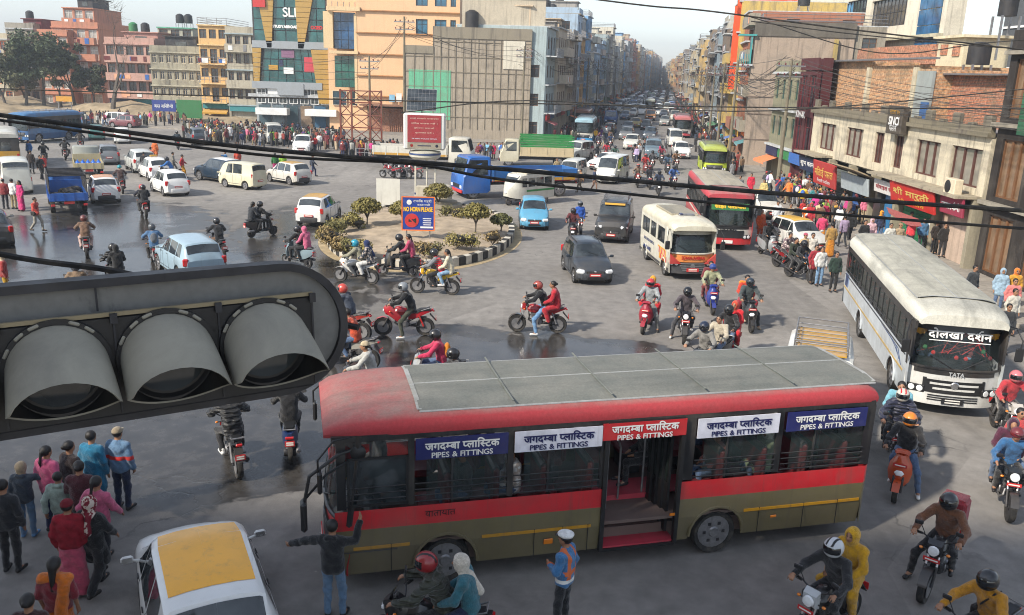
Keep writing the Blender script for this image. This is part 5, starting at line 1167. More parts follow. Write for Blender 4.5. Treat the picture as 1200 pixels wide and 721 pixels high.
# SLI glass building
def glass_building():
    Y = 118; a = AT(301, 150, Y)[0]; b_ = AT(402, 150, Y)[0]; w = b_-a; r = thing('building', 'glass fronted office block with yellow slanted fins reading STUDYABROAD', 'building', (a, Y, 0), 0)
    zt = lambda y: AT(350, y, Y)[2]
    m = MB(); m.box((w/2, 5.3, 11), (w, 10, 22)); part('wall', m, 'clean_wall', r, '#9aa0a2')
    g = '#1f4f50'
    z1, z2, z3, z4 = zt(97), zt(57), zt(50), zt(-4); fr = lambda f: w*f
    def pane(x0, x1, z0, z1_, x2=None, x3=None, y=-.1, c=g):      # one glazed bay of separate panes
        nx = max(1, int((x1-x0)/1.15)); nz = max(1, int((z1_-z0)/1.4)); x2 = x0 if x2 is None else x2; x3 = x1 if x3 is None else x3
        fm = MB(); fm.box(((x0+x1)/2, y+.1, (z0+z1_)/2), (x1-x0+.3, .12, z1_-z0+.1)); f = part('window', fm, 'dark_metal', r)
        for i in range(nx):
            for j in range(nz):
                def q(s, t): lo = x0+(x1-x0)*s; hi = x2+(x3-x2)*s; return (lo+(hi-lo)*t, y-.02-.01*((i*7+j*3) % 3), z0+(z1_-z0)*t)
                e = .04; s0, s1, t0, t1 = (i+e)/nx, (i+1-e)/nx, (j+e)/nz, (j+1-e)/nz; pm = MB(); pm.add([q(s0, t0), q(s1, t0), q(s1, t1), q(s0, t1)]+[(p[0], p[1]+.03, p[2]) for p in (q(s0, t0), q(s1, t0), q(s1, t1), q(s0, t1))], [(0,1,2,3), (4,7,6,5), (0,4,5,1), (1,5,6,2), (2,6,7,3), (3,7,4,0)]); part('pane', pm, 'building_glass', f, c, 0)
    pane(fr(.07), fr(.77), z1, z2, fr(.13), fr(.7)); pane(fr(.02), fr(.17), z3, z4); pane(fr(.24), fr(.52), z3, z4); pane(fr(.63), fr(.83), z3, z4)
    def fin(xb0, xb1, xt0, xt1, za, zb):
        m = MB(); n = max(3, int((zb-za)/.6)); 
        for i in range(n):
            f0, f1 = i/n, (i+.93)/n; A = lambda f: (xb0+(xt0-xb0)*f, xb1+(xt1-xb1)*f); p, q = A(f0), A(f1); za_, zb_ = za+(zb-za)*f0, za+(zb-za)*f1
            m.add([(p[0], -.45, za_), (p[1], -.45, za_), (q[1], -.45, zb_), (q[0], -.45, zb_), (p[0], 0, za_), (p[1], 0, za_), (q[1], 0, zb_), (q[0], 0, zb_)], [(0,1,2,3), (4,7,6,5), (0,4,5,1), (1,5,6,2), (2,6,7,3), (3,7,4,0)])
        o = part('cladding_panel', m, 'clean_paint', r, '#a4813a', 0)
    fin(fr(.0), fr(.06), fr(.0), fr(.1), z1-.8, z2); fin(fr(.74), fr(1.0), fr(.66), fr(1.0), z1-2.6, z2)
    fin(fr(.17), fr(.22), fr(.08), fr(.26), z2, z4); fin(fr(.52), fr(.58), fr(.5), fr(.7), z2, z4)
    m = MB(); m.box((w/2, -.2, (z2+z3)/2), (w, .5, z3-z2+.2)); m.box((w*.38, -.3, z1-.4), (w*.8, .5, .9)); m.box((w*.42, -.4, z1-.9), (w*.3, .5, 1.5)); part('ledge', m, 'clean_paint', r, '#8b9196')
    m = MB(); zc = zt(118); m.box((w*.4, -.15, (zc+z1-1.2)/2), (w*.95, .3, .4)); part('cornice', m, 'concrete', r, 'silver')
    for i in range(8): add_window(r, .3+i*w/8.2, zt(122), w/8.2-.3, 1.9, 'white', (.05,.06,.06), 'grid', T(0, -.2))
    for f, c_ in ((.22, 'white'), (.78, 'white')): m = MB(); m.box((w*f, -1.1, zt(131)), (w*.36, 1.6, .9), 0, bev=.05); part('shop_canopy', m, 'clean_paint', r, c_)
    for i in range(6): m = MB(); m.box((w*(.1+.16*i), -.02, 1.4), (w*.13, .1, 2.8)); part('shop_front', m, ['building_glass' if i % 2 else 'plastic'], r, ('#3b5058', '#5d6a70', '#274048', '#7b6a5a', '#2d5570', '#444')[i] if i != 5 else '#404848')
    sign_text(r, 'SLI', w*.43, -.25, zt(15), 1.7, c='white', fat=.03); sign_text(r, 'STUDYABROAD', w*.38, -.3, zt(32), 3.3, c='white', fat=.04); sign_text(r, 'OGED', w*.73, -.25, zt(32), 1.5, c='red', fat=.03)
    for x, y, ww, hh_, cc in ((337, 63, 1.7, 1., '#7d5a74'), (362, 76, 1.3, 1.9, '#b8404a'), (338, 83, 1.3, .8, 'white'), (320, 79, 1.2, .6, 'mustard'), (329, 74, .5, .8, 'navy'), (320, 107, 1.5, .7, 'white')):
        q = AT(x, y, Y-.3); m = MB(); m.box((q[0]-a, -.2, q[2]), (ww, .06, hh_)); m.box((q[0]-a, -.24, q[2]), (ww*.7, .02, hh_*.2), 1); part('poster', m, ['plastic', 'ink'], r, cc)
    m = MB(); q = AT(305, 4, Y); m.box((q[0]-a, -.5, q[2]), (1.6, .4, 1.0)); part('sign_board', m, 'plastic', r, 'red')
glass_building()
# orange block
def orange_building():
    Y = 115; a = AT(383, 150, Y)[0]; b_ = AT(537, 150, Y)[0]; c0 = AT(419, 150, Y)[0]; w = b_-a; r = thing('building', 'tall plain orange building with blue glazed strip and thin ledges', 'building', (a, Y, 0), 0); e = c0-a
    zt = lambda y: AT(420, y, Y)[2]; m = MB()
    holes(m, w-e, 3, 24, [(q, q+1.5, z, z+2) for q in (w-e-5.6, w-e-3.2) for z in (8.6, 12.2, 15.8)]+[(w-e-1.2, w-e-.5, z, z+2) for z in (12.2, 15.8)], .3); m2 = MB(); m2.X = T(e, -.0, 0); m2.v = []; 
    for v, f, mt in ((m.v, m.f, m.m),): m2.add(v, f)
    m2.X = None; m2.box((e+(w-e)/2, 5.2, 12), (w-e-.02, 9.8, 24)); m2.box((e/2, 6.3, 12), (e, 9, 24)); part('wall', m2, 'clean_wall', r, '#d6b08a')
    for q in (w-5.6, w-3.2):
        for z in (8.6, 12.2, 15.8): add_window(r, q, z, 1.5, 2., 'charcoal', (.03,.12,.2), 'grid', T(0, 0), y=.16)
    for z in (12.2, 15.8): add_window(r, w-1.2, z, .7, 2., 'charcoal', (.03,.12,.2), 'grid', T(0, 0), y=.16)
    m = MB()
    for y in (12, 38, 63, 88, 112): m.box((e+(w-e)/2, -.14, zt(y)), (w-e, .3, .12))
    part('ledge', m, 'concrete', r, '#a8784d')
    for (y0, y1, x0, x1, cc) in ((15, 58, .28, .96, '#20466b'), (66, 103, .28, .96, '#24584e')):
        z0, z1 = zt(y1), zt(y0); fm = MB(); fm.box((e*(x0+x1)/2, .5, (z0+z1)/2), (e*(x1-x0), .1, z1-z0)); f = part('window', fm, 'dark_metal', r)
        for i in range(3):
            for j in range(4): pm = MB(); ww = e*(x1-x0)/3; hh_ = (z1-z0)/4; pm.box((e*x0+ww*(i+.5), .42, z0+hh_*(j+.5)), (ww-.08, .03, hh_-.08)); part('pane', pm, 'building_glass', f, cc)
    m = MB(); [m.box((e*.12, .35, z), (e*.3, .9, zz)) for z, zz in ((zt(36), zt(15)-zt(58)),)]; m.box((e*.98, .25, zt(70)), (.35, .6, zt(15)-zt(120))); m.box((e*.62, .1, zt(11)), (e*1.05, 1.2, .5)); m.box((e*.62, .1, zt(62)), (e*.9, 1.2, .35)); part('frame_band', m, 'clean_wall', r, '#cdb48d')
    m = MB(); [m.tube([(e*.1+q, -.45, zt(3)), (e*.1+q, -.45, zt(10))], .04, 4) for q in np.linspace(0, e*.9, 6)]; part('railing', m, 'steel', r)
    add_window(r, .5, zt(125), 1.9, 1.9, 'cream', (.02,.05,.07), 'curtain', T(0, 1.5)); add_window(r, 3.0, zt(125), 1.9, 1.9, 'cream', (.02,.05,.07), 'curtain', T(0, 1.5))
    m = MB(); m.box((w*.62, -.8, 3.4), (w*.7, 2.5, .2)); m.box((w*.62, .1, 1.6), (w*.62, .2, 3.2), 1); [m.box((w*.48+q, -.05, 1.4), (.02, .1, 2.8), 2) for q in np.linspace(0, 3, 12)]; part('lean_to', m, ['concrete', 'brick_red', 'plastic'], r, '#7a5a4a')
    m = MB(); [m.box((w*.5+.9*i, -.3, 4.3+.1*(i % 3)), (.7, .04, .9+.2*(i % 2)), i % 3) for i in range(7)]; part('laundry', m, [PM('sky', .9), PM('white', .9), PM('pink', .9)], r)
orange_building()
# grey gridded blank wall building
def grid_building():
    Y = 107; a = AT(474, 160, Y)[0]; c0 = AT(507, 160, Y)[0]; b_ = AT(619, 160, Y)[0]; w = b_-a; e = c0-a; r = thing('building', 'blank grey gridded concrete wall building with green painted patch', 'building', (a, Y, 0), 0)
    zt = lambda y: AT(560, y, Y)[2]; z1, z2 = zt(56), zt(33); m = MB(); m.box((e/2, 5, z1/2), (e, 10, z1)); m.box((e+(w-e)/2, 5, z2/2), (w-e, 10, z2)); part('wall', m, 'dirty_wall', r, '#9b9080')
    m = MB()
    for i in range(14): x = e+(w-e)*i/13; m.box((x, -.04, z2/2+.6), (.06, .07, z2-1.2))
    for z in np.arange(2.6, z2, 1.75): m.box((e+(w-e)/2, -.03, z), (w-e, .08, .07)); 
    for z in np.arange(2.6, z1, 1.75): m.box((e/2, -.03, z), (e, .08, .07))
    for i in range(4): m.box((e*i/3+.04, -.04, z1/2+.6), (.08, .1, z1-1.2))
    part('formwork_rib', m, 'concrete', r, '#7c7364')
    m = MB(); q0 = AT(479, 100, Y)[0]-a; q1 = AT(528, 100, Y)[0]-a; m.box(((q0+q1)/2, -.03, (zt(84)+zt(142))/2), (q1-q0, .05, zt(84)-zt(142))); part('green_patch', m, 'wall', r, '#63a886')
    m = MB(); q0 = AT(590, 60, Y)[0]-a; q1 = AT(615, 60, Y)[0]-a; m.box(((q0+q1)/2, -.06, (zt(47)+zt(80))/2), (q1-q0, .1, zt(47)-zt(80))); part('plaster_patch', m, 'wall', r, '#c9c3b2')
    m = MB(); m.box((e+(w-e)/2, -.06, z2-.6), (w-e+.1, .12, 1.3)); m.box((e/2, -.06, z1-.4), (e, .12, .9)); part('parapet', m, 'dirty_wall', r, '#857d6d')
    m = MB(); q0 = AT(575, 60, Y+2)[0]-a; m.box((q0+1.5, 4, z2+2), (10, 5, 4)); m.box((q0+1.5, 4, z2+4.1), (11, 6, .2), 1); part('rooftop_room', m, ['wall', PM('maroon')], r, '#b5ab98')
    m = MB(); m.lathe([(.001, z2), (.8, z2), (.8, z2+1.8), (.3, z2+2.1), (.001, z2+2.1)], 12, 0, 'Z', (AT(553, 20, Y+1)[0]-a, 1.2, 0)); part('water_tank', m, 'plastic', r, 'black')
grid_building()
# ---- street rows
pal_l = ['#b5ab9a', '#96928c', '#b3b8ba', '#9bb0c4', '#b8a58c', '#c2bdae', '#c89f68', '#96a4a6', '#a8705a', '#c0b090', '#7ba3c8', '#a89a90']
rnd = random.Random(11)
shapes = ['narrow', 'tall', 'plain', 'balconied', 'weathered', 'stained', 'cluttered', 'slim']
def row(side, spec):
    for i, (s0, w, H, c, kw) in enumerate(spec):
        n = max(3, int(round(H/3.1))); off = rnd.uniform(-.6, .6)
        kw = dict(kw); lab = kw.pop('label')
        if side == 'L': x, y = LP(s0, off+max(0, s0-120)*.012); rz = radians(80.5)
        else: x, y = RP(s0+w, off-max(0, s0-60)*.02); rz = -radians(99.5)
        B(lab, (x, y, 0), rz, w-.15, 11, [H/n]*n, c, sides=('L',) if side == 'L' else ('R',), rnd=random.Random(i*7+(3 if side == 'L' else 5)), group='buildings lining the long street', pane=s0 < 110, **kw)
Ls = []
OW = lambda n: (['', 'twenty', 'thirty', 'forty', 'fifty', 'sixty', 'seventy'][max(0, n//10-1)]+'-' if n > 20 and n % 10 else '')+((['zeroth','first','second','third','fourth','fifth','sixth','seventh','eighth','ninth','tenth','eleventh','twelfth','thirteenth','fourteenth','fifteenth','sixteenth','seventeenth','eighteenth','nineteenth'][n] if n < 20 else ['','first','second','third','fourth','fifth','sixth','seventh','eighth','ninth'][n % 10]) if n < 20 or n % 10 else ['twentieth','thirtieth','fortieth','fiftieth','sixtieth','seventieth'][n//10-2])
nm = ['grey concrete', 'slate grey', 'pale blue', 'steel blue', 'tan brick', 'off white', 'ochre', 'dull teal', 'rust brown', 'sand coloured', 'bright blue', 'taupe']
feat = ['with bare rooftop frame', 'with crowded balconies', 'with dark shutters below', 'with washing on its railings', 'with a rooftop water tank', 'with a set back roof room', 'with stained plaster', 'with narrow windows']
s = 28.5
while s < 760:
    w = rnd.uniform(6, 10) if s < 200 else rnd.uniform(9, 14); H = rnd.uniform(13, 18)+s*.008 if s > 60 else rnd.uniform(12, 14.5); k = rnd.randrange(12); i = len(Ls); nb = 1+int(i)
    Ls.append((s, w, H, pal_l[k], dict(label=f'{nm[k]} building {feat[i % 8]}, {OW(nb)} along the left street side', cols=max(2, int(w/2.1)), balc=tuple(j for j in range(1, 5) if rnd.random() < .6), rail=rnd.choice(['bars', 'bars', 'solid']), tank=rnd.randint(0, 2), top=rnd.choice(['parapet', 'rail', 'slab']), wallm=rnd.choice(['wall', 'dirty_wall']), boxroom=(1, w*.5, 2.3, pal_l[rnd.randrange(12)]) if rnd.random() < .55 else None, slabc=rnd.choice(['silver', '#8a8478', '#77736b']))))
    s += w+(.1 if rnd.random() < .8 else 1.2)
row('L', Ls)
pal_r = ['#8d8678', '#6d6258', '#a3957c', '#7e6f5f', '#b49a68', '#93604a', '#a5a094', '#7b8a94', '#8a7a68', '#5f5a55', '#a9805a', '#b0a890']; nr = ['grey concrete', 'dark umber', 'sand', 'earth brown', 'yellow ochre', 'rust brown', 'off white', 'slate blue', 'taupe', 'sooty', 'tan', 'cream']
Rs = []; s = -13.5
first = [('#5f6e62', 5.6, 9.0, 'olive grey shophouse with rows of small green windows'), ('#7a5e3c', 1.2, 8.0, 'thin yellow post building strip beside poles')]
s = 6.0
while s < 760:
    w = rnd.uniform(6, 9) if s < 200 else rnd.uniform(9, 14); H = rnd.uniform(13, 16.5); k = rnd.randrange(12); i = len(Rs); kw = {}
    if i == 0: w, H, k = 9, 13.2, 0
    if i == 2: w, H = 8, 16.5; kw = dict(c='#b49a58')
    Rs.append((s, w, H, kw.pop('c', pal_r[k]), dict(label=(['weathered blank concrete building with turquoise corner balcony', 'brown patched building with stacked metal balconies', 'yellow building with bright orange corner frame'][i] if i < 3 else f'{nr[k]} building {feat[(i+3) % 8]}, {OW(i+1)} along the right street side'), cols=max(2, int(w/2.1)), balc=tuple(j for j in range(1, 5) if rnd.random() < .6), rail=rnd.choice(['bars', 'solid']), tank=rnd.randint(0, 2), top=rnd.choice(['parapet', 'rail', 'slab']), wallm='dirty_wall', boxroom=(1, w*.5, 2.3, pal_r[rnd.randrange(12)]) if rnd.random() < .6 and i > 2 else None)))
    s += w+.1
row('R', Rs)
# special features of the first right street houses
def blank_gable():
    x, y = RP(5.8, -.2); r = thing('building', 'weathered pinkish blank gable wall with yellow edge post and turquoise balcony', 'building', (x, y, 0), radians(-9.5)); w = 9
    m = MB(); m.box((w/2, .3, 6.7), (w, .5, 13.4)); part('wall', m, 'dirty_wall', r, '#9a8a7b')
    m = MB(); m.box((w*.5, -.0, 12.8), (w+.1, .12, 1.3)); part('stained_band', m, 'dirty_wall', r, '#5d5850')
    m = MB(); [m.box((w*.4, .03, z), (w*.85, .06, .09)) for z in (2.6, 5.0, 6.6, 8.2)]; part('concrete_band', m, 'concrete', r, '#6d5f55')
    m = MB(); m.box((w*.82, -.15, 6), (.35, .3, 12)); part('corner_post', m, 'wall', r, '#a08c55')
    m = MB(); m.box((-.6, .6, 9.5), (1.3, 1.6, .15)); m.box((-.6, .6, 12.2), (1.6, 1.8, .15), 1); m.box((-.2, .5, 10.9), (.1, 1.4, 2.6), 1); [m.tube([(-1.2+.2*i, -.15, 9.5), (-1.2+.2*i, -.15, 10.5)], .025, 4, 1) for i in range(6)]; part('balcony', m, ['concrete', PM('#2f8f8f')], r, 'silver')
blank_gable()
def orange_frame():
    x, y = RP(22.2, -.6); r = thing('advert_frame', 'bright orange painted corner frame on yellow street building', 'frame', (x, y, 0), radians(-9.5)); m = MB(); m.box((-.1, .5, 11.5), (.9, .5, 9)); m.box((3, .5, 15.9), (6.6, .5, 1.6)); part('frame', m, 'clean_wall', r, '#d2512a')
    m = MB(); m.box((3, .75, 11.5), (5.5, .3, 7.3)); [m.box((3, .55, z), (5.4, .2, .15)) for z in (9, 11, 13)]; part('cladding', m, 'wall', r, '#c2ab66')
    for i in range(3): add_window(r, 1+i*1.5, 13.2, 1.1, 1.3, 'charcoal', (.03,.03,.03), 'grid', T(0, .45), True)
orange_frame()
# ---- right side: narrow houses between the cream shops and the street
B('olive grey shophouse with rows of small green framed windows', (21.6, 74.8, 0), -pi/2-.02, 7.4, 3.5, [3.0, 2.9, 2.9], '#7f7c66', cols=4, win=(.8, 1.5), frame='#3e5a52', balc=(), wallm='dirty_wall', tank=0)
r = B('maroon clad narrow building with tall glass shop windows', (21.2, 67.0, 0), -pi/2-.02, 4.2, .9, [3.0, 3.0, 2.9], '#4a2024', cols=2, win=(1.5, 2.5), sill=.2, frame='maroon', slab=False, wallm='clean_wall'); sign_text(r, 'KIWAK', 2.1, -.4, 5.85, 2.2, c='white', fat=.02)
# cream two-storey shops with crenellated parapet
def cream_shops():
    r = thing('building', 'long cream two storey shop building with grey crenellated parapet', 'building', (21.0, 62.6, 0), -pi/2); w = 23.8    # local x runs toward the camera
    wn = [(1.6, 4.6), (6.6, 9.3), (11.1, 12.4), (13.8, 15.0), (16.6, 19.2), (20.4, 23.2)]
    m = MB(); ops = [(a, b_, 3.75, 5.5) for a, b_ in wn]; m.X = T(0, 0, 0); holes(m, w, 3.3, 6.1, ops, .35); m.box((w/2, 4.2, 3.05), (w-.02, 7.7, 6.1)); m.X = None
    m.v = m.v; part('wall', m, 'dirty_wall', r, '#c3b9a2', 0)
    for a, b_ in wn: add_window(r, a, 3.75, b_-a, 1.75, '#53332c', (.26,.24,.2) if (b_-a) > 2 else (.1,.09,.08), 'wood', T(0, 0), y=.2)
    m = MB(); m.box((w/2, -.08, 6.2), (w+.1, .36, .2)); m.box((w/2, .0, 6.42), (w, .2, .26)); part('cornice', m, 'dirty_wall', r, '#77705f')
    n = 17
    for i in range(n): x = .5+i*(w-1)/(n-1); m = MB(); m.box((x, .02, 6.78 if i % 2 == 0 else 6.6), (.66 if i % 2 == 0 else .5, .24, .5 if i % 2 == 0 else .14), 0, bev=.03); part('battlement', m, 'dirty_wall', r, '#6d675a')
    m = MB(); m.box((w/2, 3.5, 6.2), (w-.1, 7, .1)); part('roof', m, 'concrete', r, 'grey')
    m = MB(); m.box((14.6, -.35, 6.35), (1.9, .35, 1.5), 0, bev=.03); part('sign_board', m, 'plastic', r, '#4b443c'); sign_text(r, 'SINCI', 14.6, -.54, 6.3, 1.3, c='white', fat=.02); sign_text(r, 'खाजा घर', 14.6, -.54, 6.75, 1.3, c='mustard', nepali=True); sign_text(r, 'पसल', 14.6, -.54, 5.9, .9, c='white', nepali=True)
    # ground floor shops, left (far) to right (near)
    for x in (.15, 3.4, 5.0, 8.6, 12.2, 15.6, 20.2, 23.65): m = MB(); m.box((x, -.05, 1.65), (.3, .5, 3.3)); part('pier', m, 'wall', r, '#8f8875')
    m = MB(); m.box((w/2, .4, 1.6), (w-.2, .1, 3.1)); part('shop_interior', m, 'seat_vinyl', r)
    def sg(x0, x1, z0, z1, c, txt, tc, y=-.5, tilt=0, sub=None, nep=True, name='shop_sign', subc='yellow'):
        X = T((x0+x1)/2, y, (z0+z1)/2) @ RX(tilt); m = MB(); m.X = X; m.box((0, 0, 0), (x1-x0, .12, z1-z0), 0, bev=.02); o = part(name, m, 'plastic', r, c)
        if txt: sign_text(o, txt, 0, -.075, .08 if sub else 0, (x1-x0)*.82, X=X, c=tc, nepali=nep, height=(z1-z0)*.42, fat=.012)
        if sub: sign_text(o, sub, 0, -.075, -(z1-z0)*.3, (x1-x0)*.6, X=X, c=subc, nepali=True, height=(z1-z0)*.16)
    sg(.3, 4.6, 2.15, 3.1, '#1d2c4a', 'शुभ कामना', 'white', -.7, .15); sg(4.9, 9.0, 1.75, 3.25, '#a3302e', 'मिठाई पसल', '#c9a050', -1.2, .1, 'नेपाली परिकार', subc='white')
    sg(9.2, 13.4, 1.95, 2.95, '#9aa4a8', None, None, -.9, .12); sg(13.5, 17.0, 2.35, 3.05, '#c8c4c0', 'मोबाइल सेनटर', '#8a3a40', -.6, .1)
    sg(16.4, 21.4, 2.2, 3.35, '#b32a24', 'शी मारुती', '#cbb060', -.9, .2, 'भोजनालय'); sg(21.6, 23.75, 2.45, 3.35, '#8c2f45', 'जयलक^मी', 'white', -.7, .1)
    m = MB(); m.X = T(19.9, -1.5, 1.75) @ RX(.5); m.loft([[(x, .0, -.1+.35*(.5-.5*cos(x*1.2))-.22) for x in np.linspace(-2, 1.8, 9)], [(x, 0, .35) for x in np.linspace(-2, 1.8, 9)]], 0, closed=False); part('torn_banner', m, 'cloth', r, '#c0322a')
    m = MB(); m.X = T(11.3, -1.0, 3.15) @ RX(-.35); m.box((0, 0, 0), (4.3, 2.0, .05)); [m.box((-2.0+i*.27, 0, .03), (.06, 1.96, .04)) for i in range(16)]; part('tin_awning', m, 'concrete', r, '#8d7f68')
    for x, wd in ((2.4, 4.6), (15.2, 3.3), (20.4, 6.8)): m = MB(); m.box((x, -.6, 3.4), (wd, 1.2, .12)); part('canopy_slab', m, 'dirty_wall', r, '#9a907c')
    for x0, x1, c_ in ((5.1, 8.5, '#5b625e'), (16.0, 20.1, '#1e6b46')):
        for i in range(13): m = MB(); m.box(((x0+x1)/2, .12-.02*(i % 2), .12+i*.21), (x1-x0, .05, .2), 0, bev=.015); part('shutter_slat', m, 'plastic', r, c_)
    m = MB(); m.box((22.0, .1, 1.4), (3.0, .1, 2.8)); part('plaster_panel', m, 'wall', r, '#b5a08f')
    m = MB(); [m.box((x, -.1, 1.3), (.9, .3, 2.4), i % 2) for i, x in enumerate((1.0, 2.6, 10, 13.3, 14.8))]; part('shop_display', m, [PM('#2b6d9c'), PM('#3c3a38')], r)
    m = MB(); m.X = T(22.6, -.75, 3.75); m.box((0, 0, 0), (1.0, .4, .75), 0, bev=.03); m.lathe([(.001, -.21), (.28, -.21), (.3, -.2)], 16, 1, 'Y', (-.15, 0, 0)); part('air_conditioner', m, ['plastic', 'seat_vinyl'], r, 'cream')
    m = MB(); m.box((22.6, -.5, 3.42), (1.4, 1.0, .06)); part('bracket', m, 'steel', r)
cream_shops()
def dark_house():
    r = B('dark timber fronted house with green sign board at right edge', (21.2, 38.6, 0), -pi/2, 9, 7, [3.3, 3.4, 3.0], '#2c2724', cols=3, shop=False, win=(1.9, 2.5), sill=.3, frame='#6b4a30', gc=(.2,.13,.08), kind='wood', slabc='#8a8478', wallm='wall')
    m = MB(); m.box((4.2, -.6, 7.4), (3.4, .25, 2.0)); o = part('sign_board', m, 'plastic', r, '#2e5f45'); m = MB(); m.X = T(3.2, -.75, 7.4) @ RY(.6); m.box((0, 0, 0), (.35, .03, .7), 0, bev=.01); m.lathe([(.1, 0), (.1, .2)], 10, 0, 'Z', (0, 0, .35)); part('emblem', m, 'ink', o, 'white'); sign_text(o, 'खाना', 4.8, -.75, 7.6, 1.2, c='white', nepali=True)
dark_house()
def brick_block():
    r = thing('building', 'raw brick boundary building with cement posts above cream shops', 'building', (22.6, 68.6, 0), -pi/2); m = MB()
    for a, b_, z in ((1.5, 11.1, 9.6), (11.1, 18.3, 9.3), (18.3, 20, 9.1)): m.box(((a+b_)/2, 2.5, z/2), (b_-a-.02, 5, z))
    part('wall', m, 'brick_raw', r)
    m = MB(); m.box((28.5, 3, 4.4), (17, 4, 8.8)); part('brick_wall', m, 'brick_red', r)
    for x in (1.6, 11.1, 17.9): m = MB(); m.box((x, -.08, 4.6), (.45, .25, 9.2)); part('cement_post', m, 'concrete', r, '#b0a68f')
    m = MB(); m.box((19.1, -.06, 4.5), (1.9, .16, 9.0)); part('tin_panel', m, PM('#8f9694'), r)
    m = MB(); m.box((10.5, -.25, 9.66), (19.6, .5, .1)); part('tin_coping', m, 'steel', r); m = MB(); m.box((28.5, .8, 8.85), (17, .8, .08)); part('tin_coping', m, 'steel', r)
    m = MB(); m.box((7, 3.2, 10.1), (13.5, .3, 1.2)); part('parapet', m, 'brick_red', r)
    m = MB(); m.box((15.6, 4, 10.1), (3.2, 2.6, 1.7)); m.box((15.6, 4, 11.), (3.8, 3.1, .15), 1); m.box((14.9, 2.68, 10.3), (.8, .1, .6), 2); m.box((16.4, 2.68, 10.2), (.8, .1, .6), 2); part('rooftop_room', m, ['wall', 'concrete', 'brick_red'], r, '#c0b599')
    for x, y, z, q in ((19.2, 2.6, 9.4, .6), (17.6, 4.6, 12.1, .5)): m = MB(); m.lathe([(.001, z), (q, z), (q, z+1.7*q), (q*.4, z+2*q), (.001, z+2*q)], 14, 0, 'Z', (x, y, 0)); [m.box((x+a, y+b_, z-1.2), (.1, .1, 2.4), 1) for a in (-.5, .5) for b_ in (-.5, .5)]; part('water_tank', m, ['plastic', 'steel'], r, 'black')
    m = MB(); m.box((20.6, -.6, 6.9), (.8, .1, .9)); part('notice_board', m, 'plastic', r, '#3c5c8a')
brick_block()
def white_block():
    r = thing('building', 'white stained building with blue ribbon windows and rounded corner', 'building', (38, 128, 0), -pi/2); w = 46.6; m = MB(); Z = 22
    holes(m, w, 0, Z, [(4.5, 27.5, 14.6, 17.2), (29, 38, 13.9, 16.7)], .5); m.box((w/2, 1.1, Z/2), (w-.02, 1.2, Z)); m.lathe([(2.5, 0), (2.5, Z)], 24, 0, 'Z', (.3, 2.5, 0)); part('wall', m, 'wall', r, '#cdc6b4', 30)
    for i in range(5): add_window(r, 4.5+i*4.6, 14.6, 4.6, 2.6, 'charcoal', (.06,.24,.45) if i < 4 else (.02,.02,.02), 'curtain', y=.3)
    add_window(r, 29, 13.9, 9, 2.8, 'charcoal', (.08,.075,.07), 'curtain', y=.3)
    for i in range(3):
        for j in range(6): m = MB(); m.box((w-4.6+i*1.5, -.1, 8.5+j*1.45), (1.42, .08, 1.37)); part('pane', m, 'building_glass', r, '#2a5a80')
    m = MB(); m.box((w/2, -.3, 12.6), (w, .6, .3)); part('ledge', m, 'concrete', r, '#b0a890')
    r = thing('building', 'tall dark grey tower with white floor lines at top right', 'building', (42, 79, 0), -pi/2); m = MB(); m.box((12, 7, 14), (24, 14, 28)); part('wall', m, 'clean_wall', r, '#4d5054'); m = MB(); [m.box((12, -.05, z), (24, .14, .18)) for z in (9.8, 13.2, 16.6, 20)]; part('floor_line', m, 'clean_wall', r, 'white')
white_block()
B('grey blue low buildings with roof clutter beyond brick wall', (33, 105, 0), -pi/2, 10, 8, [3, 3, 3], '#6d8396', cols=4, tank=1, top='rail')
# unseen block behind the camera, added and sized to shade the foreground
B('unseen plain block behind the camera at left, added to shade the foreground', (-40, -17, 0), 0, 33, 18, [3.4]*5, 'beige', cols=7, rnd=random.Random(1))

for x, y, Y, w, h, c, t, lab in ((192, 124, 119, 3.2, 1.5, '#27397c', 'बस बिसौनी', 'blue roadside signboard on posts below the grey concrete house'), (75, 116, 121, 2.2, .7, '#c08a2a', None, 'yellow signboard on a post among the left trees'), (222, 128, 119, 3.4, 2.4, '#2c6b3c', None, 'green painted hoarding panel at the foot of the yellow house')):
    q = AT(x, y, Y); r = thing('signboard', lab, 'sign', (q[0], Y, 0)); m = MB(); m.box((0, 0, q[2]), (w, .1, h)); part('board', m, 'plastic', r, c)
    for sx in (-1, 1): m = MB(); m.tube([(sx*w*.4, .08, 0), (sx*w*.4, .08, q[2])], .06, 5); part('post', m, 'steel', r)
    if t: sign_text(r, t, 0, -.07, q[2], w*.8, c='white', nepali=True)
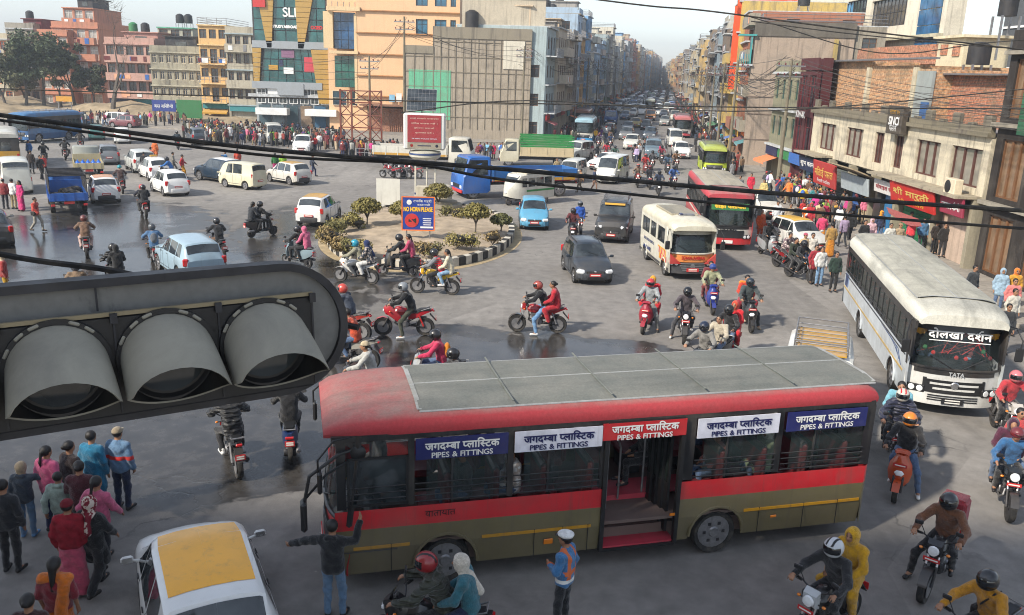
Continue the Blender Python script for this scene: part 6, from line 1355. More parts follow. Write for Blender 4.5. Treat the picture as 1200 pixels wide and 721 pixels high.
# ================================================================ traffic island
def island():
    cx, cy, rx, ry = -4.7, 44.0, 4.7, 8.6
    def ring(k, n=64): return [(cx+(rx+k)*cos(2*pi*i/n), cy+(ry+k)*sin(2*pi*i/n)) for i in range(n)]
    m = MB(); m.loft([[(x, y, .008) for x, y in ring(.42)], [(x, y, .012) for x, y in ring(.0)]], 0); struct(put('kerb_apron', m.mesh('apron', ['concrete'], 0), c='#a08f70'))
    m = MB(); n = 20; rr = [[(cx+(rx-.3)*f*cos(2*pi*i/48), cy+(ry-.3)*f*sin(2*pi*i/48), .3+.22*(1-f*f)+.05*sin(i*1.7+f*9)*(f < .95)) for i in range(48)] for f in (1, .85, .7, .5, .3, .1)]; m.loft(rr, 0); o = struct(put('island_soil', m.mesh('soil', ['earth'])))
    k = thing('kerb', 'black and white painted kerb ring around the traffic island', 'kerb', (cx, cy, 0)); n = 96
    for i in range(n):
        a0, a1 = 2*pi*i/n+.004, 2*pi*(i+1)/n-.004; m = MB(); ps = []
        for a, o_ in ((a0, 0), (a1, 0), (a1, -.3), (a0, -.3)): ps.append(((rx+o_)*cos(a), (ry+o_)*sin(a)))
        jit = .02*((i*37 % 7)/7); m.prism(ps, 0, .38+jit, 0, 'XY'); part('kerb_block', m, 'concrete', k, ((.5,.47,.4) if i % 2 else (.025,.025,.025)), 0)
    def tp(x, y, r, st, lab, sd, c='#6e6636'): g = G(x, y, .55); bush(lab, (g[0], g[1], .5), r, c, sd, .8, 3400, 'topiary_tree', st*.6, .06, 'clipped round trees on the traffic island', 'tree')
    tp(430, 262, .78, .62, 'clipped round topiary tree at the left end of the island', 1); tp(557, 272, .76, .85, 'clipped round topiary tree on thin stem at right side of island', 2); tp(472, 262, .72, .5, 'clipped topiary tree behind the no horn sign', 3); tp(513, 242, .85, .5, 'clipped topiary tree at the far end near the hoarding posts', 4); tp(587, 270, .55, .35, 'small dark topiary bush at the right kerb of island', 5, '#5a5a34')
    i = 0
    for (x, y, r) in ((387, 285, .55), (392, 275, .5), (402, 268, .5), (413, 263, .45), (398, 292, .4), (412, 294, .42), (424, 297, .42), (384, 279, .45), (497, 297, .42), (508, 297, .36), (536, 288, .5), (552, 287, .4), (577, 284, .42), (523, 252, .4), (536, 253, .35), (420, 266, .4), (488, 292, .3)):
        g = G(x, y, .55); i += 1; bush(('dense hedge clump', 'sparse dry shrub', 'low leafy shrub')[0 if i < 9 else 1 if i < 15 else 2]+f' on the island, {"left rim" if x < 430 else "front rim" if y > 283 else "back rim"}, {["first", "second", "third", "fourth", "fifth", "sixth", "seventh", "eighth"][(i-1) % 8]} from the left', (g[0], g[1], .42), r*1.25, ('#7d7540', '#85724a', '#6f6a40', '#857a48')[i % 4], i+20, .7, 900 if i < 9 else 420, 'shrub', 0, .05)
island()
def no_horn_sign():
    g = G(490, 279, .5); r = thing('sign', 'blue board reading NO HORN PLEASE with crossed out horn', 'sign', (g[0], g[1], .5), radians(3)); w, h, z0 = 1.56, 1.62, .35
    m = MB(); [m.tube([(x, .04, -.1), (x, .04, z0+h)], .03, 6) for x in (-w*.35, w*.35)]; part('post', m, 'steel', r)
    m = MB(); m.box((0, 0, z0+h/2), (w, .04, h), 0, bev=.01); b_ = part('board', m, 'plastic', r, '#15398a'); m = MB(); [m.box((0, -.024, z), (w, .012, .05)) for z in (z0+.025, z0+h-.025)]; [m.box((x, -.024, z0+h/2), (.05, .012, h-.1)) for x in (-w/2+.025, w/2-.025)]; part('board_edge', m, 'plastic', r, 'orange')
    sign_text(b_, 'NO HORN PLEASE', 0, -.03, z0+h*.63, w*.86, c='yellow', fat=.012, height=.2); sign_text(b_, 'टफिक पहरी', .2, -.03, z0+h*.87, .85, c='white', nepali=True, height=.15); sign_text(b_, 'काठमाडौ', .25, -.03, z0+h*.77, .6, c='white', nepali=True, height=.11)
    m = MB(); m.X = T(-.3, -.03, z0+h*.3); m.lathe([(.001, -.002), (.3, -.002), (.3, .004)], 24, 0, 'Y'); m.lathe([(.26, -.006), (.33, -.006), (.33, .004), (.26, .004)], 24, 1, 'Y'); m.box((-.02, -.01, 0), (.26, .01, .12), 2); m.prism([(.05, -.04), (.2, -.12), (.2, .12), (.05, .04)], -.016, -.006, 2, 'XZ'); m.X = T(-.3, -.045, z0+h*.3) @ RY(.8); m.box((0, 0, 0), (.56, .012, .06), 1); m.X = T(-.42, -.03, z0+h*.83); m.lathe([(.08, -.005), (.12, -.005), (.12, .004)], 16, 0, 'Y'); m.box((0, -.006, 0), (.12, .01, .03), 0); part('horn_symbol', m, [PM('white'), PM('red'), PM('black')], b_)
    m = MB(); [m.box((.42, -.026, z0+h*(.36-.06*i)), (.4-.05*(i % 2), .008, .035)) for i in range(4)]; m.box((.4, -.026, z0+.17), (.6, .008, .08)); part('small_print', m, 'ink', b_, 'white')
no_horn_sign()
def hoarding():
    Y = 52.; q = AT(497, 205, Y); zt, zb = AT(497, 133, Y)[2], AT(497, 176, Y)[2]; r = thing('hoarding', 'lit style red hoarding box with Nepali text and solar panel on three white posts', 'billboard', (q[0], Y, .5), radians(2)); w = 2.5
    z0, z1 = zb-.5, zt-.5; h = z1-z0
    m = MB(); m.box((0, .6, (z0+z1)/2), (w, 1.2, h), 0, bev=.1); part('box', m, 'clean_paint', r, '#c9cbc8')
    m = MB(); m.box((0, -.012, z0+h*.58), (w*.8, .03, h*.74)); p = part('front_panel', m, 'plastic', r, '#8f3136'); m = MB(); m.box((0, -.014, z0+h*.12), (w*.8, .03, h*.16)); part('footer_panel', m, 'plastic', r, '#8c8576')
    m = MB(); m.box((-w/2-.01, .6, z0+h*.5), (.03, .95, h*.8)); part('side_panel', m, 'plastic', r, '#7c3138')
    for i, (t, ww) in enumerate((('लाई सवारी चलाउदा', .68), ('नियम पालना गरौ ।', .62), ('दुघटना बचाऔ', .48), ('सुरकषित बनौ ।', .44))): sign_text(p, t, 0, -.035, z0+h*(.86-.13*i), w*ww, c='#d8b8a8', nepali=True, height=.1)
    sign_text(p, 'TRAFFIC POLICE OFFICE', 0, -.035, z0+h*.31, w*.6, c='#cfd2e0', height=.06)
    m = MB(); m.lathe([(.001, 0), (.09, 0)], 12, 0, 'Y', (-w*.3, -.035, z0+h*.12)); m.lathe([(.001, 0), (.09, 0)], 12, 1, 'Y', (w*.3, -.035, z0+h*.12)); m.box((0, -.034, z0+h*.12), (.8, .008, .06), 1); part('emblem', m, [PM('red'), PM('navy')], r)
    m = MB(); m.lathe([(.3, z0-.02), (.95, z0-.12), (.95, z0-.42), (.8, z0-.55)], 20, 0, 'Z', (0, .6, 0)); m.lathe([(.97, z0-.2), (.97, z0-.3)], 20, 1, 'Z', (0, .6, 0)); part('collar', m, [PM('#b9b7a8'), PM('#27406f')], r)
    for x, y in ((-.55, .4), (.1, 1.0), (.65, .5)): m = MB(); m.tube([(x, y, -.1), (x, y, z0-.1)], .055, 8, 0); m.tube([(x, y, .3), (x, y, .42)], .06, 8, 1); part('post', m, [PM('#c9c4b4'), PM('#27406f')], r)
    m = MB(); m.X = T(-.2, .6, z1+.75) @ RX(-.55); m.box((0, 0, 0), (1.75, .05, 1.45), 1)
    for i in range(8):
        for j in range(5): m.box((-.76+i*.217, -.03, -.56+j*.28), (.2, .012, .26), 0)
    m.X = None; m.tube([(-.2, .7, z1), (-.2, .7, z1+.7)], .04, 6, 1); part('solar_panel', m, ['glass_dark', 'steel'], r)
    r = thing('utility_cabinet', 'round white control cabinets and steps beneath the hoarding', 'cabinet', (q[0]+.35, Y-.6, .55)); m = MB(); m.lathe([(.5, 0), (.5, .9), (.4, 1.0), (.001, 1.02)], 16, 0, 'Z', (.9, 0, 0)); m.box((-.3, .1, .45), (.9, .6, .9), 0, bev=.03); m.lathe([(.51, .4), (.51, .55)], 16, 1, 'Z', (.9, 0, 0)); part('cabinet', m, [PM('#b3ac9a'), PM('#27406f')], r); m = MB(); m.lathe([(1.1, -.1), (1.1, .1), (.8, .12), (.8, .25), (.001, .26)], 18, 0, 'Z', (1.0, -1.2, 0)); part('step', m, 'concrete', r, '#8c8474')
hoarding()
def boardback():
    q = AT(455, 239, 47.5); r = thing('sign', 'blank white back of a square board standing behind the island', 'sign', (q[0], 47.5, 0), radians(-4)); m = MB(); z = AT(455, 225, 47.5)[2]; m.box((0, 0, z+.0), (1.32, .05, 1.45)); part('board', m, 'paint', r, '#c4c3ba'); m = MB(); [m.tube([(x, .05, 0), (x, .05, z)], .03, 5) for x in (-.5, .5)]; part('post', m, 'steel', r)
boardback()
# ================================================================ traffic signal head close to the camera
def signal():
    R0 = np.array(AT(330, 386, 2.75)); a = radians(31)
    r = thing('traffic_signal', 'unlit horizontal traffic signal with three hooded lamps on grey backplate', 'traffic light', (R0[0], R0[1], R0[2]), a); r.rotation_euler = (radians(-3), 0, a)
    hh = .226; Lx = -2.2
    def stad(k, n=20): return [(k*cos(t), k*sin(t)) for t in np.linspace(-pi/2, pi/2, n)]+[(Lx, k), (Lx, -k)]
    m = MB(); m.prism(stad(hh-.02), .0, .012, 0, 'XZ'); part('backplate', m, 'signal_grey', r)
    o_, i_ = stad(hh), stad(hh-.026); m = MB(); n = len(o_)
    m.v = []; rows = [[(x, y, z) for x, z in pp] for pp, y in ((i_, .0), (i_, -.02), (o_, -.02), (o_, .05), (i_, .05))]; m.loft([[rw[j] for rw in rows] for j in range(n)]+[[rw[0] for rw in rows]], 0, closed=False); part('rim', m, 'dark_metal', r, sm=30)
    m = MB(); m.box(((-1.9+.085)/2, -.035, -.035), (1.985, .07, .31), 0, bev=.006); part('housing', m, 'seat_vinyl', r)
    m = MB(); m.box((-.9, -.066, .126), (1.98, .012, .012)); part('trim', m, PM('#8d8064'), r); m = MB()
    m.box((-.55, -.0125, .17), (.006, .004, .085), 0); part('seam', m, 'dark_metal', r)
    for i in range(7): m = MB(); m.box((.085-.3*i, -.073, -.03), (.006, .006, .3), 0); m.box((.085-.3*i, -.08, .115), (.02, .012, .03), 0); part('latch', m, 'dark_metal', r)
    for k in range(6):
        cx = -.072-.3*k; R_ = .136; rows = []; cz = -.018
        for i in range(33):     # hood: drooping, long over the top, cut away in a curve beneath
            th = -pi/2+2*pi*i/32; q = .5+.5*sin(th); Ld = .02+.24*min(1, q*1.5); ring = []
            for f in np.linspace(0, 1, 9): e = Ld*f; ring.append((cx+R_*(1+.12*f*q)*cos(th), -.07-e*.86, cz+R_*(1+.05*f)*sin(th)-e*.28-.8*e*e*q))
            rows.append(ring)
        inner = [[(cx+(p[0]-cx)*.965, p[1]+.002, cz+(p[2]-cz)*.965) for p in rg] for rg in rows]
        m = MB(); m.loft(rows, 0, closed=False); m.loft(inner, 1, closed=False); m.loft([[a_[-1], b_[-1]] for a_, b_ in zip(rows, inner)], 0, closed=False)
        hd = part('lamp_hood', m, ['hood_plastic', 'seat_vinyl'], r, sm=60)
        for t in (pi*.28, pi*.38, pi*.62, pi*.72, pi*.85): m = MB(); m.X = T(cx+R_*1.04*cos(t), -.082, cz+R_*1.04*sin(t)) @ RY(pi/2-t); m.box((0, 0, 0), (.03, .014, .01), 0, bev=.003); part('hood_clip', m, 'hood_plastic', hd)
        m = MB(); m.lathe([(.001, -.018), (.06, -.014), (.11, -.004), (.128, 0)], 24, 0, 'Y', (cx, -.072, cz)); part('lens', m, 'glass_dark', r)
        m = MB(); m.lathe([(.122, -.075), (.134, -.085), (.148, -.085), (.148, -.07)], 28, 0, 'Y', (cx, 0, cz)); part('lens_ring', m, 'seat_vinyl', r)
    r2 = thing('signal_arm', 'grey steel mast arm carrying the signal from the left', 'pole', (R0[0], R0[1], R0[2]), a); m = MB(); m.tube([(-.2, .12, 0), (-4.5, .12, -.05)], .05, 10); m.tube([(-4.5, .12, .3), (-4.5, .12, -7.4)], .09, 12); part('arm', m, 'steel', r2)
signal()
# ================================================================ poles and cables
def catenary(p, q, sag, n=28): return [tuple(np.array(p)*(1-t)+np.array(q)*t-np.array([0, 0, 4*sag*t*(1-t)])) for t in np.linspace(0, 1, n)]
def cable(label, pts, r, mat='rubber', group='overhead cables'):
    m = MB(); m.tube(pts, r, 6); o = put('cable', m.mesh('cable', [mat])); tag(o, label, 'cable', group); return o
def thru(pix, Ys):          # a cable surveyed at a few points of its run
    P_ = [AT(x, y, Y) for (x, y), Y in zip(pix, Ys)]; out = []; n = len(P_)
    P_ = [tuple(2*np.array(P_[0])-np.array(P_[1]))]+P_+[tuple(2*np.array(P_[-1])-np.array(P_[-2]))]
    for i in range(1, n):
        a, b_, c, d = [np.array(p) for p in P_[i-1:i+3]]
        for t in np.linspace(0, 1, 9)[:-1 if i < n-1 else None]: out.append(tuple(.5*((2*b_)+(-a+c)*t+(2*a-5*b_+4*c-d)*t*t+(-a+3*b_-3*c+d)*t**3)))
    return out
cable('thick black bundled cable crossing the whole junction, uppermost', thru([(-260, 103), (0, 135), (300, 174), (600, 199), (900, 226), (1200, 247), (1400, 258)], [6.0]*7), .0155)
cable('second thick black cable twisted just under the uppermost one', thru([(-260, 108), (0, 141), (300, 181), (480, 192), (600, 212), (900, 244), (1200, 268), (1400, 280)], [6.1]*8), .0105)
cable('thin black service cable with clips crossing above the signal', thru([(-260, 240), (0, 298), (130, 317), (230, 341), (360, 372), (420, 384)], [3.4, 3.3, 3.2, 3.15, 3.1, 3.05]), .012)
for i, (pix, Y, rad) in enumerate((([(-100, 100), (0, 104), (300, 114), (600, 121), (900, 126), (1300, 128)], 22, .016), ([(640, -8), (760, 7), (830, 13), (1000, 35), (1300, 70)], 14, .012), ([(470, 132), (620, 118), (900, 130), (1300, 95)], 30, .02), ([(880, 25), (1000, 40), (1160, 55), (1300, 62)], 30, .018), ([(880, 20), (1030, 62), (1160, 50), (1300, 40)], 31, .018))):
    cable(('long thin wire across the left buildings', 'black wire slanting from the top centre to the right roofs', 'thin wire passing behind the solar panel', 'wire slanting over the white block', 'lower wire meeting the right roofs')[i], thru(pix, [Y]*len(pix)), rad)
cable_i = 0
def pole(label, loc, h=9.5, arms=2, metal=False, group='poles along the street', lamp=False):
    r = thing('utility_pole', label, 'pole', loc, 0, group); m = MB(); m.tube([(0, 0, -.1), (.0, 0, h)], [.16, .09] if not metal else [.1, .07], 8); part('post', m, 'concrete' if not metal else 'steel', r, '#6f6858')
    for k in range(arms): m = MB(); m.box((0, 0, h-.5-.7*k), (2.0-.3*k, .12, .1)); [m.lathe([(.04, 0), (.07, .08), (.03, .16)], 6, 1, 'Z', (x, 0, h-.45-.7*k)) for x in (-.85, -.4, .4, .85)]; part('crossarm', m, ['steel', PM('maroon')], r)
    if lamp: m = MB(); m.tube([(0, 0, h-.3), (1.2, -.2, h+.3), (2.2, -.3, h+.35)], .04, 6); m.box((2.5, -.3, h+.34), (.8, .25, .12), 0, bev=.04); part('lamp_arm', m, 'steel', r)
    return r
PL = [(434, 178, 9.2), (474, 178, 13), (611, 168, 11), (624, 160, 12)]
pl = []
for i, (x, y, h) in enumerate(PL): g = G(x, y); pole(('concrete pole with crossarms before the orange block', 'tall dark pole beside the gridded wall', 'pole at the left street corner with a crossarm', 'white metal pole at the left street corner')[i], (g[0], g[1], 0), h, 2 if i < 3 else 0, i == 3, lamp=(i == 3)); pl.append((g[0], g[1], h))
for i, s_ in enumerate((45, 62, 82, 105, 135, 170, 215)): p = LP(s_, 2); pole(f'street pole on the left pavement, {["first","second","third","fourth","fifth","sixth","seventh"][i]} beyond the corner', (*p, .1), 10.5, 1 if i % 2 else 2, i % 3 == 0, lamp=i % 2 == 0); pl.append((*p, 10.5))
pr = []
for i, s_ in enumerate((-19, -4, 14, 33, 55, 80, 115, 160)): p = RP(s_, -2.2); p = (18.8, 62) if i == 0 else p; pole(f'leaning tangle of poles on the right pavement, {["first","second","third","fourth","fifth","sixth","seventh","eighth"][i]} from the brick shops', (*p, .1), 9.6, 2, False); pr.append((*p, 9.6))
p0 = (20.0, 24, 8.6); pole('concrete pole on the right pavement near the dark house, out at the edge', (20.0, 24, .1), 8.6, 1)
ci = 0
def wires(a, b_, n, rr, lab):
    m = MB(); k = random.Random(len(COL.objects))
    for i in range(n): o = k.uniform(-.8, .8); za, zb = k.uniform(-2.3, .3), k.uniform(-2.3, .3); m.tube(catenary((a[0]+o, a[1], a[2]+za), (b_[0]+o*.8, b_[1], b_[2]+zb), k.uniform(.3, 1.3), 12), rr, 3, cap=False)
    o = put('wire_bundle', m.mesh('wires', ['rubber'], 0)); tag(o, lab, 'wires', 'sagging wire bundles'); o['kind'] = 'stuff'
wires(p0, pr[0], 14, .014, 'tangle of sagging wires in front of the cream shop building')
for i in range(len(pr)-1): wires(pr[i], pr[i+1], 12, .02, f'sagging wires along the right street side, span {i+1}')
wires(pl[0], pl[1], 4, .02, 'wires between the two poles by the gridded wall'); wires(pl[1], pl[2], 5, .02, 'wires crossing the gridded wall'); wires(pl[2], pl[4], 9, .02, 'wires along the left street side by the corner')
for i in range(4, len(pl)-1): wires(pl[i], pl[i+1], 9, .022, f'sagging wires along the left street side, span {i-3}')
wires((-40, 112, 9), pl[0], 4, .02, 'wires before the glass office block'); wires(pr[0], pr[2], 9, .02, 'wires sagging before the narrow maroon building')
# brown lattice frame (unfinished hoarding base) and low fence
def lattice():
    g = G(400, 178); r = thing('lattice_frame', 'rust red steel lattice frame at the roadside before the orange block', 'steel frame', (g[0], g[1], 0)); w, h = 4.0, 6.0
    for x in (0, 1.1, 2.9, w): m = MB(); m.box((x, 0, h/2), (.16, .16, h)); part('upright', m, PM('#6e3426'), r)
    for z in (1.2, 2.4, 3.6, 4.8, 5.9): m = MB(); m.box((w/2, .0, z), (w-.17, .1, .1)); part('rail', m, PM('#6e3426'), r)
    m = MB()
    for i in range(4):
        for x0, x1 in ((0, 1.1), (2.9, w), (1.1, 2.9)): m.tube([(x0, .09, 1.2+1.2*i), (x1, .09, 2.4+1.2*i)], .04, 4); m.tube([(x1, .12, 1.2+1.2*i), (x0, .12, 2.4+1.2*i)], .04, 4)
    part('bracing', m, PM('#6e3426'), r)
lattice()
def lowwall():
    a, b_ = G(415, 189), G(560, 197); r = thing('railing', 'low metal railing along the far kerb behind the hoarding', 'railing', (a[0], a[1]+1, 0), atan2(b_[1]-a[1], b_[0]-a[0])); L = hypot(b_[0]-a[0], b_[1]-a[1]); m = MB(); [m.tube([(0, 0, z), (L, 0, z)], .035, 5) for z in (.35, .7, 1.05)]; part('rail', m, 'steel', r); m = MB(); [m.tube([(L*i/14, 0, 0), (L*i/14, 0, 1.1)], .03, 5) for i in range(15)]; part('post', m, 'steel', r)
lowwall()
# trees
def tr(px, pyb, Y, h, rad, lab, **kw): q = AT(px, pyb, Y); tree(lab, (q[0], Y, .5), h, rad, **kw)
tr(132, 130, 124, 14, 4, 'tall bare leafless tree standing in the dry bank', bare=True, seed=5, name='bare_tree')
for i, (px, h, rr, c) in enumerate(((8, 9, 4.2, '#58593c'), (32, 10, 4.6, '#3f4a30'), (52, 11, 5, '#434d33'), (72, 8, 3.8, '#505438'), (88, 9.5, 3.2, '#3a4229'), (112, 6.5, 3.6, '#3d432c'), (30, 6, 3.5, '#54502f'))):
    tr(px, 130, 126+i*1.2, h, rr*.8, ['dull olive tree at the far left edge', 'dark green tree left of the orange terraces', 'largest dark green tree before the cream block', 'low spreading tree under the orange terraces', 'slim tree beside the pale pole', 'round dark bush tree left of the bare tree', 'dry brownish tree low on the left bank'][i], c=c, seed=i+9, n=2300, leaf=.26, group='trees on the dry bank')
# ================================================================ vehicles
def VP(f, r, side, W, mid=0.):      # from the contact points of a front and a rear wheel on one side
    F, R_ = np.array(G(*f)), np.array(G(*r)); d = (F-R_)/np.linalg.norm(F-R_); rt = np.array([d[1], -d[0]]); c = (F+R_)/2+rt*(W if side == 'L' else -W)-d*mid
    return (float(c[0]), float(c[1]), 0), atan2(-d[0], d[1])
def VN(x, y, deg, L):               # from the foot of the end nearest the camera
    p = np.array(G(x, y)); a = radians(deg); d = np.array([-sin(a), cos(a)]); c = p+d*L/2*(1 if cos(a) > 0 else -1); return (float(c[0]), float(c[1]), 0), a
def veh(kind, c, label, pos, **kw): return place_car(kind, c, label, pos[0], pos[1], **kw)
LN = dict(hatch=3.7, sedan=4.3, suv=4.15, jeep=4.4, micro=4.7, omni=3.35)
# --- the red and khaki city bus in front
def hero_bus():
    rows = [(.34, .8, '#686047'), (.8, 1.16, '#6e6549'), (1.16, 1.5, '#c62c33')]
    tm = bus('hero', L=9.8, W=1.25, H=3.08, sill=1.53, wt=2.68, eave=2.78, wheels=(3.0, -1.88), R=.42, rows=rows, doors={-1: [(-1.08, .3)]}, wins={-1: [(3.62, 4.6), (2.0, 3.52), (.4, 1.9), (-2.88, -1.32), (-4.65, -3.0)], 1: [(a, a+1.45) for a in (-4.6, -3, -1.4, .2, 1.8, 3.2)]}, roofc='#a03038', roofmid=('#4d5553', (-4.86, 3.42)), hero=True, bars=4, front=dict(c='#c62c33'), rails=[(.83, '#c08a20', .05, -4.75, -2.4), (.83, '#c08a20', .05, .5, 2.4), (.83, '#c08a20', .05, 3.6, 4.5)], seatc='maroon')
    q = np.array([-2.41, 12.2]); d = np.array([.9687, .2481]); n = np.array([-.2481, .9687]); c = q+d*4.5+n*1.25
    r = inst(tm, 'city_bus', 'red and khaki city bus with dusty grey roof panel and open middle door', 'bus', (c[0], c[1], 0), atan2(d[0], -d[1]))
    X0 = lambda y, z, x=-1.275: T(x, y, z) @ RZ(-pi/2)
    ads = [(2.76, 1.5, '#20265e', 'white'), (1.15, 1.5, '#c9cbd8', '#1c1f50'), (-.36, 1.5, '#b3272d', 'white'), (-2.1, 1.55, '#c9cbd8', '#1c1f50'), (-3.83, 1.6, '#20265e', 'white')]
    for y, w, c_, tc in ads:
        hgt = .36 if c_ != '#b3272d' else .3; z = 2.5 if c_ != '#b3272d' else 2.56; m = MB(); m.X = X0(y, z); m.box((0, -.012, 0), (w, .02, hgt)); p = part('advert_board', m, 'plastic', r, c_)
        sign_text(p, 'जगदम~बा प~लाि'+'स~टक', 0, -.028, .055, w*.8, X=X0(y, z), c=tc, nepali=True, height=.17, fat=.006); sign_text(p, 'PIPES & FITTINGS', 0, -.028, -.11, w*.66, X=X0(y, z), c=tc, height=.09, fat=.003)
    # doorway: red step well, frame, folded door leaf, grab rails
    y0, y1 = -1.08, .3; yc = (y0+y1)/2; w = y1-y0
    m = MB(); m.box((-.98, yc, .36), (.52, w, .05)); m.box((-.73, yc, .52), (.03, w, .3)); m.box((-.6, yc, .66), (.28, w, .05)); m.box((-.47, yc, .8), (.03, w, .26)); m.box((-.2, yc, .93), (.6, w+1.2, .03)); m.box((-.9, y1-.02, .7), (.7, .04, .75)); part('door_step', m, PM('#b03a48', .5), r)
    m = MB(); [m.box((-1.245, y, 1.5), (.09, .07, 2.35)) for y in (y0, y1)]; m.box((-1.245, yc, 2.68), (.09, w, .1)); m.box((-1.24, yc, .33), (.08, w, .05)); part('door_frame', m, 'seat_vinyl', r)
    m = MB(); [m.box((-.98+.14*i, y0+.09+.05*i, 1.5), (.15, .05, 2.1), 0) for i in range(4)]; [m.box((-.98+.14*i, y0+.12+.05*i, 1.9), (.09, .012, 1.0), 1) for i in range(4)]; part('folding_door', m, ['seat_vinyl', 'glass_tint'], r)
    m = MB(); m.tube([(-.85, .1, .9), (-.85, .1, 2.7)], .02, 6); m.tube([(-.55, -.25, .9), (-.55, -.25, 1.9), (-.8, -.1, 2.15)], .02, 6); m.tube([(-.45, -.75, .9), (-.45, -.75, 2.7)], .02, 6); [m.tube([(x, -4.4, 2.55), (x, 3.6, 2.55)], .016, 5) for x in (-.4, .4)]; m.tube([(-.85, .12, 1.25), (-.45, .12, 1.25)], .018, 5); part('grab_rail', m, 'steel', r)
    m = MB(); m.X = None; m.tube([(-1.2, 4.45, 2.55), (-1.35, 4.7, 2.55), (-1.42, 5.15, 2.25), (-1.42, 5.25, 1.75)], .028, 7); m.tube([(-1.2, 4.45, 2.4), (-1.4, 4.9, 2.25), (-1.42, 5.2, 1.9)], .022, 6); m.box((-1.42, 5.25, 1.6), (.24, .1, .5), 0, bev=.04); m.sphere((-1.24, 4.4, 2.5), (.06, .13, .13), 10, 6); part('mirror_arm', m, 'seat_vinyl', r)
    m = MB(); m.box((-1.262, 4.1, 2.0), (.02, .92, .82)); m.box((-1.275, 4.1, 2.4), (.02, .96, .04), 1); m.box((-1.275, 4.1, 1.6), (.02, .96, .04), 1); [m.box((-1.275, y, 2.0), (.02, .04, .84), 1) for y in (3.64, 4.56)]; part('cab_window', m, ['glass_dark', 'seat_vinyl'], r)
    m = MB(); [m.box((-1.262, y, .62), (.008, .012, .5)) for y in (1.0, .55, 3.9, -2.7, -3.6, -4.3, 1.5)]; m.tube([(-1.262, 3.8, .77), (-1.262, 4.7, .77)], .008, 3); m.box((-1.262, -.4, .6), (.01, .01, .01)); part('panel_seam', m, 'seat_vinyl', r)
    m = MB(); m.box((-1.27, 1.25, .62), (.02, .16, .1), 0, bev=.01); m.box((-1.27, -3.0, .66), (.02, .12, .05), 0, bev=.01); m.box((-1.27, 1.0-2.0, .9), (.015, .1, .05)); part('side_lamp', m, 'amber_lens', r)
    m = MB(); [m.box((0, y, 3.15-.0), (2.2, .03, .012)) for y in (-3.2, -1.5, .2, 1.9)]; part('roof_seam', m, 'roof_dust', r, '#5a625f')
    sign_text(r, 'यातायात', 0, 0, 0, .5, X=X0(3.1, 1.34, -1.262), c='black', nepali=True)
    return r, tm
HB, _ = hero_bus()
def inside(bus_o, x, y, label, rz=0, z=.92, **kw):
    p = bus_o.matrix_basis @ Vector((x, y, z)) if False else (Matrix.Translation(bus_o.location) @ RZ(bus_o.rotation_euler.z)) @ Vector((x, y, z)); return person(label, tuple(p), bus_o.rotation_euler.z+rz, ps='sit', **kw)
inside(HB, -.66, -2.1, 'bus passenger in salmon pink shirt by the open window behind the door', top='#b9736a', head='hair', rz=.1); inside(HB, -.66, -3.1, 'bus passenger in pale green shawl with white headscarf near the rear window', top='#9fb08a', head='scarf', hc='#c9cfc0', style='kurta', rz=.15)
inside(HB, -.66, 1.75, 'bus passenger in white patterned blouse behind the second advert board', top='white', tmat='print_cloth', head='long', rz=.15); inside(HB, -.66, 2.6, 'bus passenger in dark coat behind the first advert board', top='charcoal', rz=.2); inside(HB, .5, 3.9, 'bus driver in grey shirt at the wheel of the red bus', top='grey'); inside(HB, .6, -2.4, 'bus passenger in maroon top on the far seats of the red bus', top='maroon', head='scarf', hc='maroon'); inside(HB, -.2, -.9, 'bus passenger in black seated beyond the open door', top='black', low='black', z=1.0)
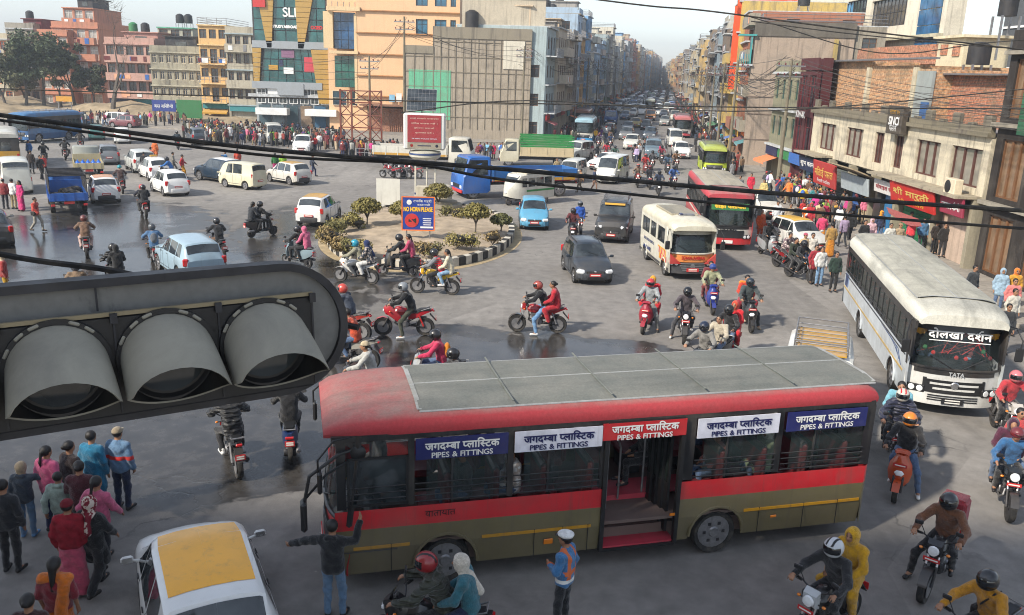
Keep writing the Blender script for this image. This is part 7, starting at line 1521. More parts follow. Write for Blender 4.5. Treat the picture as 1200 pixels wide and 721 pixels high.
# --- white bus on the right
def white_bus():
    tm = bus('white', L=10.6, W=1.12, H=2.92, sill=1.52, wt=2.3, eave=2.5, wheels=(3.35, -1.75), R=.42, rows=[(.34, 1.1, '#b9c0c5'), (1.1, 1.52, '#bcc3c8')], wins={1: [(a, a+1.3) for a in (-5.0, -3.6, -2.2, -.8, .6, 2.0)]+[(3.4, 4.85)], -1: [(a, a+1.3) for a in (-5.0, -3.6, -2.2, -.8, .6, 2.0)]}, roofc='#c6c4b8', roofmid=('#c2bfae', (-5.2, 4.3)), front=dict(c='#c6c6c2', chin=1, glass='glass_clear', plate='black', rake=.3, base=1.3, grille=1, slat='seat_vinyl'), rails=[(1.44, '#1c2430', .035, -5.1, 4.7), (.98, '#b79a5a', .05, -5.1, 4.6)], seatc='navy', bars=2)
    r = inst(tm, 'bus', 'white bus with Nepali name across its windscreen parked along the right pavement', 'bus', (11.35+.2*5.3, 20.7+.98*5.3, 0), radians(168.5)); h = 5.3
    yy = lambda z: h-.02-.3*(z-1.3)/1.2
    X = T(0, yy(2.2)+.03, 2.16) @ RZ(pi) @ RX(-.245); sign_text(r, 'दोलखा दश^न', 0, 0, .03, 1.5, X=X, c='white', nepali=True, fat=.008, height=.26, name='name_lettering'); m = MB(); m.X = X; m.box((0, -.005, -.15), (1.45, .006, .02)); part('underline', m, 'ink', r, 'white')
    for sx in (-1, 1): m = MB(); m.X = T(sx*.88, yy(2.2)-.2, 2.2) @ RZ(pi-sx*.35) @ RX(-.2); m.lathe([(.001, -.01), (.1, -.01), (.12, 0)], 14, 0, 'Y'); [m.sphere((.11*cos(a), 0, .11*sin(a)), (.03, .01, .03), 6, 4) for a in np.linspace(0, 2*pi, 9)[:-1]]; part('gold_emblem', m, PM('#c08a20'), r)
    m = MB(); X = T(0, yy(2.42)+.05, 2.42) @ RZ(pi); m.X = X; m.box((.1, 0, 0), (1.35, .02, .05)); part('header_strip', m, PM('#d8d0c0'), r); m = MB(); [m.lathe([(.001, .03), (.05, .03), (.06, 0)], 10, 0, 'Y', (x, yy(2.42)-.1, 2.46)) for x in (-.95, .95)]; part('marker_lamp', m, 'lamp_glass', r)
    sign_text(r, 'TATA', 0, 0, 0, .36, X=T(0, h+.035, 1.2) @ RZ(pi), c='silver', fat=.004)
    m = MB(); 
    for i in range(3): hw = .66-.08*i; z = 1.04-.13*i; m.loft([[(x, h-.02-.34*(abs(x)/1.12)**3+.06-.03*abs(x), z+dz-.06*(hw-abs(x))*0) for x in np.linspace(-hw, hw, 9)] for dz in (-.028, .028)], 0, closed=False)
    m.lathe([(.001, .02), (.08, .02), (.1, .0)], 16, 1, 'Y', (0, h+.05, .9)); part('grille_bar', m, [PM('#c6c6c2'), 'chrome'], r)
    m = MB(); [m.loft([[(x, h+.05-.34*(abs(x)/1.12)**3, z+dz) for x in np.linspace(-.6, .6, 7)] for dz in (-.015, .015)], 0, closed=False) for z in (.6, .54, .48)]; part('bumper_slot', m, 'seat_vinyl', r)
    m = MB(); sx = 1
    for k in range(4): m.tube([(1.127, 4.4-k*.25, 1.05+.08*k), (1.127, 3.9-k*.3, 1.36), (1.127, 2.2-k*.2, 1.4)], .012-.002*k, 3)
    m.box((1.128, -4.7, 1.28), (.008, .5, .45), 1); m.box((1.13, -4.35, 1.3), (.008, .12, .4), 2); part('side_decal', m, [PM('#24406b'), PM('#233a66'), PM('#7d93b8')], r)
    m = MB(); rr = random.Random(4); [m.tube([(rr.uniform(-.8, .8), h-.55, 2.45), (rr.uniform(-.8, .8), h-.5, 1.95), (rr.uniform(-.9, .9), h-.45, 1.6)], .012, 3, rr.randint(0, 1)) for _ in range(16)]; [m.sphere((rr.uniform(-.9, .9), h-.45, rr.uniform(1.5, 1.75)), .06, 6, 4, rr.randint(0, 3)) for _ in range(9)]; part('tassel', m, [PM('red', .9), PM('maroon', .9), PM('green', .9), PM('sky', .9)], r)
    return r
WB = white_bus()
inside(WB, .55, 4.0, 'bus driver in dark shirt behind the windscreen of the white bus', top='charcoal')
def red_bus():
    tm = bus('redbus', L=9.6, W=1.2, H=3.0, sill=1.5, wt=2.35, eave=2.65, wheels=(3.1, -1.9), R=.44, rows=[(.34, .95, '#a02a30'), (.95, 1.5, '#b02c34')], wins={1: [(a, a+1.25) for a in (-4.5, -3.15, -1.8, -.45, .9, 2.25)], -1: [(a, a+1.25) for a in (-4.5, -3.15, -1.8, -.45, .9, 2.25)]}, roofc='#a83a44', roofmid=('#b9ad94', (-4.2, 3.2)), front=dict(c='#c4c2ba', bump='#b0232b', chin=1, glass='glass_tint', plate='white', slat='seat_vinyl'), rails=[(1.3, '#d0c9ba', .08, -4.6, 4.4)], carrier=False)
    r = inst(tm, 'bus', 'red and white bus with yellow lettered windscreen in front of the street mouth', 'bus', (10.5+.1*4.8, 41.9+.995*4.8, 0), radians(174.5)); h = 4.8
    X = T(0, h-.02, 2.2) @ RZ(pi) @ RX(-.12); m = MB(); m.X = X; m.box((0, 0, 0), (1.8, .02, .34)); p = part('destination_board', m, 'plastic', r, '#2d6b3a'); sign_text(p, 'साझा यातायात', 0, -.02, 0, 1.5, X=X, c='yellow', nepali=True, fat=.015, height=.2); sign_text(r, 'EICHER', 0, 0, 0, .75, X=T(0, h+.04, 1.12) @ RZ(pi), c='black', fat=.01)
red_bus()
def ambulance():
    tm = bus('ambu', L=5.2, W=.98, H=2.5, sill=1.35, wt=2.0, eave=2.15, wheels=(1.6, -1.55), R=.33, skirt=.3, rows=[(.3, .95, '#c7c4b6'), (.95, 1.35, '#c7c4b6')], wins={1: [(-2.3, -1.0), (-.85, .1), (.35, 1.5)], -1: [(-2.3, -1.0), (-.85, .1), (.35, 1.5)]}, roofc='#c7c2ae', front=dict(c='#d07e3c', bump='charcoal', glass='glass_tint', base=1.15, rake=.45, gz=-.25), seats=False, pillarc='#c7c4b6', glass='glass_dark', rails=[(.42, 'charcoal', .1, -2.5, 2.3)])
    pos = VP((780, 326), (751, 301), 'R', .98); r = inst(tm, 'ambulance', 'white hospital ambulance with orange front and red yellow side checks', 'ambulance', pos[0], pos[1]); h = 2.6
    m = MB()
    for i in range(6):
        for j in range(2): m.box((.985, 1.95-i*.2-(.1 if j else 0), .75+.24*j), (.01, .11, .24), (i+j) % 2)
    m.box((.985, 1.2, 1.12), (.008, 1.2, .06), 1); part('side_check', m, [PM('#c73a2c'), PM('#d89a2c')], r)
    Xs = lambda y, z: T(.992, y, z) @ RZ(pi/2); sign_text(r, 'AMBULANCE', 0, 0, 0, 1.3, X=Xs(-1.2, .68), c='#2a3a6a', fat=.012); sign_text(r, 'BLUE CROSS HOSPITAL', 0, 0, 0, 1.7, X=Xs(-.9, 1.05), c='#2a3a6a', fat=.005); sign_text(r, 'BLUE CROSS HOSPITAL', 0, 0, 0, 2.2, X=T(.95, .2, 2.28) @ RZ(pi/2) @ RX(-.2), c='#2a3a6a', fat=.005)
    sign_text(r, 'AMBULANCE', 0, 0, 0, 1.0, X=T(0, h+.02, .98) @ Matrix.Diagonal((1, 1, 1, 1)) @ RZ(pi) @ Matrix.Diagonal((-1, 1, 1, 1)), c='#a8281f', fat=.012); sign_text(r, 'BLUE CROSS HOSPITAL PVT. LTD.', 0, 0, 0, 1.45, X=T(0, h-.3, 2.26) @ RZ(pi) @ RX(-.5), c='#20305c', fat=.006)
    m = MB(); m.X = T(0, 1.2, 2.56); m.box((0, 0, 0), (.7, .22, .1), 0, bev=.03); m.box((.25, 0, .03), (.16, .23, .1), 1, bev=.03); part('beacon', m, ['steel', PM('navy', .2)], r)
    m = MB(); [m.prism([(sx*.5, .72), (sx*.97, .72), (sx*.97, 1.14)], h-.12, h+.0, 0, 'XZ') for sx in (-1, 1)]; part('red_corner', m, PM('#b8302c'), r)
    m = MB(); m.box((0, -.3, 2.53), (1.2, 2.6, .1), 0, bev=.04); part('roof_board', m, 'roof_dust', r, '#a09680')
ambulance()
# --- near and middle cars
place_car('hatch', 'white', 'white taxi with bright yellow roof panel at bottom left beside the red bus', (-4.45, 11.15, 0), radians(27), cat='taxi', rack='taxi', roof='#f0a800', lod=0, group='taxis').scale = (1.06, 1.08, 1.03)
veh('hatch', '#27303a', 'dark blue grey hatchback with teal lower grille in the open centre', VP((672, 333), (657, 314), 'R', .8), rack='rails')
veh('hatch', '#4f97ba', 'light blue hatchback facing the camera right of the island', VN(626, 271, 181, 3.7))
r = veh('jeep', '#23262a', 'black jeep with yellow windscreen banner beside the white ambulance', VN(715, 286, 169, 4.4), rack='carrier', black_trim=True, cat='jeep'); m = MB(); m.X = T(0, .58, 1.79) @ RZ(pi) @ RX(-.9); m.box((0, 0, 0), (1.05, .02, .13)); part('windscreen_banner', m, 'plastic', r, 'mustard')
veh('hatch', 'white', 'white taxi with yellow roof beside the left end of the island, seen from behind', VP((404, 253), (377, 269), 'R', .8), cat='taxi', rack='taxi', black_trim=True, group='taxis')
veh('suv', '#8fa6b4', 'pale silver blue car just above the traffic signal', VN(243, 335, 38, 4.15), black_trim=False)
veh('hatch', 'white', 'white hatchback with red number plate beside the tyre tracks', VN(210, 231, 38, 3.7))
veh('hatch', 'white', 'white taxi with orange roof box behind the white hatchback', VN(190, 213, 36, 3.7), cat='taxi', rack='taxi_sign', group='taxis')
veh('suv', '#b9bcb8', 'silver white car leading the taxi with roof box', VN(172, 204, 34, 4.15))
veh('hatch', 'white', 'white taxi with orange roof and black bumper behind the caged truck', VN(126, 240, 31, 3.7), cat='taxi', rack='taxi', roof='#bd7a2c', black_trim=True, group='taxis')
veh('hatch', '#6d7175', 'grey hatchback right of the truck with blue jars', VN(129, 194, 27, 3.7))
veh('suv', '#20303f', 'navy car with white roof behind the cream van', VP((237, 212), (256, 215), 'L', .85), rack='taxi', roof='white')
veh('omni', '#c8c2a8', 'cream delivery van with blank side panel facing left', VP((263, 219.6), (287.5, 222.8), 'L', .7), van_panel=True, cat='van')
veh('hatch', '#c9c6bd', 'white and red taxi right of the cream van', VP((315, 213), (340, 217.5), 'L', .8), cat='taxi', rack='taxi', black_trim=True, group='taxis')
veh('hatch', '#3c6a68', 'teal green small car far up the left road', VN(114, 165, 26, 3.7)); veh('hatch', 'white', 'white car far up the left road right of the teal one', VN(144, 169, 24, 3.7))
veh('suv', '#3b4650', 'slate grey pickup like car before the far crowd', VN(236, 171, 30, 4.15), black_trim=True)
veh('micro', '#c5c5bb', 'white microbus at the left edge with people behind it', VN(22, 229, 32, 4.7), cat='microbus'); veh('sedan', '#15181b', 'black car cut by the left edge with glowing tail lamp', VN(-6, 293, 34, 4.3))
veh('micro', '#bdbdb6', 'white microbus stuck in the far crowd', VN(323, 170, 200, 4.7), cat='microbus'); veh('suv', 'white', 'white car with yellow bundle on its roof in the far crowd', VN(353, 181, 188, 4.15))
veh('omni', 'white', 'small white van parked by the dry bank', VN(151, 149, 80, 3.35)); veh('hatch', '#6e3d44', 'maroon car parked next to the small van by the bank', VN(163, 150, 80, 3.7)); veh('sedan', '#44688c', 'blue car behind the big cable near the bank', VN(104, 147, 60, 4.3)); veh('hatch', '#3f4a50', 'dark parked car behind the far left crowd', VN(242, 141, 80, 3.7))
veh('micro', '#c9c9c2', 'white high roofed microbus pointing left in the middle of the junction', VP((716, 219), (742, 208), 'L', .84, -.1), cat='microbus')
veh('omni', '#c3c3bb', 'small white van left of the high roofed microbus', VN(664, 215, 160, 3.35), cat='van'); veh('jeep', '#b7b9b3', 'white old jeep with greenish windscreen behind the green truck', VN(663, 190, 148, 4.4), cat='jeep'); veh('sedan', 'white', 'white sedan squeezed behind the high roofed microbus', VN(694, 200, 138, 4.3))
veh('suv', 'white', 'white sport utility car beside the lime green minibus', VN(800, 187, 176, 4.15)); veh('micro', '#c6c6c0', 'white microbus behind the white sport utility car', VN(792, 173, 176, 4.7), cat='microbus')
veh('jeep', '#5f7482', 'blue grey jeep with goods on its roof rack in the street mouth', VN(765, 187, 172, 4.4), rack='carrier', cat='jeep')
veh('hatch', '#c9c6bd', 'white taxi half hidden behind the red and white bus', VN(905, 259, 184, 3.7), cat='taxi', rack='taxi', roof='#cf9a1a', black_trim=True, group='taxis')
veh('hatch', '#c9c9c4', 'white taxi with yellow roof among walkers by the right pavement', VN(958, 300, 196, 3.7), cat='taxi', rack='taxi', roof='#d6a51c', group='taxis')
g = G(962, 408, 1.95); r = place_car('jeep', '#c9c9c4', 'white jeep with yellow roof and white rack hidden behind the red bus', (g[0], g[1], 0), radians(160), cat='jeep', rack='carrier'); m = MB(); m.box((0, -.6, 1.94), (1.2, 2.2, .03)); part('roof_panel', m, 'paint', r, 'mustard')
# --- buses and trucks in the middle distance
tm = bus('lime', L=6.6, W=1.02, H=2.6, sill=1.3, wt=2.0, eave=2.25, wheels=(2.1, -1.7), R=.38, rows=[(.34, .9, '#a8b83a'), (.9, 1.3, '#a8b83a')], wins={s: [(a, a+.95) for a in (-3, -2, -1, 0, 1, 2)] for s in (-1, 1)}, roofc='#a3b04c', carrier=True, front=dict(c='#b4c23c', glass='glass_tint'), seats=False)
p = VN(836, 208, 172, 6.6); inst(tm, 'minibus', 'lime green minibus with roof rack at the mouth of the street', 'minibus', p[0], p[1])
tm = bus('bluebus', L=7.2, W=1.15, H=2.9, sill=1.4, wt=2.1, eave=2.5, wheels=(2.2, -1.7), R=.42, rows=[(.34, .9, '#24507c'), (.9, 1.4, '#2f6290')], wins={s: [(a, a+1.0) for a in (-3.3, -2.2, -1.1, 0, 1.1)] for s in (-1, 1)}, roofc='#3a6c9a', front=dict(c='#2b5f94'), seats=False, carrier=True)
p = VN(22, 168, 165, 7.2); inst(tm, 'bus', 'blue bus at the far left turning across the road', 'bus', p[0], p[1])
tm = bus('school', L=7.5, W=1.1, H=2.7, sill=1.35, wt=2.0, eave=2.35, wheels=(2.3, -1.9), R=.42, rows=[(.34, .9, '#bdbab0'), (.9, 1.35, '#c9962e')], wins={s: [(a, a+1.1) for a in (-3.5, -2.3, -1.1, .1, 1.3)] for s in (-1, 1)}, roofc='#c0beb4', front=dict(c='#bdbab0'), seats=False)
p = VN(6, 199, 30, 7.5); inst(tm, 'bus', 'white bus with yellow waist band at the left edge behind the microbus', 'bus', p[0], p[1])
def tb(key, c, c2, roof, x, y, label, deg=172, L=8.5):
    tm = bus(key, L=L, W=1.15, H=2.95, sill=1.4, wt=2.15, eave=2.5, wheels=(2.8, -2.), R=.44, rows=[(.34, .9, c2), (.9, 1.4, c)], wins={s: [(a, a+1.1) for a in (-4, -2.8, -1.6, -.4, .8, 2.)] for s in (-1, 1)}, roofc=roof, front=dict(c=c, bump=c2), seats=False, carrier=True); p = VN(x, y, deg, L); inst(tm, 'bus', label, 'bus', p[0], p[1], 0 or p[1] and {} or {}, 'buses in the street queue')
tb('wb1', '#c6c3b8', '#2f86b8', '#8fb0bd', 683, 168, 'white bus with blue and yellow bumper in the left street lane'); tb('wb2', '#b03a34', '#8a2a28', '#9a6a58', 681, 152, 'red fronted bus behind the blue bumper bus'); tb('wb3', '#b8b4ae', '#a8404a', '#b56a6a', 799, 162, 'pale bus with pink red roof edge in the right street lane'); tb('wb4', '#b5b2aa', '#7a7d80', '#a8a49a', 734, 118, 'white bus high up the middle of the street queue'); tb('wb5', '#9c3a36', '#b9b0a8', '#8c6a60', 711, 118, 'red bus far up the left lane'); tb('wb6', '#aeb0a8', '#888', '#9aa096' , 761, 132, 'grey white bus in the middle of the queue')
tk = lambda kind, c, bed, label, pos, trim='charcoal', group=None: inst(truck(kind), 'truck', label, 'truck', pos[0], pos[1], dict(paint=c, bed=bed, trim=trim), group)
p = VP((573, 233), (640, 231), 'L', 1.15, .2); tk('heavy', '#1c5ba6', '#2a66a6', 'blue truck with long blue and yellow bed facing left', p, 'red')
p = VP((534, 201), (461, 198), 'R', 1.15, .2); tk('heavy', '#b9b6aa', '#c4c2b8', 'white truck with panelled white bed behind the hoarding', p)
g = G(628, 194); tk('box_green', '#b9b39c', '#b9a987', 'beige truck with green slatted cargo cage', ((g[0], g[1], 0), radians(92)))
p = VN(83, 253, 30, 5.2); tk('light_cage', '#2f62a8', '#2c5fae', 'blue pickup truck with black slatted cage full of sacks', p)
p2 = VN(106, 212, 28, 5.2); r = tk('light', '#8d8f86', '#b8ac88', 'light truck carrying a row of blue water jars', p2)
def jar_at(i, j):
    X = T(*p2[0]) @ RZ(p2[1]); q = X @ Vector((-.66+.33*i, -2.3+.36*j, .86)); t = MB(); t.lathe([(.001, 0), (.14, 0), (.15, .04), (.15, .32), (.1, .4), (.04, .43), (.04, .5), (.001, .5)], 12); me = TM.setdefault('jar', t.mesh('jar', [PM('#1f62c4', .25)])); tag(put('water_jar', me, None, tuple(q)), f'blue water jar in the light truck bed, {["first","second","third","fourth","fifth"][i]} across in the {["rear","second","third"][j]} row', 'water jar', 'blue water jars in the truck bed')
for i in range(5):
    for j in range(3): jar_at(i, j)
X = T(*p[0]) @ RZ(p[1]); rr = random.Random(2)
for i in range(9): q = X @ Vector((rr.uniform(-.55, .55), -2.2+.34*i, 1.0)); m = MB(); m.sphere((0, 0, 0), (.36, .3, .2), 9, 6); tag(put('sack', m.mesh('sack', ['cloth']), None, tuple(q), rr.random(), ['#2a2620', '#3a3128', '#201e1c'][i % 3]), f'dark sack in the caged pickup bed, {["first","second","third","fourth","fifth","sixth","seventh","eighth","ninth"][i]} from the tailgate', 'sack', 'sacks in the caged pickup')
p = VP((588, 243), (641, 237), 'L', .1); inst(tempo(), 'tempo', 'white three wheeled tempo with green side stripe facing left', 'tempo', (p[0][0]+.1, p[0][1]+.4, 0), p[1], dict(paint='#c4c2b6'))
p = VN(763, 118, 172, 6.6); tk('box_green', '#8a9a80', '#4a7a4a', 'green loaded truck far up the street', p); p = VN(762, 142, 174, 5.2); tk('light', '#c0804a', '#c4beb0', 'white truck with orange cab in the street queue', p); p = VN(715, 147, 172, 6.6); tk('box', '#27508a', '#27508a', 'blue tarpaulin truck in the left of the queue', p)
# --- the queue up the street
Q = [('suv','#c4c4bc',738,176),('suv','#62666a',732,165),('sedan','#3c4248',734,155),('suv','#2c3c4c',760,165),('hatch','#2c3438',756,153),('hatch','#a08a3c',744,150),('suv','#39516e',731,141),('hatch','#b8b8b0',741,137),('hatch','#a89c84',730,134),('micro','#b6b6ae',790,142),('hatch','#b3b3aa',712,158),('micro','#b7b4aa',709,134),('suv','#8c8f8c',778,148),('sedan','#4c525a',777,138),('hatch','#ac3a34',720,128),('sedan','#b8b8b2',748,129),('suv','#3a3f46',772,128),('micro','#a8aaa6',781,131),('hatch','#5c7686',739,125),('suv','#8a8478',723,120),('hatch','#b7b7af',752,121),('hatch','#44505c',768,120),('omni','#b5b5aa',742,115),('hatch','#707680',729,112),('sedan','#aeaea6',754,112),('hatch','#8c3c38',747,108),('suv','#9a9c9a',736,107),('hatch','#3f464c',765,109)]
cn = {'#': ''}
names = ['white', 'grey', 'charcoal', 'navy', 'black', 'olive yellow', 'blue', 'off white', 'beige', 'white', 'white', 'cream', 'silver grey', 'slate', 'red', 'white', 'dark', 'pale grey', 'steel blue', 'taupe', 'white', 'ink blue', 'white', 'grey', 'light grey', 'brick red', 'silver', 'dark grey']
kn = dict(suv='sport utility car', sedan='sedan', hatch='small hatchback', micro='microbus', omni='small van')
for i, (k, c, x, y) in enumerate(Q): veh(k, c, f'{names[i]} {kn[k]} in the street queue, {OW(i+1)} back, {"left" if x < 735 else "right" if x > 757 else "middle"} lane', VN(x, y, 170+(i*7 % 7)-3, LN[k]), group='queue of cars up the long street', rack='taxi' if i in (5, 10) else None)
rr = random.Random(9)
for i in range(115):
    s_ = 112+(i//5)*8.6+rr.uniform(-1.5, 1.5); o_ = 3.6+(i % 5)*3.1+rr.uniform(-.4, .4); p = LP(s_, o_); k = rr.choice(['hatch', 'suv', 'micro', 'sedan', 'micro']); cc = rr.choice(['white', 'silver', 'charcoal', 'maroon', 'grey', 'blue', 'white', 'khaki']); tm = [q for q in car(k) if q[0] in ('body', 'windscreen', 'side_window', 'underbody')]; inst(tm, 'car', f'tiny {cc} {kn[k]} deep in the distant jam, {OW(i // 5+1)} row, {OW(i % 5+1)} lane', 'car', (p[0], p[1], 0), radians(170.5), dict(paint=cc), 'distant vehicles in the jam')
# ================================================================ two-wheelers and their riders
def PH(x, y, z=1.61): g = G(x, y, z); return g
MOTO = 'motorcycles and scooters in the junction'
def rider(kind, bc, lab, pos, deg, r=None, p=None, lod=1, foot=None, c2=None, child=None):
    rz = radians(deg); loc = (pos[0], pos[1], 0)
    place_bike(kind, bc, lab, loc, rz, MOTO, c2)
    if r:
        r = dict(r); ps = r.pop('ps', None) or ('scootfoot' if kind == 'scooter' and foot else 'scoot' if kind == 'scooter' else {'R': 'ridefoot', 'L': 'ridefootL'}.get(foot, 'ride')); person(r.pop('label'), loc, rz, ps=ps, lod=lod, sc=1.06, **r)
    if p: p = dict(p); person(p.pop('label'), loc, rz, ps='pill', lod=lod, sc=1.04, **p)
H_ = dict(head='helmet')
# nearest machines
rider('faired', 'black', 'black faired motorcycle at the bottom centre below the bus', PH(503, 658), 84, dict(label='rider in olive puffer jacket with red and black helmet at bottom centre', top='#2d2f22', tmat='puffer', low='black', hc='#8c2428', head='helmet', hmat='seat_vinyl'), dict(label='pillion in teal jacket and white headscarf beside the bus wheel', top='#2f6470', head='scarf', hc='#c5bcae', low='navy'), 0, c2='black')
rider('naked', '#1a1a1c', 'black motorcycle with chrome headlamp and red plate at bottom right of the bus', PH(979, 640), 128, dict(label='rider in black jacket with silver striped helmet below the bus corner', top='black', low='black', hc='#b9bcbf', head='helmet', hmat='seat_vinyl'), dict(label='pillion woman in bright yellow dress and headscarf', top='#b98a14', low='#b98a14', ls='loose', style='kurta', head='scarf', hc='#c0921a'), 0, c2='silver')
rider('naked', '#24262a', 'dark grey motorcycle ridden by a courier with red backpack', PH(1113, 586), 140, dict(label='courier in brown hoodie with big red delivery backpack', top='#6b4630', style='hoodie', low='black', hc='#2c2e30', head='helmet', hmat='clean_paint', extra=('boxbag',), bag='#8e2a33'), None, 0, foot='R')
rider('naked', '#202225', 'motorcycle cut by the bottom right edge', PH(1160, 678), 120, dict(label='rider in mustard jacket with black straps at the bottom right corner', top='#b07a1a', low='black', hc='black', head='helmet', extra=('vest',) if False else ('sling',), bag='black'), None, 0)
rider('scooter', '#b6461a', 'orange scooter beside the rear of the red bus', PH(1066, 492), 150, dict(label='rider in black jacket with rainbow helmet on the orange scooter', top='black', low='denim', hc='#c8742a', head='helmet', hmat='teal' if False else 'amber_lens', shoe='white'), None, 0, foot=1)
rider('naked', '#4a4640', 'motorcycle squeezed between the red bus and the white bus', PH(1058, 462), 160, dict(label='rider in dark puffer with striped white helmet before the white bus', top='#23263a', tmat='puffer', low='black', hc='#b5b0a6', head='helmet', hmat='red_lens'), dict(label='pillion with long hair and light blue jacket before the white bus', top='#6aa0b0', head='long', low='black'), 0)
rider('naked', '#202428', 'black motorcycle with white headlamp at the right edge', PH(1192, 508), 160, dict(label='rider in blue jacket at the right edge', top='#2c5a86', low='black', head='openhelmet', hc='maroon'), dict(label='pillion in maroon scarf at the right edge', top='#4a2034', head='scarf', hc='#3a1a30'), 1)
rider('naked', '#b0aba4', 'motorcycle beside the white bus front at the right edge', PH(1190, 440), 170, dict(label='rider in red jacket with pink helmet right of the white bus', top='#a83038', low='black', hc='#c06a70', head='helmet'), None, 1)
rider('naked', '#1c1e21', 'black motorcycle ridden away under the traffic signal', PH(268, 462), 28, dict(label='rider in glossy black puffer jacket riding away under the signal', top='#101114', tmat='puffer', low='black', hc='black', head='helmet', shoe='white'), None, 0)
rider('scooter', '#1f3158', 'dark blue scooter with lit tail lamp left of the red bus', PH(338, 448), 14, dict(label='rider in dark grey jacket riding away left of the red bus', top='#16171b', low='black', hc='black', head='helmet'), None, 0)
# cluster on the wet patch and by the island
rider('sport', '#a3202c', 'red and black sports motorcycle on the wet patch', PH(474, 336), 95, dict(label='rider in black jacket and grey trousers on the red sports motorcycle', top='#141518', low='#3a3d32', hc='#7d8286', head='helmet', shoe='white'), None, 0, foot='L', c2='#a3202c')
rider('naked', '#9c1f26', 'red motorcycle with green bag on its guard in the centre', PH(632, 334), 88, dict(label='rider in black jacket and blue jeans on the red motorcycle', top='#17181c', low='#5f83a8', hc='#9a4a40', head='helmet', hmat='seat_vinyl', shoe='white'), dict(label='pillion woman in red dress with hair bun', top='#a51e2c', low='#a51e2c', ls='loose', style='kurta', head='bun'), 0, foot='L')
rider('naked', '#c9a31c', 'yellow scrambler motorcycle beside the island kerb', PH(510, 296), 84, dict(label='rider in red vest and grey sleeves on the yellow motorcycle', top='#77797c', extra=('vest',), bag='#c0202c', low='black', hc='black', head='helmet'), dict(label='pillion woman in cream top with long ponytail', top='#c9bfa6', low='#7fa0bc', head='tail', shoe='white'), 0, c2='#c9a31c')
rider('scooter', '#22252a', 'black scooter with couple beside the no horn sign', PH(466, 278), 82, dict(label='rider in dark grey jacket on the black scooter by the sign', top='#2b2e30', low='black', hc='black', head='helmet'), dict(label='pillion woman in pink sweater with dark ponytail', top='#a8405e', low='black', head='tail'), 0)
rider('faired', '#b9bcbf', 'white and black motorcycle with couple before the island', PH(417, 285), 76, dict(label='rider in khaki jacket with turquoise helmet', top='#8b8874', low='#4a4d50', hc='#1f86a0', head='helmet'), dict(label='pillion woman in black white print with navy scarf', top='#3c4048', tmat='print_cloth', low='#c9c9c6', ls='loose', style='kurta', head='scarf', hc='#1c2c55'), 0, c2='#c9c9c6')
rider('scooter', '#7c8f98', 'silver scooter with couple left of the island', PH(347, 268), 60, dict(label='rider in black jacket on the silver scooter', top='#15171a', low='black', hc='black', head='helmet'), dict(label='pillion in pink hooded jacket left of the island', top='#bd5d7c', low='black', head='hood', hc='#bd5d7c'), 1)
rider('scooter', '#2a2426', 'dark scooter with couple riding away above the island', PH(306, 239), -40, dict(label='rider in black coat on the dark scooter above the island', top='#17181a', low='black', hc='black', head='helmet'), dict(label='pillion with long hair and peach bag on the dark scooter', top='#20242a', head='long', low='black'), 1)
rider('naked', '#1d1f22', 'black motorcycle right of the pale silver blue car', PH(254, 259), 35, dict(label='rider in black jacket and brown trousers beside the silver blue car', top='#191b20', low='#5c3f26', hc='black', head='helmet'), None, 1)
rider('naked', '#7c2222', 'motorcycle with red tail lamp behind the silver blue car', PH(178, 266), 30, dict(label='rider in denim blue jacket with grey backpack', top='#45678c', low='black', hc='#45484c', head='helmet', extra=('backpack',), bag='#5b5f66'), None, 1)
rider('naked', '#232528', 'dark motorcycle on the wet road with white plate', PH(98, 256), 26, dict(label='rider in brown hooded jacket on the wet road', top='#6a5140', style='hoodie', low='#b59a92', hc='#5c2c28', head='helmet'), None, 1)
rider('scooter', '#1b1c20', 'black scooter with couple left above the signal', PH(131, 289), 40, dict(label='rider in black puffer jacket left above the signal', top='#0f1013', tmat='puffer', low='black', hc='black', head='helmet'), dict(label='pillion in black hood left above the signal', top='#0f1013', low='black', head='hood', hc='#0f1013'), 1)
rider('scooter', '#333', 'scooter hidden behind the top of the signal', PH(88, 312), 30, dict(label='rider in tan jacket peeking over the signal top', top='#7c6650', hc='#3a3e46', head='helmet'), None, 1)
rider('naked', '#8c2020', 'red tailed motorcycle right of the caged pickup', PH(166, 219), 32, dict(label='rider in navy jacket with bright red helmet', top='#14182a', low='#2a2d26', hc='#a83a34', head='helmet'), dict(label='pillion in dark jacket behind the red helmet rider', top='#15171c', head='helmet', hc='black', low='black'), 1)
rider('naked', '#5c2a26', 'motorcycle beside the orange roofed taxi', PH(140, 196), 30, dict(label='rider in brown coat with teal cap beside the orange roofed taxi', top='#3c2a28', head='openhelmet', hc='#1f7f88', low='black'), None, 1)
for i, (x, y, t) in enumerate(((75, 164, '#17181a'), (50, 168, '#15171a'), (93, 155, '#2a2420'), (207, 155, '#26323c'), (196, 186, '#3067a8'))): rider(['naked', 'scooter'][i % 2], '#2a2426', ['motorcycle trailing the blue bus on the left', 'scooter close behind the blue bus', 'lone motorcycle near the dry bank', 'motorcycle before the far left crowd', 'motorcycle crossing below the far crowd'][i], PH(x, y), 25 if i < 4 else 100, dict(label=['rider in black on the motorcycle trailing the blue bus', 'rider in dark jacket close behind the blue bus', 'rider in brown near the dry bank', 'rider in slate jacket before the far left crowd', 'rider in blue jacket below the far crowd'][i], top=t, low='black', hc='black', head='helmet'), None, 1)
rider('naked', '#8a2c24', 'motorcycle half hidden behind the round end of the signal', PH(403, 338), 70, dict(label='rider in slate jacket with coral helmet at the signal end', top='#3a4250', low='black', hc='#b5443a', head='helmet'), None, 1)
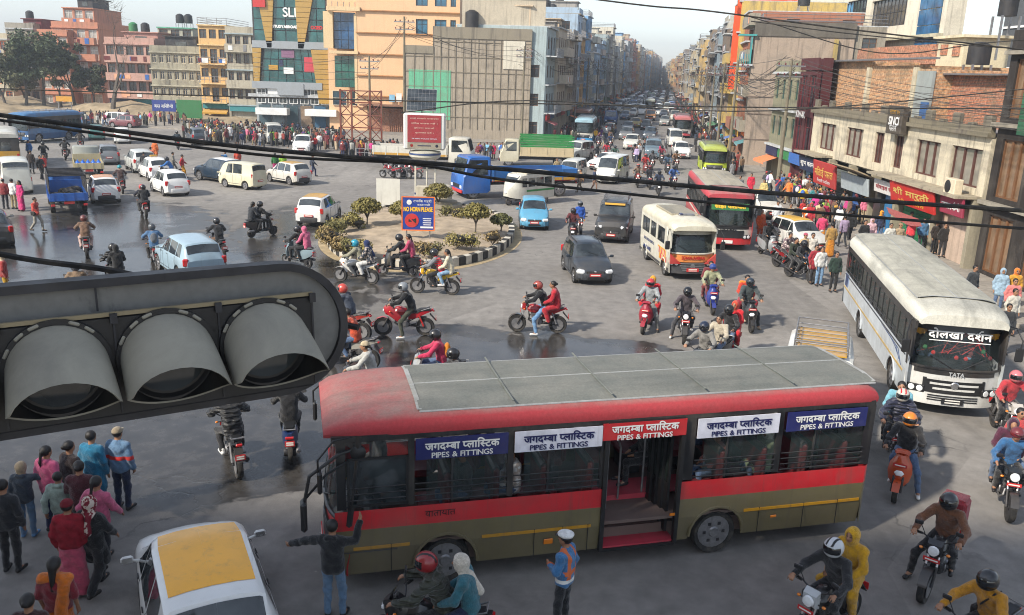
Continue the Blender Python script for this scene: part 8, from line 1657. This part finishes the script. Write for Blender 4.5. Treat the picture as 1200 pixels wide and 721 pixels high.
rider('naked', '#8c8a84', 'motorcycle on the wet patch left of the red sports one', PH(408, 366), 75, dict(label='rider in orange and black jacket at the signal end', top='#b5482c', low='denim', head='hair'), None, 0)
rider('scooter', '#2a2c30', 'scooter behind the red bus roof at left', PH(424, 405), 95, dict(label='rider in white hoodie and knitted cap behind the bus', top='#a7a7a2', style='hoodie', head='beanie', hc='#b7a88c'), None, 0)
rider('scooter', '#8f9498', 'scooter just behind the bus roof', PH(507, 392), 92, dict(label='rider in raspberry jacket with orange backpack behind the bus', top='#b02c50', hc='black', head='helmet', extra=('backpack',), bag='#c0741c'), None, 0)
rider('naked', 'black', 'motorcycle mostly hidden by the bus roof', PH(533, 414), 100, dict(label='helmeted rider mostly hidden by the bus roof', top='black', hc='black', head='helmet'), None, 1)
# oncoming group
rider('scooter', '#8f1d30', 'crimson scooter in front of the ambulance', PH(762, 332), 160, dict(label='rider in grey jacket with coral red helmet on the crimson scooter', top='#8a8f92', low='#6a6c6c', hc='#b5323a', head='helmet'), dict(label='pillion in yellow scarf and red sari on the crimson scooter', top='#b3202c', low='#b3202c', ls='skirt', style='kurta', head='scarf', hc='#c78a1a'), 0, foot=1)
rider('naked', '#17181b', 'black motorcycle leading the tight oncoming group', PH(806, 341), 170, dict(label='rider in taupe jacket with open black helmet leading the group', top='#4d454a', low='#3c3c40', hc='#101116', head='helmet', shoe='white'), None, 0, foot='R')
rider('scooter', '#1c2f7c', 'royal blue scooter behind the tight oncoming group', PH(836, 314), 178, dict(label='rider in pale green jacket with blue cap helmet', top='#8f9275', low='maroon', hc='#2a3c78', head='openhelmet'), dict(label='pillion in maroon on the royal blue scooter', top='maroon', low='maroon', head='hair'), 0)
rider('scooter', '#191a1c', 'black scooter at the right of the oncoming group', PH(880, 331), 180, dict(label='rider in dark grey shirt with sunglasses visor helmet', top='#3a4244', low='#27292c', hc='#27303a', head='helmet', shoe='#b5a48c'), dict(label='pillion in orange and red shawl on the black scooter', top='#b03a2a', low='#8a2030', ls='skirt', head='hair', extra=('shawl',), bag='#c9701a'), 0, foot=1)
rider('naked', '#34383c', 'motorcycle in the tight group nearest the bus roof', PH(826, 382), 150, dict(label='rider with navy helmet nearest the bus roof', top='#7c7a76', low='black', hc='#1a2438', head='helmet'), None, 0)
rider('scooter', '#3c3f44', 'scooter carrying the bareheaded young man', PH(842, 374), 140, dict(label='bareheaded young man in beige jacket with blue sleeve', top='#a59c8a', low='denim', head='hair', tfn=lambda c, J: ((c[:, 0] > .19)).astype(int)*1), None, 0)
rider('naked', '#222428', 'motorcycle with red clad pillion in the tight group', PH(855, 362), 145, dict(label='rider in black jacket with lime striped helmet', top='#1c1b1e', low='denim', hc='#1e2022', head='helmet', hmat=None), dict(label='pillion in red outfit and turquoise scarf in the tight group', top='#b8202a', low='#b8202a', ls='loose', style='kurta', head='scarf', hc='#b8402a'), 0)
rider('scooter', '#1a1a1c', 'scooter next to the light blue hatchback', PH(672, 247), 178, dict(label='rider in dark red jacket next to the blue hatchback', top='#55262a', low='black', hc='#2a1c20', head='helmet'), None, 1)
rider('naked', '#26282c', 'motorcycle behind the scooter left of the black jeep', PH(680, 240), 182, dict(label='rider in bright blue jacket left of the black jeep', top='#244fa0', low='navy', hc='#5c6066', head='helmet', ps='stand'), None, 1)
rider('naked', '#1b1d20', 'black motorcycle by the right pavement with two riders', PH(942, 285), 205, dict(label='rider in black jacket by the right pavement', top='#17181b', low='black', hc='black', head='helmet'), dict(label='pillion in olive coat by the right pavement', top='#2a3226', low='black', head='hair'), 1)
rider('naked', '#7c1c20', 'red motorcycle behind the black one by the right pavement', PH(926, 275), 205, dict(label='rider in checked shirt on the red motorcycle by the pavement', top='#6a5a60', tmat='print_cloth', low='black', head='hair'), None, 1)
rider('scooter', '#8a8d90', 'silver scooter beside the red and white bus', PH(903, 262), 195, dict(label='rider in black beside the red and white bus', top='#15161a', low='black', hc='black', head='helmet'), None, 1)
for i, (x, y, d, bc, t, hc) in enumerate(((748, 194, 176, '#8c2020', '#7c6a5c', '#a05a50'), (773, 202, 176, '#1c1e22', '#2a3448', '#20242a'), (790, 196, 182, '#243a6c', '#3a5a94', '#30343a'), (757, 182, 178, '#6c2420', '#a03030', '#8c3a34'), (765, 178, 175, '#2c2e32', '#5c5c60', '#222'), (783, 182, 178, '#202428', '#41566c', '#2a2c30'), (793, 178, 180, '#3c2c2c', '#806048', '#444'), (762, 196, 178, '#1f1f22', '#303036', '#7c3030'), (700, 172, 170, '#2a2c30', '#20242c', '#202020'), (711, 168, 172, '#6c2424', '#a22c3c', '#303030'), (721, 172, 175, '#303438', '#3c5a50', '#3c3c40'), (744, 170, 172, '#2a2a2c', '#584848', '#202020'), (716, 158, 172, '#2a2a2c', '#2c3c5c', '#202020'), (776, 172, 176, '#2a2a2c', '#7c2c3c', '#202020'), (702, 158, 172, '#4a2a2c', '#4c4c50', '#602020'))):
    rider(['naked', 'scooter'][i % 2], bc, f'{["motorcycle","scooter"][i % 2]} threading through the street mouth, {["first","second","third","fourth","fifth","sixth","seventh","eighth","ninth","tenth","eleventh","twelfth","thirteenth","fourteenth","fifteenth"][i]} from the front', PH(x, y), d, dict(label=f'rider in {["taupe","navy","royal blue","red","grey","steel blue","tan","charcoal","ink black","crimson","green","brown","denim blue","plum","slate"][i]} jacket threading through the street mouth', top=t, low='black', hc=hc, head='helmet'), None, 1 if y > 185 else 2)
for i in range(3): g = G(458+i*12, 209); place_bike('naked', ['#8c2430', '#303438', '#a8444c'][i], f'parked motorcycle below the hoarding, {["left","middle","right"][i]} of three', (g[0], g[1], 0), radians(70), 'parked motorcycles below the hoarding')
# ================================================================ people on foot
def at_head(x, y, sc=1.): g = G(x, y, 1.57*sc); return (g[0], g[1], 0)
def who(label, x, y, deg, sc=1., z=0, **kw): p = at_head(x, y, sc); return person(label, (p[0], p[1], z), radians(deg), sc=sc, **kw)
def officer_paint(c, J):
    m = np.zeros(len(c)); w = J['wai']; q = c-w
    m[(np.abs(np.abs(q[:, 0])-.1) < .035) & (q[:, 2] > -.1) & (np.abs(c[:, 0]) < .16)] = 1; m[(np.abs(q[:, 2]-.02) < .035) & (np.abs(c[:, 0]) < .17)] = 1
    m[(np.abs(q[:, 2]+.12) < .03)] = 3; return m
o = who('traffic officer in blue shirt and white cap before the red bus', 664, 632, 62, lod=0, top='#3c6f9e', low='#15171c', head='officer cap', hc='white', ps='stand2', tfn=officer_paint, seed=2)
for ch in o.children:
    if ch.name.startswith('jacket'): ch.data = ch.data.copy(); ch.data.materials[1] = M('amber_lens') if False else M(PM('#c8663c', .6)); ch.data.materials[3] = M(PM('white'))
who('man in black hoodie with arms spread touching the bus side', 389, 618, -6, lod=0, top='#17181b', style='hoodie', low='#5c7894', ps='reach')
def ny(c, J): m = np.zeros(len(c)); m[c[:, 2] > J['che'][2]+.06] = 2; return m
def belt(c, J): m = np.zeros(len(c)); m[np.abs(c[:, 2]-J['wai'][2]-.06) < .035] = 1; return m
o = who('boy in grey blue hoodie with beige hood and jeans', 24, 548, 8, .86, lod=0, top='#38424e', style='hoodie', head='hood', hc='#97866e', low='#5d7a99', ps='armon', shoe='#5c86b0', tfn=ny, seed=3)
o = who('man in light blue jacket with red waist belt and beige cap', 137, 508, -8, lod=0, top='#5a7896', low='#1c2640', head='cap', hc='#8a7d68', ps='stand', tfn=belt, seed=4)
for ch in o.children:
    if ch.name.startswith('jacket'): ch.data = ch.data.copy(); ch.data.materials[1] = M(PM('red', .9))
who('woman in pink hoodie beside the hooded boy', 53, 530, -20, lod=0, top='#c2567c', style='hoodie', low='navy', head='tail', ps='stand'); who('woman in dark brown jacket under the signal edge', 80, 524, -30, lod=1, top='#2f2220', low='black', head='bun'); who('person in teal kurta just under the signal edge', 106, 512, -10, lod=1, top='#1f6b8c', style='kurta', ls='loose', low='#1f6b8c', head='hair')
who('woman in maroon jacket with pink hairclip in the bottom left group', 92, 548, 10, lod=0, top='#4a1f26', low='black', head='bun', ps='walk2'); who('boy in mint grey hooded jacket in the bottom left group', 67, 560, 4, .86, lod=0, top='#90a095', style='hoodie', low='#2c3038', head='hair', ps='walk', seed=5)
who('woman in pink sweater with black ponytail', 112, 566, -12, lod=0, top='#bd5a78', low='#23262c', head='tail', ps='walk', seed=6); who('woman in red knit sweater with maroon beanie and pink skirt', 78, 594, 8, lod=0, top='#8c1f2c', tmat='knit', head='beanie', hc='#6b1a24', low='#b34a62', ls='skirt', ps='stand', seed=7)
who('woman in long black dress with maroon print headscarf', 104, 590, -14, lod=0, top='#101214', style='kurta', low='black', ls='loose', head='scarf print', hc='#6b1a28', ps='walk', seed=8); who('woman in orange sari with long black hair at bottom left', 63, 662, 6, lod=0, top='#7a1c28', style='blouse', low='#c2661a', ls='skirt', head='long', extra=('shawl',), bag='#c96a1a', ps='stand', seed=9)
who('dark haired person cut by the bottom edge at left', 32, 706, 12, lod=1, top='#3a1a1c', head='bun'); who('person in dark coat at the far left under the signal', 2, 570, 0, lod=1, top='#202226', low='black', head='hair'); who('seated rider arm in yellow trousers at the left edge above the signal', 2, 300, -60, lod=1, top='#8c2a26', low='#b38a1c', head='scarf', hc='#b8a88c')
# left middle ground
for a in (('man in red jacket with black shoulder bag walking across the wet road', 40, 234, -95, dict(top='#b03a30', low='#9a9488', ps='walk', extra=('sling',))), ('man in maroon shirt behind the white microbus', 3, 212, 10, dict(top='#7c2a2c', low='#20242c')), ('man in white shirt behind the white microbus', 13, 212, -10, dict(top='white', low='#9a8c6a')), ('woman in magenta sari behind the white microbus', 22, 214, 150, dict(top='#b01f62', low='#b01f62', ls='skirt', style='kurta', head='long')), ('man in red shirt walking past the blue bus', 50, 183, -120, dict(top='#b83030', low='#1d2026', ps='walk')), ('man in black beside the one in red shirt', 46, 184, -110, dict(top='#17181b', low='black', ps='walk2')), ('man in light blue shirt directing beside the blue bus', 33, 166, 170, dict(top='#3a70b0', low='#1c1e24', head='cap', hc='navy')), ('man in brown coat below the directing officer', 35, 178, 10, dict(top='#2a2220', low='#1c1e24')),
          ('man in grey suit on the crossing right of the taxis', 202, 180, -80, dict(top='#77746c', low='#77746c', ps='walk')), ('woman in red top and yellow trousers on the crossing', 213, 183, -80, dict(top='#a8242c', low='#c48a1a', ls='loose', ps='walk2')), ('officer in blue shirt pointing with one arm', 264, 179, 120, dict(top='#3f86c4', low='navy', ps='point')), ('man with red backpack near the pointing officer', 278, 176, 20, dict(top='#b0402c', low='#1c1e24', extra=('backpack',), bag='#b0402c')), ('woman in green kurta and magenta skirt near the junction cable', 322, 181, 20, dict(top='#2c6a34', low='#96245c', ls='skirt', style='shirt')), ('woman in lime dress near the junction cable', 331, 180, 20, dict(top='#8fbf3a', low='#8fbf3a', style='kurta', ls='loose')), ('man walking with blue bag under the cable', 366, 183, -70, dict(top='#2a3242', low='#1d2a4c', ps='walk')), ('figure in orange robes in the left lane', 181, 166, 0, dict(top='#c2622c', low='#c2622c', style='kurta')), ('second figure in orange robes in the left lane', 176, 174, 0, dict(top='#c45a3a', low='#b8583c', style='kurta')), ('passenger head above the silver white car', 168, 180, 0, dict(top='#1c1e22'))):
    who(a[0], a[1], a[2], a[3], lod=1, **a[4])
# by the microbus and tempo
for a in (('man in magenta top by the side of the tempo', 654, 201, 150, dict(top='#a83a86', low='#56707c')), ('man in khaki with dark cap on the truck side', 653, 187, 190, dict(top='#8a7a5c', head='cap', hc='#3a2420')), ('man in tan shirt walking before the small white van', 681, 200, 100, dict(top='#a5805c', low='#7a6a56', ps='walk')), ('man in navy shirt walking before the microbus', 697, 199, -80, dict(top='#27334c', low='#8a6a58', ps='walk2')), ('worker in orange overalls beside the red and white bus', 893, 248, 200, dict(top='#c4511c', low='#c4511c', style='coat')), ('woman in crimson red near the street pole', 881, 205, 160, dict(top='#b5243c', low='#7a1c2c', style='kurta')), ('man in grey sitting near the right kerb', 868, 208, 150, dict(top='#565a5c', low='black')), ('woman in yellow cream shawl near the right pole', 896, 212, 150, dict(top='#b5a56c', style='kurta', low='cream'))):
    who(a[0], a[1], a[2], a[3], lod=1, **a[4])
# right pavement, near
for a in (('man in black jacket leaning by the green shutter', 1108, 268, 170, dict(top='#1a1614', low='black')), ('bald man in dark brown coat before the green shutter', 1098, 265, 200, dict(top='#2a201c', low='black', ps='phone')), ('man with red cap and white vest by the shutter edge', 1091, 262, 160, dict(top='#b9bec4', head='cap', hc='#b03040', low='#4c4a3c')), ('man in red jacket pointing by the shops', 1070, 262, 120, dict(top='#c0303a', low='black', ps='point')), ('man in blue denim jacket behind the pointing man', 1083, 262, 180, dict(top='#41688c', low='#3a3c40')), ('man in dark jacket left of the green shutter', 1068, 254, 200, dict(top='#23262c')), ('woman in orange headscarf by the shop door', 1033, 253, 190, dict(top='#27314c', head='scarf', hc='#d08a1a')), ('woman in pale pink shawl by the shop door', 1022, 262, 180, dict(top='#c4a0a8', head='scarf', hc='#c4a0a8')), ('woman in black coat before the grey shutter', 1014, 264, 190, dict(top='#101316', head='long')), ('boy with tan cap behind the white bus roof', 1055, 268, 190, dict(top='#a08c70', head='cap', hc='#8c6c50')), ('person in white jacket behind the bus roof', 1044, 268, 180, dict(top='#bcbcb4')), ('man in charcoal sweater by the right kerb', 1142, 319, 200, dict(top='#2b2f33', low='black')), ('person in pale blue coat at the right edge group', 1176, 318, 160, dict(top='#8ba3b5', head='hood', hc='#8ba3b5', style='coat')), ('woman in salmon top with black hair at right edge', 1190, 330, 170, dict(top='#c4706c', head='hair')), ('woman with orange turban at the right edge', 1192, 318, 170, dict(top='#b8862c', head='scarf', hc='#d0701a')), ('man in white shirt nearest the right edge group', 1190, 342, 190, dict(top='#b8b4a8', low='black')), ('boy behind the white bus at right edge', 1183, 360, 170, dict(top='#23262a')), ('child in red shirt at the bottom of the right edge', 1196, 484, 180, dict(top='#b03a3c'))):
    who(a[0], a[1], a[2], a[3], lod=1, z=.15 if a[1] < 1150 and a[1] > 1000 else 0, **a[4])
# walkers next to the taxi on the right
for a in (('woman in pink kurta and orange trousers walking away', 965, 253, -20, dict(top='#c43c62', low='#c07a2a', style='shirt', ls='loose', ps='walk')), ('woman in olive gold sari by the taxi', 976, 264, 0, dict(top='#94733c', low='#b8741c', ls='skirt', style='kurta')), ('man in lilac shirt and black trousers walking away', 991, 255, 0, dict(top='#8f7f98', low='#23262c', ps='walk')), ('man in black behind the lilac shirt', 999, 250, 0, dict(top='#16181b', low='black', ps='walk2')), ('woman in red scarf near the shop front', 951, 240, 170, dict(top='#a82a34', style='kurta', head='scarf', hc='#b03a3c')), ('man in cream sweater near the shop front', 961, 238, 10, dict(top='#c2b48c', low='#3c4048')), ('man in white with blue cloth riding by taxis', 912, 238, 180, dict(top='#c4c8cc', low='#3c6ea4')), ('man in beige jacket between the taxis', 927, 241, 180, dict(top='#9c8c74', head='hair')), ('man in maroon red vest coat right of the black motorcycle', 957, 290, 190, dict(top='#8c2630', low='#2c2c30', style='coat')), ('man in white jacket behind the white bus rear', 964, 292, 190, dict(top='#c4c4c0', low='#6c8cac')), ('man in dark green by the white bus rear corner', 981, 298, 185, dict(top='#20342c', low='black')), ('man with pink cap and cream shirt by the taxi', 944, 276, 200, dict(top='#b8a07c', head='cap', hc='#a84a60')), ('man in white tee squeezed by the taxi', 953, 276, 180, dict(top='#c4beb4', head='hair'))):
    who(a[0], a[1], a[2], a[3], lod=1, **a[4])
# ---- crowds, each person an individual
used = set(); cr = random.Random(77)
CN = ['black','charcoal','grey','white','cream','beige','brown','maroon','red','crimson','pink','magenta','orange','mustard','yellow','olive','green','lime','teal','sky','blue','navy','purple','lilac']; LW = ['black','denim','navy','grey','khaki','brown','charcoal','beige']
VAR = [dict(style='jacket', ls='trousers', head='hair', ps='stand'), dict(style='jacket', ls='trousers', head='hair', ps='walk'), dict(style='jacket', ls='trousers', head='cap', ps='stand2'), dict(style='kurta', ls='loose', head='scarf', ps='walk2'), dict(style='kurta', ls='loose', head='long', ps='stand'), dict(style='coat', ls='trousers', head='hair', ps='walk2'), dict(style='blouse', ls='skirt', head='long', ps='stand', extra=('shawl',)), dict(style='hoodie', ls='trousers', head='hood', ps='stand'), dict(style='jacket', ls='trousers', head='beanie', ps='fold'), dict(style='jacket', ls='trousers', head='hair', ps='walk', extra=('backpack',))]
VN_ = ['jacket', 'jacket walking', 'jacket and cap', 'kurta and scarf', 'kurta, long hair', 'long coat', 'sari', 'hooded top', 'jacket, woolly hat', 'backpack and jacket']
def crowd(pts, where, grp, lod=2, face=None, z=0):
    for (x, y) in pts:
        while True:
            t, l, v, hc = cr.choice(CN+['black', 'charcoal', 'grey', 'brown', 'navy', 'maroon', 'white']*3), cr.choice(LW), cr.choices(range(10), [6, 5, 2, 3, 3, 2, 2, 2, 1, 2])[0], cr.choice(['black', 'maroon', 'red', 'grey', 'navy', 'mustard'])
            k = (t, l, v, where)
            if k not in used: used.add(k); break
        person(f'person in {t} {VN_[v]}, {l} bottoms, {where}', (x, y, z), (radians(face)+cr.uniform(-.9, .9)) if face is not None else cr.uniform(0, 6.28), top=t, low=l if v not in (3, 6) else t if cr.random() < .4 else l, hc=hc, bag=cr.choice(CN), lod=lod, group=grp, sc=cr.uniform(.9, 1.04), **VAR[v])
def scatter(n, fn, dmin=.45):
    out = []; tries = 0
    while len(out) < n and tries < n*40:
        tries += 1; p = fn(cr.random(), cr.random())
        if all((p[0]-q[0])**2+(p[1]-q[1])**2 > dmin*dmin for q in out): out.append(p)
    return out
crowd(scatter(62, lambda a, b_: G(222+a*175, 157+b_*13+a*10)), 'in the far crowd before the glass office', 'people in the far left crowd')
crowd(scatter(14, lambda a, b_: G(60+a*150, 143+b_*7)), 'below the dry bank', 'people below the dry bank')
crowd(scatter(9, lambda a, b_: G(398+a*68, 183+b_*5)), 'by the rusty lattice frame', 'people by the lattice frame')
crowd(scatter(11, lambda a, b_: G(560+a*44, 186+b_*3)), 'before the gridded wall', 'people before the gridded wall', 1, 160)
crowd(scatter(58, lambda a, b_: (18.2+a*2.4+.2, 50+b_*14)), 'on the right shop pavement', 'people on the right shop pavement', 1, z=.15)
crowd(scatter(15, lambda a, b_: G(930+a*60, 255+b_*22)), 'in the road beside the shops', 'people in the road beside the shops', 1)
crowd(scatter(12, lambda a, b_: LP(26+b_*46, 1.4+a*3)), 'at the left street corner', 'people at the left street corner', 2)
crowd(scatter(14, lambda a, b_: RP(-8+b_*60, -.6-a*3)), 'along the right side of the street', 'people along the right side of the street', 2)
crowd(scatter(8, lambda a, b_: G(745+a*35, 178+b_*14)), 'on foot in the street mouth', 'people on foot in the street mouth', 2)
crowd(scatter(14, lambda a, b_: G(692+a*32, 158+b_*16)), 'between the queued vehicles', 'people between the queued vehicles', 2)
# the far pavement crowds that read as one mass
def mass(name, fn, n, lab):
    m = MB(); mats = ['#2a2a2e', '#5c2226', '#9a9a94', '#27364c', '#6a5440', '#8a3a34', '#3a3f36']
    for i in range(n):
        x, y = fn(cr.random(), cr.random()); c = cr.randrange(7); h = cr.uniform(1.5, 1.72); a = cr.uniform(0, 6.28); dx, dy = .09*cos(a), .09*sin(a)
        m.tube([(x+dx, y+dy, 0), (x+dx*.8, y+dy*.8, h*.5)], [.07, .1], 4, cr.choice([0, 0, 3, 6])); m.tube([(x-dx, y-dy, 0), (x-dx*.8, y-dy*.8, h*.5)], [.07, .1], 4, 0); m.loft([[(x+r*cos(a+t), y+r*.6*sin(a+t), z) for t in (0, 1.57, 3.14, 4.71)] for r, z in ((.17, h*.47), (.22, h*.72), (.2, h*.83), (.06, h*.87))], c); m.sphere((x, y, h*.93), (.09, .1, .12), 6, 4, 7)
    o = put(name, m.mesh(name, [PM(q, .9) for q in mats]+['hair'], 60)); tag(o, lab, 'crowd', None, 'stuff')
mass('crowd', lambda a, b_: G(215+a*190, 152+b_*15+a*9), 190, 'dense mingled part of the far left crowd')
mass('crowd', lambda a, b_: G(55+a*165, 141+b_*8), 55, 'mingled walkers below the dry bank')
mass('crowd', lambda a, b_: G(398+a*68, 181+b_*6), 26, 'mingled walkers by the rusty lattice frame')
mass('crowd', lambda a, b_: LP(28+b_*300, 1.0+a*3.4), 520, 'dense distant crowd on the left pavement up the street')
mass('crowd', lambda a, b_: RP(-6+b_*380, -.6-a*3.6), 520, 'dense distant crowd on the right pavement up the street')
mass('crowd', lambda a, b_: LP(120+b_*300, 5+a*13), 300, 'distant riders and walkers among the jammed vehicles')
# ---------------------------------------------------------------- haze over the whole town
hz = MB(); hz.box((0, 600, 30), (1700, 1950, 64)); o = put('haze', hz.mesh('haze', [], 0)); o['kind'] = 'stuff'
hm = bpy.data.materials.new('haze_air'); hm.use_nodes = True; t_ = hm.node_tree; t_.nodes.clear(); ou = t_.nodes.new('ShaderNodeOutputMaterial'); vo = t_.nodes.new('ShaderNodeVolumePrincipled'); vo.inputs['Color'].default_value = (.8, .87, .95, 1); vo.inputs['Density'].default_value = .0008; vo.inputs['Anisotropy'].default_value = .3; t_.links.new(vo.outputs[0], ou.inputs['Volume']); o.data.materials.append(hm)
